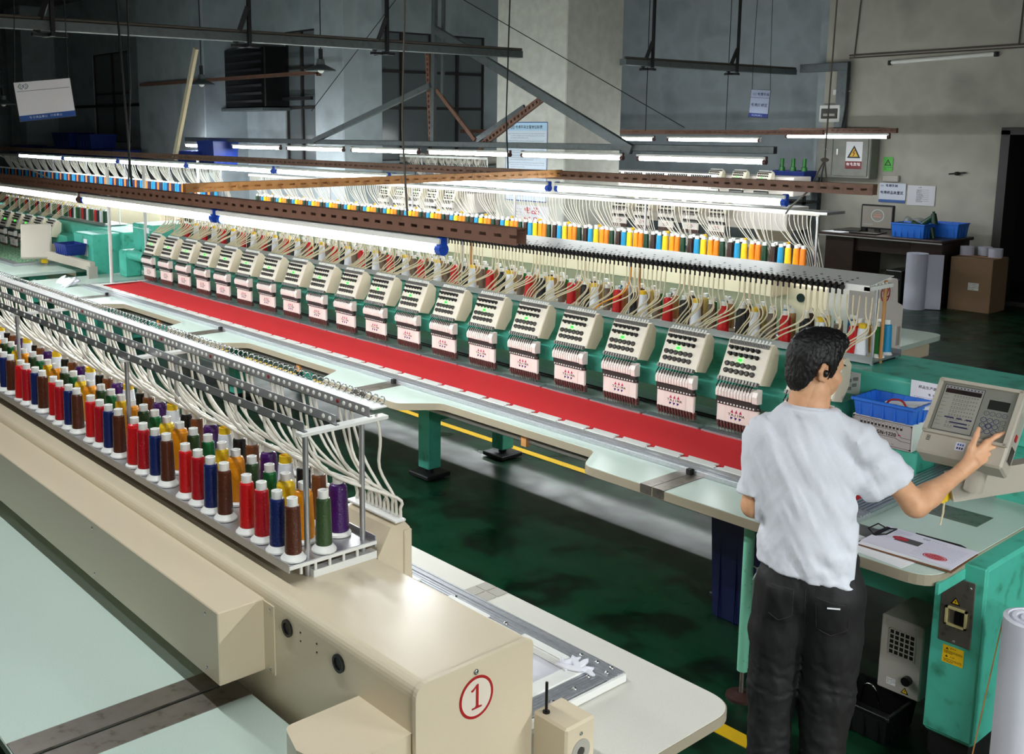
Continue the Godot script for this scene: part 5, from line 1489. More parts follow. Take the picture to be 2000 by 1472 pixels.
# ---------------------------------------------------------------- things on and by the walls
func build_wall_things() -> void:
	var b: MB
	var pr := RandomNumberGenerator.new(); pr.seed = 31
	# notice on the column
	var im := sheet(512, 720, Color(0.82, 0.87, 0.92))
	rect(im, 0, 0, 512, 8, Color(0.15, 0.35, 0.6)); rect(im, 0, 712, 512, 8, Color(0.15, 0.35, 0.6)); rect(im, 0, 0, 6, 720, Color(0.15, 0.35, 0.6)); rect(im, 506, 0, 6, 720, Color(0.15, 0.35, 0.6))
	rect(im, 8, 10, 496, 66, Color(0.68, 0.82, 0.92))
	emblem(im, 84, 46, 22)
	write(im, "电绣车间主管岗位职责", 120, 30, 31, Color(0.1, 0.14, 0.25), 3)
	for k in 9:
		small_print(im, 30, 100 + k * 66, 50, 1, 16, 18, Color(0.2, 0.22, 0.3), pr)
		small_print(im, 60, 100 + k * 66, 420, 3, 12, 19, Color(0.3, 0.33, 0.4), pr)
	plate("notice_board", "pale blue notice with rows of writing on the wide column", "notice", Vector3(-11.06, 2.0, -10.99), 0.86, 1.16, print_mat(im))
	im = sheet(192, 256, Color(0.85, 0.85, 0.88))
	for k in 4: write(im, "电绣"[k % 2] + "品", 60, 10 + k * 60, 40, Color(0.72, 0.2, 0.2), 4)
	small_print(im, 8, 20, 40, 12, 10, 18, Color(0.5, 0.5, 0.6), pr)
	plate("notice_board", "smaller notice with red characters below the blue notice", "notice", Vector3(-10.95, 1.05, -10.99), 0.75, 0.62, print_mat(im))
	# electric cabinet
	var o := thing("electric_cabinet", "grey electric cabinet with two doors and a danger sign", "cabinet", Vector3(-8.65, 2.1, -15.72))
	tri(mat("cabinet_grey", Color(0.5, 0.5, 0.47), 0.5), noise_tex(81, 0.03, 128, [Color(0.9, 0.9, 0.9), Color(1, 1, 1)]), 1.0)
	b = MB.new(); b.cbox(Vector3(0, 0, 0), Vector3(0.92, 0.78, 0.24), 0.012)
	obj("box", b, M["cabinet_grey"], o)
	for q in [[-0.3, 0.26], [0.14, 0.56]]:
		b = MB.new(); b.cbox(Vector3(q[0], 0, 0.125), Vector3(q[1], 0.7, 0.02), 0.004)
		obj("door", b, M["cabinet_grey"], o)
	b = MB.new(); b.cbox(Vector3(-0.08, 0.02, 0.14), Vector3(0.03, 0.1, 0.02), 0.003); b.cyl(Vector3(-0.28, 0.06, 0.13), Vector3(-0.28, 0.06, 0.15), 0.02, 10)
	obj("lock", b, M["chrome"], o)
	im = sheet(128, 208, Color(0.85, 0.85, 0.86))
	rect(im, 0, 0, 128, 3, Color(0.4, 0.1, 0.1)); rect(im, 0, 150, 128, 58, Color(0.45, 0.12, 0.15)); write(im, "有电危险", 8, 160, 26, Color(0.92, 0.88, 0.88), 3)
	for r in 96: rect(im, 64 - r * 0.55, 30 + r, maxf(1, r * 1.1), 1, Color(0.08, 0.08, 0.06))
	for r in 66: rect(im, 64 - r * 0.52, 50 + r, maxf(1, r * 1.04), 1, Color(0.85, 0.7, 0.2))
	line(im, Vector2(70, 68), Vector2(56, 88), 5, Color(0.5, 0.1, 0.08)); line(im, Vector2(56, 88), Vector2(70, 88), 4, Color(0.5, 0.1, 0.08)); line(im, Vector2(70, 88), Vector2(58, 110), 5, Color(0.5, 0.1, 0.08))
	b = MB.new(); b.quv(Vector3(0.06, -0.24, 0.137), Vector3(0.33, -0.24, 0.137), Vector3(0.33, 0.19, 0.137), Vector3(0.06, 0.19, 0.137))
	obj("danger_sign", b, print_mat(im), o)
	o = thing("meter_box", "small white meter box with a dark window", "meter box", Vector3(-9.02, 2.72, -15.83))
	b = MB.new(); b.cbox(Vector3.ZERO, Vector3(0.36, 0.28, 0.12), 0.015)
	obj("case", b, M["white_plastic"], o)
	b = MB.new(); b.cbox(Vector3(0, 0, 0.06), Vector3(0.28, 0.16, 0.02), 0.005)
	obj("window", b, M["dark_plastic"], o)
	b = MB.new(); b.cbox(Vector3(0, -0.02, 0.07), Vector3(0.2, 0.04, 0.012), 0.003)
	obj("breakers", b, M["grey_plastic"], o)
	o = thing("cable_trunking", "galvanized trunking running down the right wall to the grey cabinet", "cable duct", Vector3(-8.85, 3.4, -15.83))
	b = MB.new(); b.cbox(Vector3(0, -0.46, 0), Vector3(0.17, 0.92, 0.1), 0.005)
	obj("drop", b, M["galvanized"], o)
	b = MB.new(); b.cbox(Vector3(-0.33, 0.05, 0.0), Vector3(0.83, 0.13, 0.1), 0.005)
	obj("elbow", b, M["galvanized"], o)
	b = MB.new(); b.tube([Vector3(0.1, 0.12, 0.04), Vector3(0.11, -0.5, 0.05), Vector3(0.06, -0.9, 0.05)], 0.014, 6)
	obj("cable", b, M["cable_black"], o)
	b = MB.new(); b.cyl(Vector3(-8.8, 3.62, -15.88), Vector3(5.2, 3.75, -15.88), 0.013, 6); b.cyl(Vector3(-8.8, 3.58, -15.88), Vector3(5.2, 3.70, -15.88), 0.01, 6)
	b.cyl(Vector3(-8.72, 3.6, -15.88), Vector3(-8.6, 5.6, -15.88), 0.01, 6); b.cyl(Vector3(-6.3, 3.63, -15.88), Vector3(-6.25, 5.6, -15.88), 0.01, 6)
	tag(obj("wall_conduit", b, M["rope"]), "thin conduits running along the right wall", "conduit")
	o = thing("wall_lamp", "unlit tube lamp fixed high on the right wall", "lamp", Vector3(-7.35, 3.5, -15.86))
	b = MB.new(); b.cyl(Vector3(-0.75, -0.02, 0), Vector3(0.75, 0.03, 0), 0.032, 10)
	obj("tube", b, M["white_plastic"], o)
	for s in [-1, 1]:
		b = MB.new(); b.cbox(Vector3(s * 0.77, s * 0.025, 0), Vector3(0.05, 0.07, 0.07), 0.008)
		obj("end_cap", b, M["black_plastic"], o)
	im = sheet(64, 96, Color(0.35, 0.75, 0.3))
	for r in 44: rect(im, 32 - r * 0.55, 14 + r, maxf(1, r * 1.1), 1, Color(0.06, 0.08, 0.04))
	for r in 28: rect(im, 32 - r * 0.5, 25 + r, maxf(1, r), 1, Color(0.4, 0.8, 0.3))
	line(im, Vector2(34, 34), Vector2(30, 50), 3, Color(0.06, 0.08, 0.04)); small_print(im, 6, 66, 52, 2, 9, 12, Color(0.08, 0.2, 0.06), pr)
	plate("warning_sticker", "small green warning sticker on the right wall", "sticker", Vector3(-8.05, 1.94, -15.885), 0.15, 0.22, print_mat(im), Basis(), 0.003)
	b = MB.new(); b.cbox(Vector3.ZERO, Vector3(0.26, 0.1, 0.05), 0.01)
	tag(obj("wall_switch", b, M["grey_plastic"], null, Vector3(-7.98, 1.72, -15.87)), "white switch plate under the green sticker", "switch")
	im = sheet(128, 96, Color(0.78, 0.8, 0.85)); emblem(im, 14, 14, 6); write(im, "电绣车间", 30, 6, 14, Color(0.2, 0.22, 0.35), 1.5); write(im, "电绣样品放置区", 6, 40, 15, Color(0.15, 0.17, 0.3), 2); rect(im, 0, 82, 128, 14, Color(0.2, 0.35, 0.6))
	plate("wall_notice", "white notice with a blue foot strip beside the beam end", "notice", Vector3(-7.95, 1.5, -15.885), 0.42, 0.3, print_mat(im), Basis(), 0.003)
	im = sheet(128, 96, Color(0.8, 0.8, 0.82)); small_print(im, 50, 6, 30, 1, 8, 9, Color(0.3, 0.3, 0.35), pr)
	for k in 7: rect(im, 40, 20 + k * 9, 60, 1, Color(0.35, 0.35, 0.4)); small_print(im, 44, 22 + k * 9, 46, 1, 5, 6, Color(0.4, 0.4, 0.45), pr)
	plate("wall_notice", "white sheet with a printed table beside the blue striped notice", "notice", Vector3(-7.5, 1.48, -15.885), 0.42, 0.3, print_mat(im), Basis(), 0.003)
	b = MB.new(); b.ball(Vector3.ZERO, Vector3(0.05, 0.03, 0.04), 8, 5); b.cyl(Vector3(-0.12, -0.01, 0), Vector3(0.12, 0.02, 0), 0.012, 6)
	tag(obj("wall_bracket", b, M["dark_metal"], null, Vector3(-6.98, 1.83, -15.86)), "small dark bracket left on the bare right wall", "bracket")
	b = MB.new(); b.cbox(Vector3.ZERO, Vector3(0.09, 0.1, 0.06), 0.015); b.cyl(Vector3(0.04, 0.0, 0), Vector3(0.25, 0.01, 0), 0.008, 6)
	tag(obj("wall_socket", b, M["white_plastic"], null, Vector3(-8.98, 3.06, -15.86)), "small white junction box beside the trunking", "switch")
	# desk with computer
	tri(mat("desk_wood", Color(0.2, 0.13, 0.11), 0.4), noise_tex(83, 0.05, 128, [Color(0.8, 0.8, 0.8), Color(1, 1, 1)]), 1.0)
	o = thing("desk", "dark brown desk against the right wall", "desk", Vector3(-7.5, 0, -15.1))
	b = MB.new(); b.cbox(Vector3(0, 0.925, 0), Vector3(1.9, 0.05, 1.0), 0.01)
	obj("desktop", b, M["desk_wood"], o)
	b = MB.new(); b.bb(-0.95, 0.95, 0.9, 0.915, 0.49, 0.505)
	obj("edge_strip", b, M["brushed"], o)
	for x in [-0.6, 0.7]:
		b = MB.new(); b.cbox(Vector3(x, 0.45, 0), Vector3(0.45, 0.9, 0.85), 0.008)
		obj("pedestal", b, M["desk_wood"], o)
	b = MB.new(); b.bb(-0.4, 0.5, 0.7, 0.9, -0.4, 0.36)
	obj("drawer", b, M["desk_wood"], o)
	o = thing("monitor", "black computer monitor with a dim picture on the desk", "monitor", Vector3(-7.7, 0.951, -15.0))
	b = MB.new(); b.cbox(Vector3(0, 0.24, 0), Vector3(0.5, 0.36, 0.05), 0.01)
	obj("case", b, M["black_plastic"], o)
	im = sheet(160, 120, Color(0.32, 0.31, 0.29)); oval(im, 84, 52, 34, 34, 3, Color(0.42, 0.46, 0.46)); rect(im, 58, 44, 50, 4, Color(0.45, 0.3, 0.26)); rect(im, 62, 56, 40, 5, Color(0.48, 0.32, 0.3)); small_print(im, 10, 100, 100, 1, 8, 10, Color(0.4, 0.42, 0.42), pr)
	var sm := print_mat(im, 0.2)
	sm.emission_enabled = true; sm.emission_texture = sm.albedo_texture; sm.emission_energy_multiplier = 0.5
	b = MB.new(); b.quv(Vector3(-0.225, 0.085, 0.027), Vector3(0.225, 0.085, 0.027), Vector3(0.225, 0.395, 0.027), Vector3(-0.225, 0.395, 0.027))
	obj("screen", b, sm, o)
	b = MB.new(); b.cbox(Vector3(0, 0.04, -0.02), Vector3(0.08, 0.1, 0.04), 0.005); b.cbox(Vector3(0, 0.008, 0), Vector3(0.24, 0.016, 0.18), 0.005)
	obj("foot", b, M["black_plastic"], o)
	var sl := AreaLight3D.new(); sl.name = "screen_light"; sl.area_size = Vector2(0.45, 0.3); sl.light_energy = 0.02; sl.light_color = Color(1, 0.95, 0.9); sl.shadow_enabled = true; sl.area_range = 20; sl.position = Vector3(0, 0.24, 0.04); sl.rotation.y = PI
	o.add_child(sl)
	b = MB.new(); b.cbox(Vector3.ZERO, Vector3(0.42, 0.02, 0.15), 0.005)
	tag(obj("keyboard", b, M["black_plastic"], null, Vector3(-7.75, 0.962, -14.75)), "black keyboard before the monitor", "keyboard")
	b = MB.new(); b.cbox(Vector3.ZERO, Vector3(0.36, 0.02, 0.26), 0.005, Basis(Vector3.UP, 0.3))
	tag(obj("file_folder", b, M["black_plastic"], null, Vector3(-8.15, 0.962, -15.0)), "dark folder on the left of the desk", "folder")
	b = MB.new(); b.box(Vector3.ZERO, Vector3(0.35, 0.004, 0.24), Basis(Vector3.UP, -0.2))
	tag(obj("paper_sheet", b, M["paper"], null, Vector3(-8.2, 0.954, -14.74)), "white sheet on the left of the desk", "paper")
	o = thing("pen_cup", "black mesh cup full of pens beside the monitor", "pen cup", Vector3(-8.02, 0.951, -15.25))
	b = MB.new(); b.lathe([Vector2(0, 0), Vector2(0.05, 0), Vector2(0.05, 0.11)], 14)
	obj("cup", b, M["black_plastic"], o)
	for k in 4:
		b = MB.new(); b.cyl(Vector3(0.02 * cos(k * 2.0), 0.03, 0.02 * sin(k * 2.0)), Vector3(0.05 * cos(k * 2.0), 0.19, 0.05 * sin(k * 2.0)), 0.006, 6)
		obj("pen", b, M["dark_metal"], o)
	for k in 2:
		crate(Vector3(-7.1 + k * 0.28, 0.951, -14.88 - k * 0.42), Vector3(0.48, 0.2, 0.36), M["blue_crate_light"] if M.has("blue_crate_light") else M["blue_box"], ["blue box of green cones on the desk", "second blue box behind the first on the desk"][k])
	for k in 6:
		var cone := MB.new()
		cone.lathe([Vector2(0.05, 0), Vector2(0.035, 0.16), Vector2(0.018, 0.165), Vector2(0.018, 0.19), Vector2(0, 0.19)], 10, Vector3(-7.2 + (k % 3) * 0.16, 1.09 + 0.04 * (k / 3), -14.95 - 0.1 * (k / 3)), Basis(Vector3(0, 0, 1), PI / 2.2 + k) * Basis(Vector3.UP, k))
		tag(obj("thread_cone", cone, M["thread_pine"]), "dark green cone lying in the blue box on the desk", "thread cone", "cones in the desk box")
	b = MB.new()
	for k in 7: b.ball(Vector3(-7.4 + pr.randf_range(-0.12, 0.12), 1.02 + pr.randf_range(0, 0.12), -15.42 + pr.randf_range(-0.1, 0.1)), Vector3(0.1, 0.06, 0.08), 7, 5, Basis(Vector3(pr.randf(), 1, pr.randf()).normalized(), pr.randf() * 3))
	tag(obj("plastic_bag", b, mat("clear_bag", Color(0.6, 0.62, 0.62), 0.25)), "crumpled clear plastic bag behind the blue boxes", "bag")
	o = thing("computer_tower", "black computer tower under the desk", "computer", Vector3(-7.15, 0, -14.75))
	b = MB.new(); b.cbox(Vector3(0, 0.25, 0), Vector3(0.24, 0.48, 0.5), 0.01)
	obj("case", b, M["black_plastic"], o)
	b = MB.new(); b.cbox(Vector3(-0.0, 0.36, 0.252), Vector3(0.2, 0.03, 0.01), 0.003)
	obj("drive", b, M["dark_plastic"], o)
	# rolls and cartons
	mat("roll_white", Color(0.74, 0.74, 0.8), 0.75)
	o = thing("material_roll", "upright white roll standing beside the desk", "roll", Vector3(-6.78, 0, -14.4))
	b = MB.new(); b.lathe([Vector2(0, 0), Vector2(0.14, 0), Vector2(0.14, 0.78), Vector2(0.03, 0.78), Vector2(0.03, 0.74), Vector2(0, 0.74)], 26)
	obj("roll", b, M["roll_white"], o)
	b = MB.new(); b.box(Vector3(0.22, 0.39, -0.08), Vector3(0.2, 0.76, 0.012), Basis(Vector3.UP, 0.5))
	obj("loose_end", b, M["roll_white"], o)
	mat("carton", Color(0.48, 0.38, 0.28), 0.85)
	for q in [[-6.2, 0.0, -15.0, 0.56, 0.74, 0.5, "brown carton with a white label under the wrapped rolls"], [-6.38, 0.0, -15.55, 0.3, 0.62, 0.4, "brown carton half hidden behind the white roll"]]:
		o = thing("carton", q[6], "carton", Vector3(q[0], q[1], q[2]))
		b = MB.new(); b.cbox(Vector3(0, q[4] / 2, 0), Vector3(q[3], q[4], q[5]), 0.006)
		obj("box", b, M["carton"], o)
		b = MB.new(); b.bb(-q[3] / 2, q[3] / 2, q[4], q[4] + 0.003, -0.03, 0.03)
		obj("tape", b, M["tan_steel"], o)
		if q[3] > 0.5:
			im = sheet(64, 48, Color(0.82, 0.82, 0.8)); small_print(im, 4, 4, 54, 4, 8, 11, Color(0.3, 0.3, 0.3), pr)
			b = MB.new(); b.quv(Vector3(-0.02, 0.3, q[5] / 2 + 0.002), Vector3(0.12, 0.3, q[5] / 2 + 0.002), Vector3(0.12, 0.4, q[5] / 2 + 0.002), Vector3(-0.02, 0.4, q[5] / 2 + 0.002))
			obj("label", b, print_mat(im), o)
	for k in 3:
		b = MB.new(); b.lathe([Vector2(0, 0), Vector2(0.09, 0), Vector2(0.09, 0.12), Vector2(0.02, 0.12), Vector2(0, 0.1)], 18)
		tag(obj("wrapped_roll", b, M["roll_white"], null, Vector3(-6.4 + k * 0.19, 0.744, -15.05 - (k % 2) * 0.12)), "short wrapped white roll on top of the carton", "roll", "rolls on the carton")
	# left wall: louvred unit, crates, bales
	o = thing("vent_unit", "dark louvred ventilation unit set in the left window", "ventilation unit", Vector3(-17.3, 2.86, -10.1))
	b = MB.new(); b.cbox(Vector3(0, 0.54, 0), Vector3(1.5, 1.08, 0.5), 0.02)
	obj("case", b, M["black_plastic"], o)
	for k in 7:
		b = MB.new(); b.box(Vector3(0, 0.12 + k * 0.14, 0.255), Vector3(1.3, 0.05, 0.03), Basis(Vector3.RIGHT, 0.5))
		obj("louvre", b, M["black_trim"], o)
	b = MB.new(); b.cbox(Vector3(0, -0.03, 0.05), Vector3(1.6, 0.06, 0.6), 0.01)
	obj("sill", b, M["galvanized"], o)
	b = MB.new(); b.bb(-20.6, -14.0, 3.33, 3.39, -9.36, -9.3); b.bb(-14.06, -14.0, 3.3, 3.5, -9.36, -9.3)
	tag(obj("wall_pipe", b, M["brown_steel"]), "dark brown pipe running before the left windows", "pipe")
	var shelf := func(x0: float, x1: float, y: float, label: String):
		var q := thing("storage_rack", label, "rack", Vector3((x0 + x1) / 2, 0, -8.9))
		var m := MB.new(); m.bb(x0, x1, y - 0.04, y, -9.2, -8.5)
		obj("shelf", m, M["galvanized"], q, -q.position)
		for x in [x0 + 0.1, x1 - 0.1]:
			m = MB.new(); m.cyl(Vector3(x, 0, -8.7), Vector3(x, y, -8.7), 0.03, 8)
			obj("leg", m, M["galvanized"], q, -q.position)
	shelf.call(-27.0, -19.6, 1.72, "long rack of dark blue crates before the left wall")
	shelf.call(-18.2, -16.2, 1.78, "short rack of blue crates beside the grey column")
	var cg := "dark blue crates on the racks"
	var ci := 0
	for q in [[-26.2, 1.73, 0.9, 0.34], [-25.0, 1.73, 1.1, 0.3], [-23.8, 1.73, 1.0, 0.34], [-22.8, 1.73, 0.9, 0.32], [-21.8, 1.73, 0.9, 0.32], [-20.8, 1.73, 0.9, 0.32], [-23.2, 2.07, 1.0, 0.32], [-21.9, 2.06, 0.8, 0.3]]:
		crate(Vector3(q[0], q[1], -8.85), Vector3(q[2], q[3], 0.6), M["blue_crate"], "dark blue crate on the long rack, %s from the grey column" % ["sixth", "fifth", "fourth", "third", "second", "nearest", "upper second", "upper nearest"][ci], "", 0.0, cg)
		ci += 1
	for q in [[-17.2, 1.79, 0.6, 0.3, -8.8], [-16.7, 1.79, 0.6, 0.48, -8.95]]:
		crate(Vector3(q[0], q[1], q[4]), Vector3(q[2], q[3], 0.5), M["blue_crate"], ["low dark blue crate on the short rack", "tall dark blue crate on the short rack"][0 if q[3] < 0.4 else 1])
	o = thing("storage_rack", "rack of grey wrapped rolls behind the left white machine", "rack", Vector3(-13.4, 0, -11.6))
	b = MB.new(); b.bb(-1.1, 1.1, 1.86, 1.9, -0.3, 0.3); b.cyl(Vector3(-1.0, 0, 0), Vector3(-1.0, 1.86, 0), 0.03, 8); b.cyl(Vector3(1.0, 0, 0), Vector3(1.0, 1.86, 0), 0.03, 8)
	obj("shelf", b, M["galvanized"], o)
	for k in 12:
		b = MB.new(); b.lathe([Vector2(0, 0), Vector2(0.085, 0.0), Vector2(0.085, 0.5), Vector2(0.03, 0.5), Vector2(0.03, 0.4), Vector2(0, 0.4)], 12, Vector3.ZERO, Basis(Vector3.RIGHT, PI / 2))
		tag(obj("wrapped_roll", b, M["grey_plastic"], null, Vector3(-14.35 + k * 0.175, 1.99, -11.75)), "grey wrapped roll behind the left white machine, %s from the corner column" % ORD[k], "roll", "grey wrapped rolls")
	# blue crate with green cones by the end of the right wall
	o = thing("storage_rack", "small shelf with a blue crate before the far wall", "rack", Vector3(-9.36, 0, -15.42))
	b = MB.new(); b.bb(-0.4, 0.35, 1.62, 1.65, -0.25, 0.25); b.bb(-0.4, 0.35, 1.3, 1.33, -0.25, 0.25)
	for x in [-0.38, 0.33]: b.bb(x - 0.02, x + 0.02, 0, 1.9, -0.25, -0.2); b.bb(x - 0.02, x + 0.02, 0, 1.65, 0.2, 0.25)
	obj("frame", b, M["black_steel"], o)
	crate(Vector3(-9.38, 1.651, -15.42), Vector3(0.62, 0.16, 0.4), M["blue_crate"], "blue crate holding green cones on the small shelf")
	for k in 3:
		var cone := MB.new()
		cone.lathe([Vector2(0.06, 0), Vector2(0.045, 0.2), Vector2(0.03, 0.21), Vector2(0.03, 0.34), Vector2(0, 0.34)], 12)
		tag(obj("thread_cone", cone, M["thread_leaf"], null, Vector3(-9.58 + k * 0.2, 1.665, -15.4)), "tall green cone standing in the far blue crate", "thread cone", "green cones in the far crate")
# ---------------------------------------------------------------- things at the man's work place
func build_work_things() -> void:
	var b: MB
	var pr := RandomNumberGenerator.new(); pr.seed = 41
	# control panel on its arm
	var o := thing("control_panel", "beige control panel with keypad under the man's right hand", "control panel", Vector3(-1.675, 0.87, -4.1))
	var bs := Basis(Vector3(1, 0, 0), Vector3(0, 0.787, -0.617), Vector3(0, 0.617, 0.787)).rotated(Vector3.UP, 0.06)
	var org := Vector3(-0.155, 0.385, 0.105)
	var at := func(x: float, y: float, z: float) -> Vector3: return org + bs * Vector3(x, y, z)
	b = MB.new(); b.cbox(at.call(0.155, 0.16, -0.055), Vector3(0.315, 0.33, 0.1), 0.008, bs)
	obj("case", b, M["panel_beige"], o)
	b = MB.new()
	for q in [[0.155, 0.315, 0.3, 0.014], [0.155, 0.085, 0.3, 0.012]]: b.box(at.call(q[0], q[1], 0.0), Vector3(q[2], q[3], 0.016), bs)
	for x in [0.008, 0.302]: b.box(at.call(x, 0.2, 0.0), Vector3(0.014, 0.235, 0.016), bs)
	obj("bezel", b, M["panel_beige"], o)
	var im := sheet(560, 448, Color(0.5, 0.5, 0.46))
	rect(im, 20, 16, 300, 418, Color(0.12, 0.12, 0.13)); rect(im, 25, 21, 290, 408, Color(0.6, 0.59, 0.55)); rect(im, 36, 30, 268, 14, Color(0.2, 0.2, 0.32))
	for k in 10: rect(im, 44 + k * 26, 33, 16, 8, Color(0.7, 0.7, 0.7))
	rect(im, 36, 50, 268, 40, Color(0.1, 0.05, 0.05)); small_print(im, 60, 60, 90, 1, 18, 20, Color(0.35, 0.08, 0.06), pr)
	for k in 9:
		small_print(im, 36, 104 + k * 34, 60, 1, 10, 12, Color(0.2, 0.2, 0.2), pr)
		for i in 9: oval(im, 118 + i * 21, 108 + k * 34, 4, 4, 2, Color(0.25, 0.24, 0.22))
		small_print(im, 110, 118 + k * 34, 180, 1, 8, 9, Color(0.25, 0.25, 0.28), pr)
	for q in [[90, 300, 70], [180, 300, 40], [140, 340, 130], [180, 372, 100], [250, 300, 44]]: rect(im, q[0], q[1], q[2], 12, Color(0.13, 0.12, 0.3))
	rect(im, 370, 90, 150, 84, Color(0.07, 0.07, 0.06)); rect(im, 376, 96, 138, 72, Color(0.1, 0.11, 0.09))
	for k in 4: oval(im, 378 + k * 44, 212, 18, 18, 3, Color(0.2, 0.2, 0.34)); small_print(im, 370 + k * 44, 206, 14, 1, 12, 12, Color(0.2, 0.2, 0.3), pr)
	for r in 3:
		for c in 4:
			if c < 3: oval(im, 372 + c * 46 + r * 2, 272 + r * 48, 20, 20, 4 if r != 1 or c != 1 else 7, Color(0.16, 0.16, 0.32))
			else:
				for e in [[0, 0, 34, 0], [34, 0, 34, 34], [34, 34, 0, 34], [0, 34, 0, 0]]: line(im, Vector2(494 + e[0], 256 + r * 48 + e[1]), Vector2(494 + e[2], 256 + r * 48 + e[3]), 3, Color(0.2, 0.2, 0.2))
			small_print(im, 362 + c * 46, 264 + r * 48, 16, 1, 14, 14, Color(0.2, 0.2, 0.26), pr)
	b = MB.new(); b.quv(at.call(0.016, 0.092, -0.0035), at.call(0.294, 0.092, -0.0035), at.call(0.294, 0.308, -0.0035), at.call(0.016, 0.308, -0.0035))
	obj("keypad", b, print_mat(im, 0.4), o)
	im = sheet(48, 48, Color(0.85, 0.85, 0.9))
	for k in 3: rect(im, 8 + k * 12, 8, 8, 12, Color(0.2, 0.35, 0.6)); rect(im, 8 + k * 12, 28, 8, 12, Color(0.1, 0.12, 0.3))
	b = MB.new(); b.quv(at.call(0.135, 0.03, -0.004), at.call(0.17, 0.03, -0.004), at.call(0.17, 0.065, -0.004), at.call(0.135, 0.065, -0.004))
	obj("maker_sticker", b, print_mat(im), o)
	b = MB.new()
	for k in 4: b.box(at.call(0.03, 0.05 + k * 0.006, -0.004), Vector3(0.014, 0.002, 0.002), bs)
	obj("vent", b, M["dark_plastic"], o)
	b = MB.new(); b.box(at.call(0.314, 0.14, -0.05), Vector3(0.004, 0.2, 0.05), bs)
	obj("disk_slot", b, M["grey_plastic"], o)
	b = MB.new(); b.box(at.call(0.317, 0.14, -0.04), Vector3(0.006, 0.026, 0.018), bs)
	obj("red_switch", b, M["red_print"], o)
	b = MB.new(); b.box(at.call(0.317, 0.07, -0.05), Vector3(0.003, 0.06, 0.04), bs)
	obj("side_slot", b, M["black_plastic"], o)
	bar("arm", Vector3(-0.06, 0.23, 0.0), Vector3(0.42, 0.38, -0.45), 0.06, 0.11, M["panel_beige"], o)
	b = MB.new(); b.cyl(Vector3(0.03, 0.24, 0.0), Vector3(0.06, 0.42, 0.0), 0.035, 12)
	obj("neck", b, M["panel_beige"], o)
	b = MB.new(); b.cbox(Vector3(-0.085, 0.2, 0.02), Vector3(0.06, 0.06, 0.06), 0.004)
	obj("arm_cap", b, M["yellow"], o)
	b = MB.new(); b.cyl(Vector3(-0.07, 0.25, 0.05), Vector3(-0.07, 0.25, 0.07), 0.018, 10); b.box(Vector3(-0.07, 0.25, 0.075), Vector3(0.05, 0.012, 0.012))
	obj("wing_bolt", b, M["dark_metal"], o)
	b = MB.new(); b.tube([Vector3(-0.06, 0.18, 0.03), Vector3(-0.058, 0.13, 0.035), Vector3(-0.064, 0.08, 0.04)], 0.004, 5)
	obj("loose_string", b, M["tube_yellowed"], o)
	b = MB.new(); b.cbox(Vector3(0.4, 0.22, -0.48), Vector3(0.12, 0.36, 0.12), 0.006)
	obj("arm_base", b, M["panel_beige"], o)
	# the driver unit with the type name, blue box on it
	o = thing("driver_unit", "white driver unit lettered TFGN-1220 under the blue box", "driver unit", Vector3(-2.34, 0.994, -4.84))
	b = MB.new(); b.cbox(Vector3(0, 0.066, 0), Vector3(0.3, 0.132, 0.19), 0.004)
	obj("case", b, M["white_plastic"], o)
	im = sheet(448, 200, Color(0.68, 0.67, 0.66))
	for e in [[8, 8, 440, 8], [440, 8, 440, 190], [440, 190, 8, 190], [8, 190, 8, 8], [8, 120, 330, 120], [330, 120, 370, 136], [370, 136, 440, 136], [8, 62, 330, 62], [330, 62, 370, 108], [370, 108, 440, 108]]: line(im, Vector2(e[0], e[1]), Vector2(e[2], e[3]), 3, Color(0.15, 0.15, 0.17))
	for k in 12: rect(im, 60 + k * 27, 20, 18, 34, Color(0.2, 0.2, 0.2)); rect(im, 62 + k * 27, 22, 14, 14, Color(0.75, 0.75, 0.75)); oval(im, 69 + k * 27, 46, 5, 5, 4, Color(0.05, 0.05, 0.05))
	small_print(im, 140, 10, 150, 1, 7, 8, Color(0.2, 0.2, 0.2), pr); small_print(im, 60, 106, 260, 1, 9, 10, Color(0.3, 0.3, 0.3), pr); small_print(im, 140, 140, 220, 1, 10, 12, Color(0.25, 0.25, 0.3), pr); small_print(im, 300, 168, 40, 1, 10, 12, Color(0.15, 0.15, 0.15), pr)
	for r in 18: rect(im, 345, 82 + r, 24 - absf(r - 9) * 2.4, 1, Color(0.6, 0.12, 0.25))
	b = MB.new(); b.quv(Vector3(-0.148, 0.003, 0.0965), Vector3(0.148, 0.003, 0.0965), Vector3(0.148, 0.129, 0.0965), Vector3(-0.148, 0.129, 0.0965))
	obj("face_print", b, print_mat(im), o)
	text3(o, "type_name", "TFGN-1220", 0.024, M["black_plastic"], Vector3(0.01, 0.068, 0.0968), Basis(), false, true)
	b = MB.new()
	for q in [[-0.142, 0.123], [0.142, 0.123], [0.142, 0.01], [-0.142, 0.01]]: b.cyl(Vector3(q[0], q[1], 0.096), Vector3(q[0], q[1], 0.099), 0.004, 8)
	obj("screws", b, M["dark_metal"], o)
	crate(Vector3(-2.335, 1.127, -4.835), Vector3(0.3, 0.085, 0.21), M["blue_box"], "bright blue box on the lettered driver unit")
	b = MB.new(); b.cbox(Vector3(-2.26, 1.19, -4.86), Vector3(0.26, 0.016, 0.12), 0.002, Basis(Vector3.UP, 0.25) * Basis(Vector3(0, 0, 1), 0.13))
	tag(obj("notebook", b, M["paper"]), "white notebook lying slanted in the bright blue box", "notebook")
	b = MB.new(); b.tube(curve([Vector3(-2.36, 1.17, -4.8), Vector3(-2.33, 1.215, -4.79), Vector3(-2.27, 1.22, -4.785), Vector3(-2.24, 1.17, -4.79)], 6), 0.005, 6)
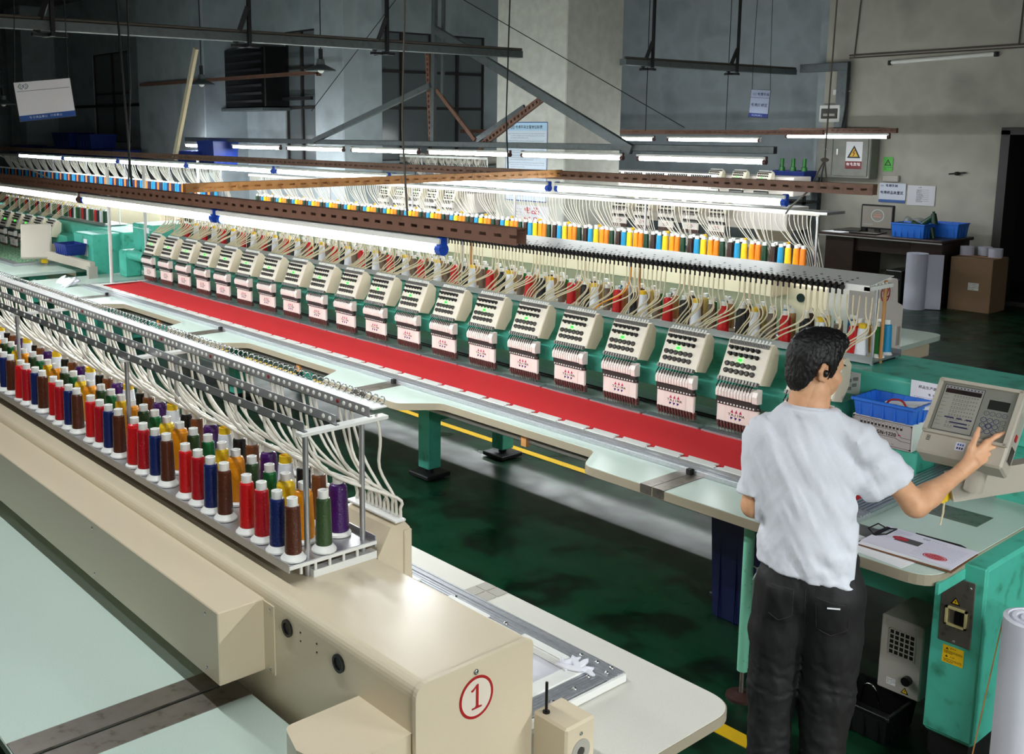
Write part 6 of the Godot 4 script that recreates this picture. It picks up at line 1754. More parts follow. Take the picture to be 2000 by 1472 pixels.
	tag(obj("red_cable", b, M["red_print"]), "loop of red cable sticking out of the blue box", "cable")
	# notices on the beam
	im = sheet(256, 256, Color(0.93, 0.92, 0.95)); write(im, "样品生产数量方案", 44, 24, 19, Color(0.15, 0.15, 0.2), 2); write(im, "电绣", 100, 66, 14, Color(0.2, 0.2, 0.25), 1.5, 1.8)
	for k in 8: rect(im, 24, 92 + k * 20, 210, 1, Color(0.4, 0.4, 0.55)); small_print(im, 40, 96 + k * 20, 60, 1, 9, 10, Color(0.4, 0.4, 0.45), pr)
	for x in [24, 120, 234]: rect(im, x, 92, 1, 160, Color(0.4, 0.4, 0.55))
	plate("paper_notice", "white printed form stuck on the teal beam", "notice", Vector3(-2.2, 1.19, -4.945), 0.22, 0.21, print_mat(im), Basis(), 0.002)
	im = sheet(96, 128, Color(0.88, 0.88, 0.86)); small_print(im, 8, 6, 70, 1, 8, 9, Color(0.5, 0.2, 0.15), pr)
	for q in [[54, 34, 30], [20, 50, 24], [50, 70, 26], [16, 96, 30]]:
		for k in 5: line(im, Vector2(q[0], q[1] + k * 4), Vector2(q[0] + q[2], q[1] - 8 + k * 4), 1.5, Color(0.25, 0.27, 0.25))
	plate("paper_notice", "small card with line drawings stuck on the teal beam", "notice", Vector3(-2.61, 1.22, -4.945), 0.085, 0.115, print_mat(im), Basis(), 0.002)
	# clipboard with papers and pen
	var turn := Basis(Vector3.UP, 0.04)
	o = thing("clipboard", "brown clipboard with papers showing red badges on the table corner", "clipboard", Vector3(-1.765, 0.872, -3.925))
	b = MB.new(); b.cbox(Vector3(0, 0.004, 0), Vector3(0.37, 0.006, 0.25), 0.002, turn)
	obj("board", b, mat("hardboard", Color(0.42, 0.26, 0.13), 0.6), o)
	for k in 4:
		b = MB.new(); b.box(Vector3(0.004 * k, 0.009 + k * 0.003, 0.004), Vector3(0.352, 0.0016, 0.236), turn * Basis(Vector3.UP, 0.02 - k * 0.012))
		obj("sheet", b, M["paper"], o)
	im = sheet(480, 320, Color(0.9, 0.89, 0.95))
	small_print(im, 30, 20, 120, 5, 8, 13, Color(0.6, 0.6, 0.75), pr); small_print(im, 250, 60, 200, 14, 9, 17, Color(0.68, 0.67, 0.82), pr); emblem(im, 230, 40, 14); small_print(im, 260, 34, 120, 1, 12, 14, Color(0.3, 0.3, 0.4), pr)
	rect(im, 110, 100, 130, 70, Color(0.33, 0.32, 0.33))
	for r in 26: oval(im, 130, 130, r * 1.6, r, 3, Color(0.72, 0.1, 0.2))
	small_print(im, 104, 122, 56, 2, 9, 12, Color(0.9, 0.75, 0.78), pr)
	for r in 40: oval(im, 360, 240, r * 1.5, r * 0.95, 3, Color(0.72, 0.03, 0.18))
	oval(im, 360, 240, 52, 32, 3, Color(0.95, 0.85, 0.88)); small_print(im, 322, 224, 76, 3, 11, 13, Color(0.95, 0.88, 0.9), pr)
	b = MB.new()
	var tb := turn * Basis(Vector3.UP, -0.02)
	b.quv(tb * Vector3(-0.165, 0.0205, 0.12), tb * Vector3(0.187, 0.0205, 0.12), tb * Vector3(0.187, 0.0205, -0.115), tb * Vector3(-0.165, 0.0205, -0.115))
	obj("top_print", b, print_mat(im), o)
	b = MB.new(); b.cbox(Vector3(-0.155, 0.02, -0.03), Vector3(0.018, 0.012, 0.12), 0.003)
	b.tube([Vector3(-0.15, 0.022, -0.08), Vector3(-0.115, 0.032, -0.075), Vector3(-0.115, 0.032, 0.01), Vector3(-0.15, 0.022, 0.02)], 0.003, 6)
	b.tube([Vector3(-0.165, 0.022, -0.08), Vector3(-0.19, 0.034, -0.07), Vector3(-0.19, 0.034, 0.01), Vector3(-0.165, 0.022, 0.02)], 0.003, 6)
	obj("clip", b, M["dark_metal"], o)
	b = MB.new(); b.box(Vector3(-1.86, 0.8715, -3.81), Vector3(0.3, 0.001, 0.16), Basis(Vector3.UP, -0.1))
	tag(obj("paper_sheet", b, M["paper"]), "white sheet half under the clipboard at the table edge", "paper")
	b = MB.new(); b.cyl(Vector3(-1.83, 0.881, -4.062), Vector3(-1.66, 0.881, -4.075), 0.007, 8); b.cyl(Vector3(-1.66, 0.881, -4.075), Vector3(-1.64, 0.88, -4.077), 0.007, 8, 0.002)
	tag(obj("pen", b, M["black_plastic"]), "black pen lying behind the clipboard", "pen")
	# white scrap on the far left of the table
	b = MB.new()
	for k in 10: b.ball(Vector3(-10.75 + pr.randf_range(-0.2, 0.2), 0.897 + pr.randf() * 0.02, -3.95 + pr.randf_range(-0.05, 0.05)), Vector3(0.07, 0.02, 0.04), 7, 5, Basis(Vector3(pr.randf(), 2, pr.randf()).normalized(), pr.randf() * 3))
	tag(obj("cloth_scrap", b, M["white_cloth"]), "crumpled white cloth on the left end of the table", "cloth")
	# under the table
	crate(Vector3(-1.98, 0.003, -4.05), Vector3(0.32, 0.13, 0.26), M["black_plastic"], "black plastic crate on the floor under the table")
	b = MB.new(); b.tube(curve([Vector3(-2.0, 0.08, -4.05), Vector3(-1.98, 0.17, -4.04), Vector3(-1.94, 0.17, -4.04), Vector3(-1.92, 0.08, -4.06)], 5), 0.004, 5)
	tag(obj("wire_loop", b, M["chrome"]), "loop of wire sticking out of the black crate", "wire")
	crate(Vector3(-2.75, 0.003, -4.55), Vector3(0.5, 0.62, 0.4), M["navy_bin"], "tall dark blue bin behind the green table leg")
	o = thing("bottle", "clear plastic bottle hung at the green table leg", "bottle", Vector3(-2.4, 0.42, -3.855))
	b = MB.new(); b.lathe([Vector2(0, 0), Vector2(0.026, 0.003), Vector2(0.026, 0.13), Vector2(0.01, 0.16), Vector2(0.01, 0.18), Vector2(0, 0.18)], 14)
	var gl := mat("bottle_plastic", Color(0.75, 0.8, 0.78), 0.2)
	gl.transparency = BaseMaterial3D.TRANSPARENCY_ALPHA; gl.albedo_color.a = 0.45
	obj("body", b, gl, o)
	b = MB.new(); b.tube([Vector3(0, 0.17, 0), Vector3(0.0, 0.2, 0.04), Vector3(-0.02, 0.19, 0.08)], 0.003, 5)
	obj("string", b, M["cable_white"], o)
	# white roll with a brown sheet, standing at the end of the machine
	o = thing("material_roll", "white fabric roll standing against the teal stand", "roll", Vector3(-1.3, 0, -3.86))
	b = MB.new()
	var sp := []
	b.lathe([Vector2(0, 0), Vector2(0.1, 0), Vector2(0.1, 0.78), Vector2(0.085, 0.785), Vector2(0.084, 0.777), Vector2(0.072, 0.777), Vector2(0.071, 0.785), Vector2(0.058, 0.785), Vector2(0.057, 0.777), Vector2(0.045, 0.777), Vector2(0.044, 0.785), Vector2(0.032, 0.785), Vector2(0.03, 0.7), Vector2(0, 0.7)], 30)
	obj("roll", b, M["roll_cloth"] if M.has("roll_cloth") else mat("roll_cloth", Color(0.84, 0.84, 0.88), 0.85), o)
	b = MB.new(); b.box(Vector3(-0.15, 0.37, -0.02), Vector3(0.004, 0.72, 0.14), Basis(Vector3.UP, 0.31) * Basis(Vector3(0, 0, 1), -0.1))
	obj("kraft_sheet", b, M["tan_steel"], o)
# ---------------------------------------------------------------- people
# surface nets over the smooth union of tapered capsules [a, b, ra, rb] and ellipsoids [centre, radii, basis]; adjust(p, d) may bend or cut the field
func blob(mb: MB, prims: Array, cell: float, k: float, adjust = null) -> void:
	var lo := Vector3.INF
	var hi := -Vector3.INF
	var boxes := []
	for p in prims:
		var a: Vector3; var d: Vector3
		if p.size() == 4:
			var r := Vector3.ONE * (maxf(p[2], p[3]) + 3.5 * k)
			a = p[0].min(p[1]) - r; d = p[0].max(p[1]) + r
		else:
			var R: float = maxf(p[1].x, maxf(p[1].y, p[1].z)) + 3.5 * k
			a = p[0] - Vector3.ONE * R; d = p[0] + Vector3.ONE * R
		boxes.append([a, d])
		lo = lo.min(a); hi = hi.max(d)
	lo -= Vector3.ONE * cell * 2; hi += Vector3.ONE * cell * 2
	var nx := int((hi.x - lo.x) / cell) + 2
	var ny := int((hi.y - lo.y) / cell) + 2
	var nz := int((hi.z - lo.z) / cell) + 2
	var E := PackedFloat32Array(); E.resize(nx * ny * nz)
	for q in prims.size():
		var p: Array = prims[q]
		var i0 := maxi(0, int((boxes[q][0].x - lo.x) / cell)); var i1 := mini(nx - 1, int((boxes[q][1].x - lo.x) / cell) + 1)
		var j0 := maxi(0, int((boxes[q][0].y - lo.y) / cell)); var j1 := mini(ny - 1, int((boxes[q][1].y - lo.y) / cell) + 1)
		var l0 := maxi(0, int((boxes[q][0].z - lo.z) / cell)); var l1 := mini(nz - 1, int((boxes[q][1].z - lo.z) / cell) + 1)
		var caps: bool = p.size() == 4
		var a: Vector3 = p[0]
		var ab := Vector3.ZERO
		var inv := 1.0
		var ra := 0.0
		var rb := 0.0
		var rad := Vector3.ONE
		var bi := Basis()
		var rm := 1.0
		if caps:
			ab = p[1] - p[0]; inv = 1.0 / maxf(ab.length_squared(), 1e-9); ra = p[2]; rb = p[3]
		else:
			rad = p[1]; bi = p[2].inverse() if p[2] is Basis else Basis(); rm = minf(rad.x, minf(rad.y, rad.z))
		for l in range(l0, l1 + 1):
			for j in range(j0, j1 + 1):
				var row := (l * ny + j) * nx
				for i in range(i0, i1 + 1):
					var x := Vector3(lo.x + i * cell, lo.y + j * cell, lo.z + l * cell) - a
					var d: float
					if caps:
						var t := clampf(x.dot(ab) * inv, 0.0, 1.0)
						d = (x - ab * t).length() - (ra + (rb - ra) * t)
					else:
						var y := bi * x
						var n1 := (y / rad).length()
						var n2 := (y / (rad * rad)).length()
						d = n1 * (n1 - 1.0) / maxf(n2, 1e-6) if n1 > 1e-4 else -rm
					if d < 4.0 * k: E[row + i] += exp(clampf(-d / k, -8.0, 14.0))
	var F := E
	for l in nz:
		for j in ny:
			var row := (l * ny + j) * nx
			for i in nx:
				var e := E[row + i]
				var d := 0.5
				if e > 1e-4:
					d = -k * log(e)
					if adjust != null and absf(d) < 4 * cell + 0.03: d = adjust.call(Vector3(lo.x + i * cell, lo.y + j * cell, lo.z + l * cell), d)
				F[row + i] = d
	var id := PackedInt32Array(); id.resize(nx * ny * nz); id.fill(-1)
	var V := PackedVector3Array()
	var sx := 1; var sy := nx; var sz := nx * ny
	var off := [0, sx, sy, sx + sy, sz, sx + sz, sy + sz, sx + sy + sz]
	var EDG := [[0, 1], [2, 3], [4, 5], [6, 7], [0, 2], [1, 3], [4, 6], [5, 7], [0, 4], [1, 5], [2, 6], [3, 7]]
	for l in nz - 1:
		for j in ny - 1:
			for i in nx - 1:
				var b := l * sz + j * sy + i
				var m := 0
				for c in 8:
					if F[b + off[c]] < 0: m |= 1 << c
				if m == 0 or m == 255: continue
				var s := Vector3.ZERO
				var n := 0
				for e in EDG:
					var f0 := F[b + off[e[0]]]
					var f1 := F[b + off[e[1]]]
					if (f0 < 0) != (f1 < 0):
						var t := f0 / (f0 - f1)
						var c0: int = e[0]; var c1: int = e[1]
						s += Vector3(c0 & 1, (c0 >> 1) & 1, c0 >> 2).lerp(Vector3(c1 & 1, (c1 >> 1) & 1, c1 >> 2), t)
						n += 1
				id[b] = V.size()
				V.append(lo + (Vector3(i, j, l) + s / n) * cell)
	var N := PackedVector3Array(); N.resize(V.size())
	var T := PackedInt32Array()
	for l in range(1, nz - 1):
		for j in range(1, ny - 1):
			for i in range(1, nx - 1):
				var b := l * sz + j * sy + i
				var f0 := F[b] < 0
				for ax in 3:
					var st: int = [sx, sy, sz][ax]
					if f0 == (F[b + st] < 0): continue
					var u: int = [sy, sz, sx][ax]
					var w: int = [sz, sx, sy][ax]
					var q := [id[b], id[b - u], id[b - u - w], id[b - w]]
					if q[0] < 0 or q[1] < 0 or q[2] < 0 or q[3] < 0: continue
					if not f0: q.reverse()
					var nn := (V[q[1]] - V[q[0]]).cross(V[q[2]] - V[q[0]]) + (V[q[2]] - V[q[0]]).cross(V[q[3]] - V[q[0]])
					for c in q: N[c] += nn
					for c in [0, 1, 2, 0, 2, 3]: T.append(q[c])
	for c in range(0, T.size(), 3):
		mb.t3n(V[T[c]], V[T[c + 1]], V[T[c + 2]], N[T[c]].normalized(), N[T[c + 1]].normalized(), N[T[c + 2]].normalized())

func build_people() -> void:
	var skin := tri(mat("skin", Color(0.94, 0.74, 0.58), 0.5), noise_tex(91, 0.04, 128, [Color(0.92, 0.86, 0.84), Color(1, 1, 1)]), 4.0, false)
	skin.subsurf_scatter_enabled = true; skin.subsurf_scatter_strength = 0.08
	tri(mat("shirt", Color(0.92, 0.93, 0.96), 0.9), noise_tex(92, 0.25, 128, [Color(0.94, 0.94, 0.95), Color(1, 1, 1)], 2), 8.0, false)
	tri(mat("trousers", Color(0.1, 0.095, 0.1), 0.7), noise_tex(93, 0.2, 128, [Color(0.75, 0.75, 0.78), Color(1, 1, 1)], 3), 6.0, false)
	tri(mat("hair", Color(0.05, 0.042, 0.042), 0.52), noise_tex(94, 0.1, 128, [Color(0.6, 0.55, 0.55), Color(1, 1, 1)], 3), 10.0, false)
	var o := thing("person", "man in a light grey t-shirt and black trousers touching the control panel", "person", Vector3(-1.97, 0, -3.44), deg_to_rad(25))
	# skin: body under the clothes, neck, both arms; then head and right hand on finer grids
	var b := MB.new()
	var SR := Vector3(0.178, 1.385, 0.0)
	var EL := Vector3(0.375, 1.14, -0.1)
	var WR := Vector3(0.515, 1.222, -0.295)
	blob(b, [[Vector3(0.0, 1.3, 0), Vector3(0.145, 0.16, 0.085), Basis()], [Vector3(0.02, 1.05, 0), Vector3(0.135, 0.2, 0.085), Basis()], [Vector3(0.035, 0.85, 0), Vector3(0.135, 0.13, 0.085), Basis()],
		[Vector3(0, 1.38, 0.0), Vector3(0.01, 1.56, -0.03), 0.062, 0.058], [Vector3(-0.05, 1.42, 0), Vector3(-0.165, 1.38, 0), 0.05, 0.05], [Vector3(0.05, 1.42, 0), SR, 0.05, 0.05],
		[Vector3(-0.165, 1.37, 0), Vector3(-0.18, 1.08, -0.0), 0.048, 0.04], [Vector3(-0.18, 1.08, 0.0), Vector3(-0.1, 0.97, -0.22), 0.04, 0.03], [Vector3(-0.1, 0.97, -0.22), Vector3(-0.08, 0.95, -0.31), 0.034, 0.026],
		[SR, EL, 0.05, 0.042], [EL, EL.lerp(WR, 0.3), 0.041, 0.04], [EL.lerp(WR, 0.3), WR, 0.04, 0.027],
		[Vector3(-0.045, 0.8, 0), Vector3(-0.075, 0.42, -0.02), 0.075, 0.05], [Vector3(-0.075, 0.42, -0.02), Vector3(-0.075, 0.08, 0.02), 0.05, 0.04], [Vector3(0.125, 0.8, 0), Vector3(0.125, 0.44, -0.04), 0.075, 0.05], [Vector3(0.125, 0.44, -0.04), Vector3(0.118, 0.08, 0.0), 0.05, 0.04]], 0.012, 0.012)
	# right hand: palm, thumb from its side, four bent fingers resting on the panel edge
	var K := Vector3(0.6, 1.296, -0.378)
	var across := Vector3(0.1, 0.78, -0.3).normalized()      # from little finger to index, across the knuckles
	var hand := [[WR, WR.lerp(K, 0.45), 0.027, 0.026]]
	var fingers := [[0.034, Vector3(0.03, 0.022, -0.022), Vector3(0.032, 0.012, -0.02), Vector3(0.02, -0.004, -0.006), 0.0088], [0.011, Vector3(0.037, 0.004, -0.022), Vector3(0.03, -0.008, -0.02), Vector3(0.012, -0.014, -0.008), 0.0092], [-0.012, Vector3(0.036, -0.008, -0.02), Vector3(0.026, -0.014, -0.018), Vector3(0.008, -0.015, -0.006), 0.0087], [-0.033, Vector3(0.03, -0.014, -0.016), Vector3(0.018, -0.014, -0.013), Vector3(0.004, -0.012, -0.004), 0.0078]]
	for f in fingers:
		var kn: Vector3 = K + across * f[0]
		var wr: Vector3 = WR + across * f[0] * 0.55
		hand.append([wr, kn, 0.017, 0.0125])
		var q := kn
		for i in 3:
			var e: Vector3 = q + f[1 + i]
			hand.append([q, e, f[4] + 0.0012 - i * 0.0012, f[4] - i * 0.0012])
			q = e
	var tb := WR.lerp(K, 0.25) + across * 0.028
	hand.append([tb, tb + Vector3(0.012, 0.045, -0.03), 0.015, 0.0125]); hand.append([tb + Vector3(0.012, 0.045, -0.03), tb + Vector3(0.026, 0.088, -0.05), 0.0115, 0.0095]); hand.append([tb + Vector3(0.026, 0.088, -0.05), tb + Vector3(0.031, 0.112, -0.056), 0.0095, 0.0075])
	blob(b, hand, 0.0032, 0.0028)
	# head, turned to his right and bent forward
	var HB := Basis(Vector3.UP, deg_to_rad(-48)) * Basis(Vector3.RIGHT, deg_to_rad(-10))
	var HO := Vector3(-0.008, 1.53, -0.03)
	var h := func(x: float, y: float, z: float) -> Vector3: return HO + HB * Vector3(x, y, z)
	var head := [[h.call(0, 0.135, 0.0), Vector3(0.077, 0.1, 0.097), HB], [h.call(0, 0.06, -0.035), Vector3(0.06, 0.065, 0.062), HB], [h.call(0, 0.022, -0.068), Vector3(0.03, 0.02, 0.026), HB],
		[h.call(0, 0.105, -0.094), h.call(0, 0.075, -0.112), 0.008, 0.012], [h.call(-0.013, 0.071, -0.1), h.call(0.013, 0.071, -0.1), 0.008, 0.008], [h.call(-0.03, 0.122, -0.086), h.call(0.03, 0.122, -0.086), 0.01, 0.01],
		[h.call(-0.018, 0.045, -0.09), h.call(0.018, 0.045, -0.09), 0.007, 0.007], [h.call(-0.016, 0.036, -0.087), h.call(0.016, 0.036, -0.087), 0.0075, 0.0075], [h.call(0, 0.05, 0.02), h.call(0, -0.06, 0.01), 0.056, 0.058],
		[h.call(-0.045, 0.075, -0.06), h.call(0.045, 0.075, -0.06), 0.025, 0.025]]
	blob(b, head, 0.0042, 0.006)
	for s in [-1, 1]:
		var ear := [[h.call(s * 0.08, 0.118, 0.02), h.call(s * 0.092, 0.125, 0.036), 0.006, 0.006], [h.call(s * 0.092, 0.125, 0.036), h.call(s * 0.09, 0.1, 0.043), 0.0065, 0.0065], [h.call(s * 0.09, 0.1, 0.043), h.call(s * 0.084, 0.075, 0.03), 0.006, 0.007], [h.call(s * 0.084, 0.075, 0.03), h.call(s * 0.079, 0.066, 0.012), 0.008, 0.007], [h.call(s * 0.079, 0.12, 0.016), h.call(s * 0.077, 0.08, 0.01), 0.006, 0.006], [h.call(s * 0.08, 0.1, 0.024), Vector3(0.007, 0.024, 0.016), HB]]
		blob(b, ear, 0.003, 0.003)
	obj("body", b, skin, o)
	b = MB.new(); b.ball(h.call(0.092, 0.096, 0.022), Vector3(0.01, 0.014, 0.011), 10, 7, HB)
	obj("earbud", b, M["black_plastic"], o)
	for s in [-1, 1]:
		b = MB.new(); b.ball(h.call(s * 0.031, 0.105, -0.083), Vector3(0.011, 0.008, 0.009), 10, 6, HB); obj("eye", b, M["white_plastic"], o)
		b = MB.new(); b.ball(h.call(s * 0.031, 0.105, -0.089), Vector3(0.005, 0.005, 0.004), 8, 5, HB); obj("iris", b, M["hair"], o)
		b = MB.new(); b.ball(h.call(s * 0.033, 0.128, -0.094), Vector3(0.017, 0.003, 0.004), 8, 5, HB); obj("eyebrow", b, M["hair"], o)
	# hair: cap over the skull, open at the face, round the ears and at the nape
	var hn := FastNoiseLite.new(); hn.seed = 6; hn.frequency = 1.0
	var HI := HB.inverse()
	b = MB.new()
	blob(b, [[h.call(0, 0.145, 0.008), Vector3(0.09, 0.108, 0.108), HB], [h.call(0, 0.075, 0.055), Vector3(0.062, 0.075, 0.05), HB], [h.call(0, 0.21, -0.05), Vector3(0.06, 0.04, 0.055), HB]], 0.004, 0.01, func(p: Vector3, d: float) -> float:
		var q := HI * (p - HO)
		d += 0.006 * hn.get_noise_3d(q.x * 190, q.y * 26, q.z * 190) + 0.003 * hn.get_noise_3d(q.x * 60 + 9, q.y * 14, q.z * 60)
		var low := 0.008 + 0.012 * hn.get_noise_2d(q.x * 220, q.z * 220)
		if q.z < 0.0: low = lerpf(0.085, 0.19, clampf(-q.z / 0.07, 0, 1)) + 0.01 * hn.get_noise_2d(q.x * 300, q.z * 300)
		elif q.z < 0.035: low = 0.095
		else: low = lerpf(0.095, low, clampf((q.z - 0.035) / 0.035, 0, 1))
		if absf(q.x) > 0.05 and q.z > -0.035 and q.z < -0.012: low = 0.062
		var earv := Vector3((absf(q.x) - 0.088) / 0.03, (q.y - 0.1) / 0.032, (q.z - 0.024) / 0.026)
		d = maxf(d, 0.02 * (1.0 - earv.length()))
		return maxf(d, low - q.y))
	obj("hair", b, M["hair"], o)
	# t-shirt with soft folds, sleeves and hem
	var fn := FastNoiseLite.new(); fn.seed = 17; fn.frequency = 1.0
	b = MB.new()
	var SE := SR.lerp(EL, 0.62)
	var sdir := (EL - SR).normalized()
	var neck := []
	for i in 14: neck.append([Vector3(0.002 + cos(i * TAU / 14) * 0.071, 1.473 + 0.012 * sin(i * TAU / 14), -0.006 + sin(i * TAU / 14) * 0.071), Vector3(0.002 + cos((i + 1) * TAU / 14) * 0.071, 1.473 + 0.012 * sin((i + 1) * TAU / 14), -0.006 + sin((i + 1) * TAU / 14) * 0.071), 0.004, 0.004])
	blob(b, neck + [[Vector3(0.0, 1.29, 0.012), Vector3(0.172, 0.16, 0.108), Basis()], [Vector3(0.015, 1.13, 0.012), Vector3(0.168, 0.2, 0.112), Basis()], [Vector3(0.03, 0.96, 0.005), Vector3(0.188, 0.19, 0.125), Basis()], [Vector3(0.04, 0.86, 0.0), Vector3(0.19, 0.13, 0.13), Basis()],
		[Vector3(-0.05, 1.425, 0.005), Vector3(-0.155, 1.372, 0), 0.06, 0.062], [Vector3(0.05, 1.43, 0.005), Vector3(0.165, 1.382, 0), 0.06, 0.064], [Vector3(-0.05, 1.43, 0.01), Vector3(0.05, 1.435, 0.01), 0.062, 0.062],
		[Vector3(-0.158, 1.36, 0), Vector3(-0.182, 1.1, 0.0), 0.06, 0.07], [SR, SR.lerp(EL, 0.75), 0.064, 0.076], [Vector3(0.13, 1.28, 0.01), Vector3(0.24, 1.2, -0.03), 0.05, 0.05]], 0.0075, 0.014, func(p: Vector3, d: float) -> float:
		var lowf := clampf((1.08 - p.y) / 0.2, 0, 1)
		var side := clampf((p.x + 0.02) / 0.2, 0, 1)
		# diagonal gathers from the right hip, long soft drapes from the shoulders, ripples at the hem
		d += 0.009 * lowf * side * sin((p.y * 0.9 + p.x * 0.4) * 80 + 2.5 * fn.get_noise_2d(p.x * 9, p.y * 9))
		d += 0.016 * fn.get_noise_3d(p.x * 10 + p.y * 5, p.y * 1.6, p.z * 4)
		d += 0.003 * fn.get_noise_3d(p.x * 22 - p.y * 14, p.y * 3, p.z * 9)
		d += 0.003 * lowf * fn.get_noise_3d(p.x * 40, p.y * 30, p.z * 30)
		if p.x > 0.17 and p.y > 1.05: d += 0.004 * sin((p - SR).dot(sdir) * 90 + p.z * 30)
		# hem, sleeve ends, neck opening
		d = maxf(d, (0.868 - 0.12 * p.x + 0.012 * fn.get_noise_2d(p.x * 12, p.z * 12)) - p.y)
		if p.x > 0.2: d = maxf(d, (p - SE).dot(sdir))
		if p.x < -0.1: d = maxf(d, 1.135 - p.y if p.x < -0.15 and p.y < 1.2 and absf(p.z) < 0.08 and p.x < -0.17 else d)
		d = maxf(d, 0.064 - Vector2(p.x - 0.004, p.z + 0.006).length() if p.y > 1.465 else d)
		return maxf(d, p.y - 1.497 + 0.2 * maxf(0, -p.z)))
	obj("shirt", b, M["shirt"], o)
	b = MB.new()
	var ring := []
	for i in 25: ring.append(Vector3(0.002 + cos(i * TAU / 24) * 0.07, 1.485 + 0.012 * sin(i * TAU / 24), -0.006 + sin(i * TAU / 24) * 0.07))
	b.tube(ring, 0.0075, 6)
	obj("collar", b, M["shirt"], o)
	# trousers
	b = MB.new()
	blob(b, [[Vector3(0.04, 0.83, 0.0), Vector3(0.176, 0.15, 0.122), Basis()], [Vector3(0.04, 0.93, 0), Vector3(0.165, 0.08, 0.11), Basis()], [Vector3(-0.045, 0.8, 0.02), Vector3(-0.07, 0.6, 0.0), 0.108, 0.098], [Vector3(0.125, 0.8, 0.02), Vector3(0.127, 0.6, -0.01), 0.112, 0.105], [Vector3(-0.07, 0.6, 0), Vector3(-0.077, 0.36, 0.0), 0.098, 0.084], [Vector3(0.127, 0.6, -0.01), Vector3(0.125, 0.38, -0.02), 0.105, 0.096],
		[Vector3(-0.077, 0.36, 0), Vector3(-0.072, 0.07, 0.03), 0.084, 0.078], [Vector3(0.125, 0.38, -0.02), Vector3(0.118, 0.07, 0.0), 0.096, 0.078]], 0.009, 0.012, func(p: Vector3, d: float) -> float:
		d += 0.007 * fn.get_noise_3d(p.x * 16, p.y * 7 + p.x * 10, p.z * 12)
		var kn := exp(-pow((p.y - 0.42) / 0.12, 2.0))
		d += 0.003 * kn * sin(p.y * 105 + 22 * p.x + 7 * fn.get_noise_3d(p.x * 10, p.y * 10, p.z * 10))
		d += 0.003 * exp(-pow((p.y - 0.14) / 0.12, 2.0)) * sin(p.y * 105 + 20 * p.z + 6 * fn.get_noise_3d(p.x * 14, p.y * 12, p.z * 14))
		# back pocket, raised
		if p.z > 0.03 and p.x > 0.075 and p.x < 0.19 and p.y > 0.68 and p.y < 0.815: d -= 0.004
		if p.z > 0.03 and p.x > -0.11 and p.x < -0.005 and p.y > 0.69 and p.y < 0.825: d -= 0.004
		return maxf(d, p.y - 0.985))
	obj("trousers", b, M["trousers"], o)
	# pocket seams laid on the cloth
	var on := func(x: float, y: float) -> Vector3:
		var best := 1e9
		var at := Vector3(x, y, 0.1)
		for q in b.v:
			if q.z > 0.0:
				var e := (q.x - x) * (q.x - x) + (q.y - y) * (q.y - y)
				if e < best: best = e; at = Vector3(x, y, q.z + 0.0005)
		return at
	mat("seam", Color(0.2, 0.19, 0.19), 0.7)
	for sm in [[Vector2(0.072, 0.815), Vector2(0.19, 0.80), Vector2(0.185, 0.7), Vector2(0.13, 0.67), Vector2(0.078, 0.69), Vector2(0.072, 0.815)], [Vector2(-0.1, 0.83), Vector2(-0.005, 0.83), Vector2(-0.008, 0.72), Vector2(-0.055, 0.695), Vector2(-0.098, 0.72)], [Vector2(0.036, 0.87), Vector2(0.036, 0.64)]]:
		var path := []
		for k in sm.size() - 1:
			for i in 6: path.append(on.call(lerpf(sm[k].x, sm[k + 1].x, i / 6.0), lerpf(sm[k].y, sm[k + 1].y, i / 6.0)))
		var st := MB.new(); st.tube(path, 0.0013, 4)
		obj("trouser_seam", st, M["seam"], o)
	var lb: Vector3 = on.call(0.135, 0.79)
	b = MB.new(); b.box(lb + Vector3(0, 0, 0.002), Vector3(0.045, 0.005, 0.003), Basis(Vector3.UP, 0.25))
	obj("pocket_label", b, M["paper"], o)
	for s in [[-0.075, 0.0], [0.118, -0.02]]:
		b = MB.new()
		blob(b, [[Vector3(s[0], 0.045, s[1] + 0.06), Vector3(s[0] - 0.01, 0.035, s[1] - 0.13), 0.045, 0.035]], 0.01, 0.01, func(p: Vector3, d: float) -> float: return maxf(d, 0.002 - p.y))
		obj("shoe", b, M["blue_crate"], o)
	# woman in a striped shirt reaching over the left machine, seen between beam and machine
	var im := sheet(64, 64, Color(0.75, 0.75, 0.75))
	for k in 8: rect(im, 0, k * 8, 64, 4, Color(0.04, 0.04, 0.05))
	var stripe := print_mat(im, 0.9)
	stripe.uv1_triplanar = true; stripe.uv1_scale = Vector3.ONE * 7.0
	o = thing("person", "woman in a black and white striped shirt reaching over the left machine", "person", Vector3(-11.9, 0, -5.95), deg_to_rad(60))
	b = MB.new()
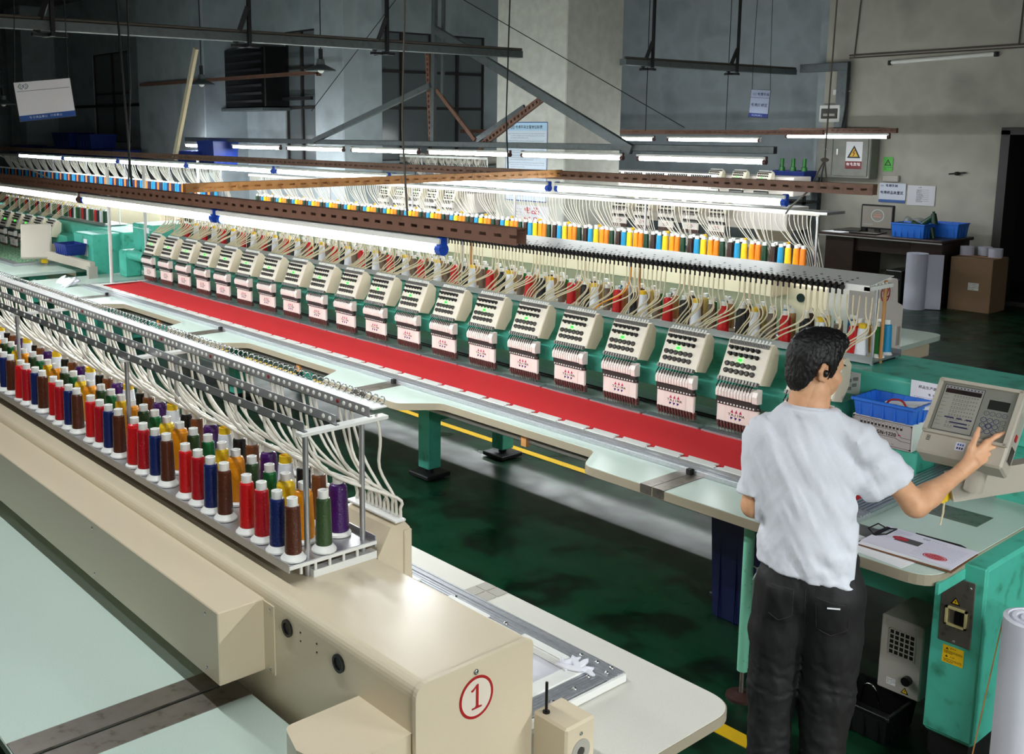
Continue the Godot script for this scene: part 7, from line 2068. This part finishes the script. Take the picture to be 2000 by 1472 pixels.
	blob(b, [[Vector3(0, 1.5, 0), Vector3(0.075, 0.1, 0.09), Basis()], [Vector3(0, 1.28, 0), Vector3(0, 1.45, 0), 0.05, 0.05], [Vector3(0, 1.1, 0), Vector3(0.12, 0.2, 0.08), Basis()], [Vector3(0.02, 1.6, -0.02), Vector3(0.07, 0.05, 0.08), Basis()],
		[Vector3(-0.17, 1.28, 0), Vector3(-0.24, 1.2, -0.25), 0.045, 0.04], [Vector3(-0.24, 1.2, -0.25), Vector3(-0.2, 1.3, -0.48), 0.038, 0.028], [Vector3(0.17, 1.28, 0), Vector3(0.22, 1.15, -0.2), 0.045, 0.04], [Vector3(0.22, 1.15, -0.2), Vector3(0.12, 1.2, -0.42), 0.038, 0.028],
		[Vector3(-0.08, 0.85, 0), Vector3(-0.08, 0.05, 0), 0.08, 0.05], [Vector3(0.08, 0.85, 0), Vector3(0.08, 0.05, 0), 0.08, 0.05]], 0.014, 0.014)
	for w in [Vector3(-0.2, 1.3, -0.48), Vector3(0.12, 1.2, -0.42)]:
		var hd := [[w, w + Vector3(0, 0.03, -0.07), 0.026, 0.022]]
		for i in 4: hd.append([w + Vector3(-0.03 + i * 0.02, 0.03, -0.07), w + Vector3(-0.034 + i * 0.022, 0.045 - i * 0.006, -0.12), 0.01, 0.009]); hd.append([w + Vector3(-0.034 + i * 0.022, 0.045 - i * 0.006, -0.12), w + Vector3(-0.034 + i * 0.022, 0.02 - i * 0.006, -0.15), 0.009, 0.008])
		hd.append([w + Vector3(0.02, 0, -0.02), w + Vector3(0.06, 0.01, -0.07), 0.012, 0.009])
		blob(b, hd, 0.005, 0.005)
	obj("body", b, skin, o)
	b = MB.new()
	blob(b, [[Vector3(0, 1.13, 0), Vector3(0.165, 0.22, 0.11), Basis()], [Vector3(-0.14, 1.3, 0), Vector3(0.14, 1.3, 0), 0.07, 0.07], [Vector3(-0.17, 1.28, 0), Vector3(-0.225, 1.22, -0.17), 0.065, 0.062], [Vector3(0.17, 1.28, 0), Vector3(0.21, 1.18, -0.14), 0.065, 0.062]], 0.014, 0.014)
	obj("shirt", b, stripe, o)
	b = MB.new()
	blob(b, [[Vector3(0, 1.54, 0.02), Vector3(0.092, 0.11, 0.1), Basis()], [Vector3(0, 1.4, 0.08), Vector3(0.07, 0.13, 0.05), Basis()]], 0.012, 0.014, func(p: Vector3, d: float) -> float: return maxf(d, -0.02 - p.z - maxf(0, p.y - 1.55) * 1.5))
	obj("hair", b, M["hair"], o)
	b = MB.new()
	blob(b, [[Vector3(0, 0.85, 0), Vector3(0.16, 0.14, 0.12), Basis()], [Vector3(-0.08, 0.8, 0), Vector3(-0.08, 0.06, 0), 0.09, 0.065], [Vector3(0.08, 0.8, 0), Vector3(0.08, 0.06, 0), 0.09, 0.065]], 0.016, 0.014)
	obj("trousers", b, M["trousers"], o)
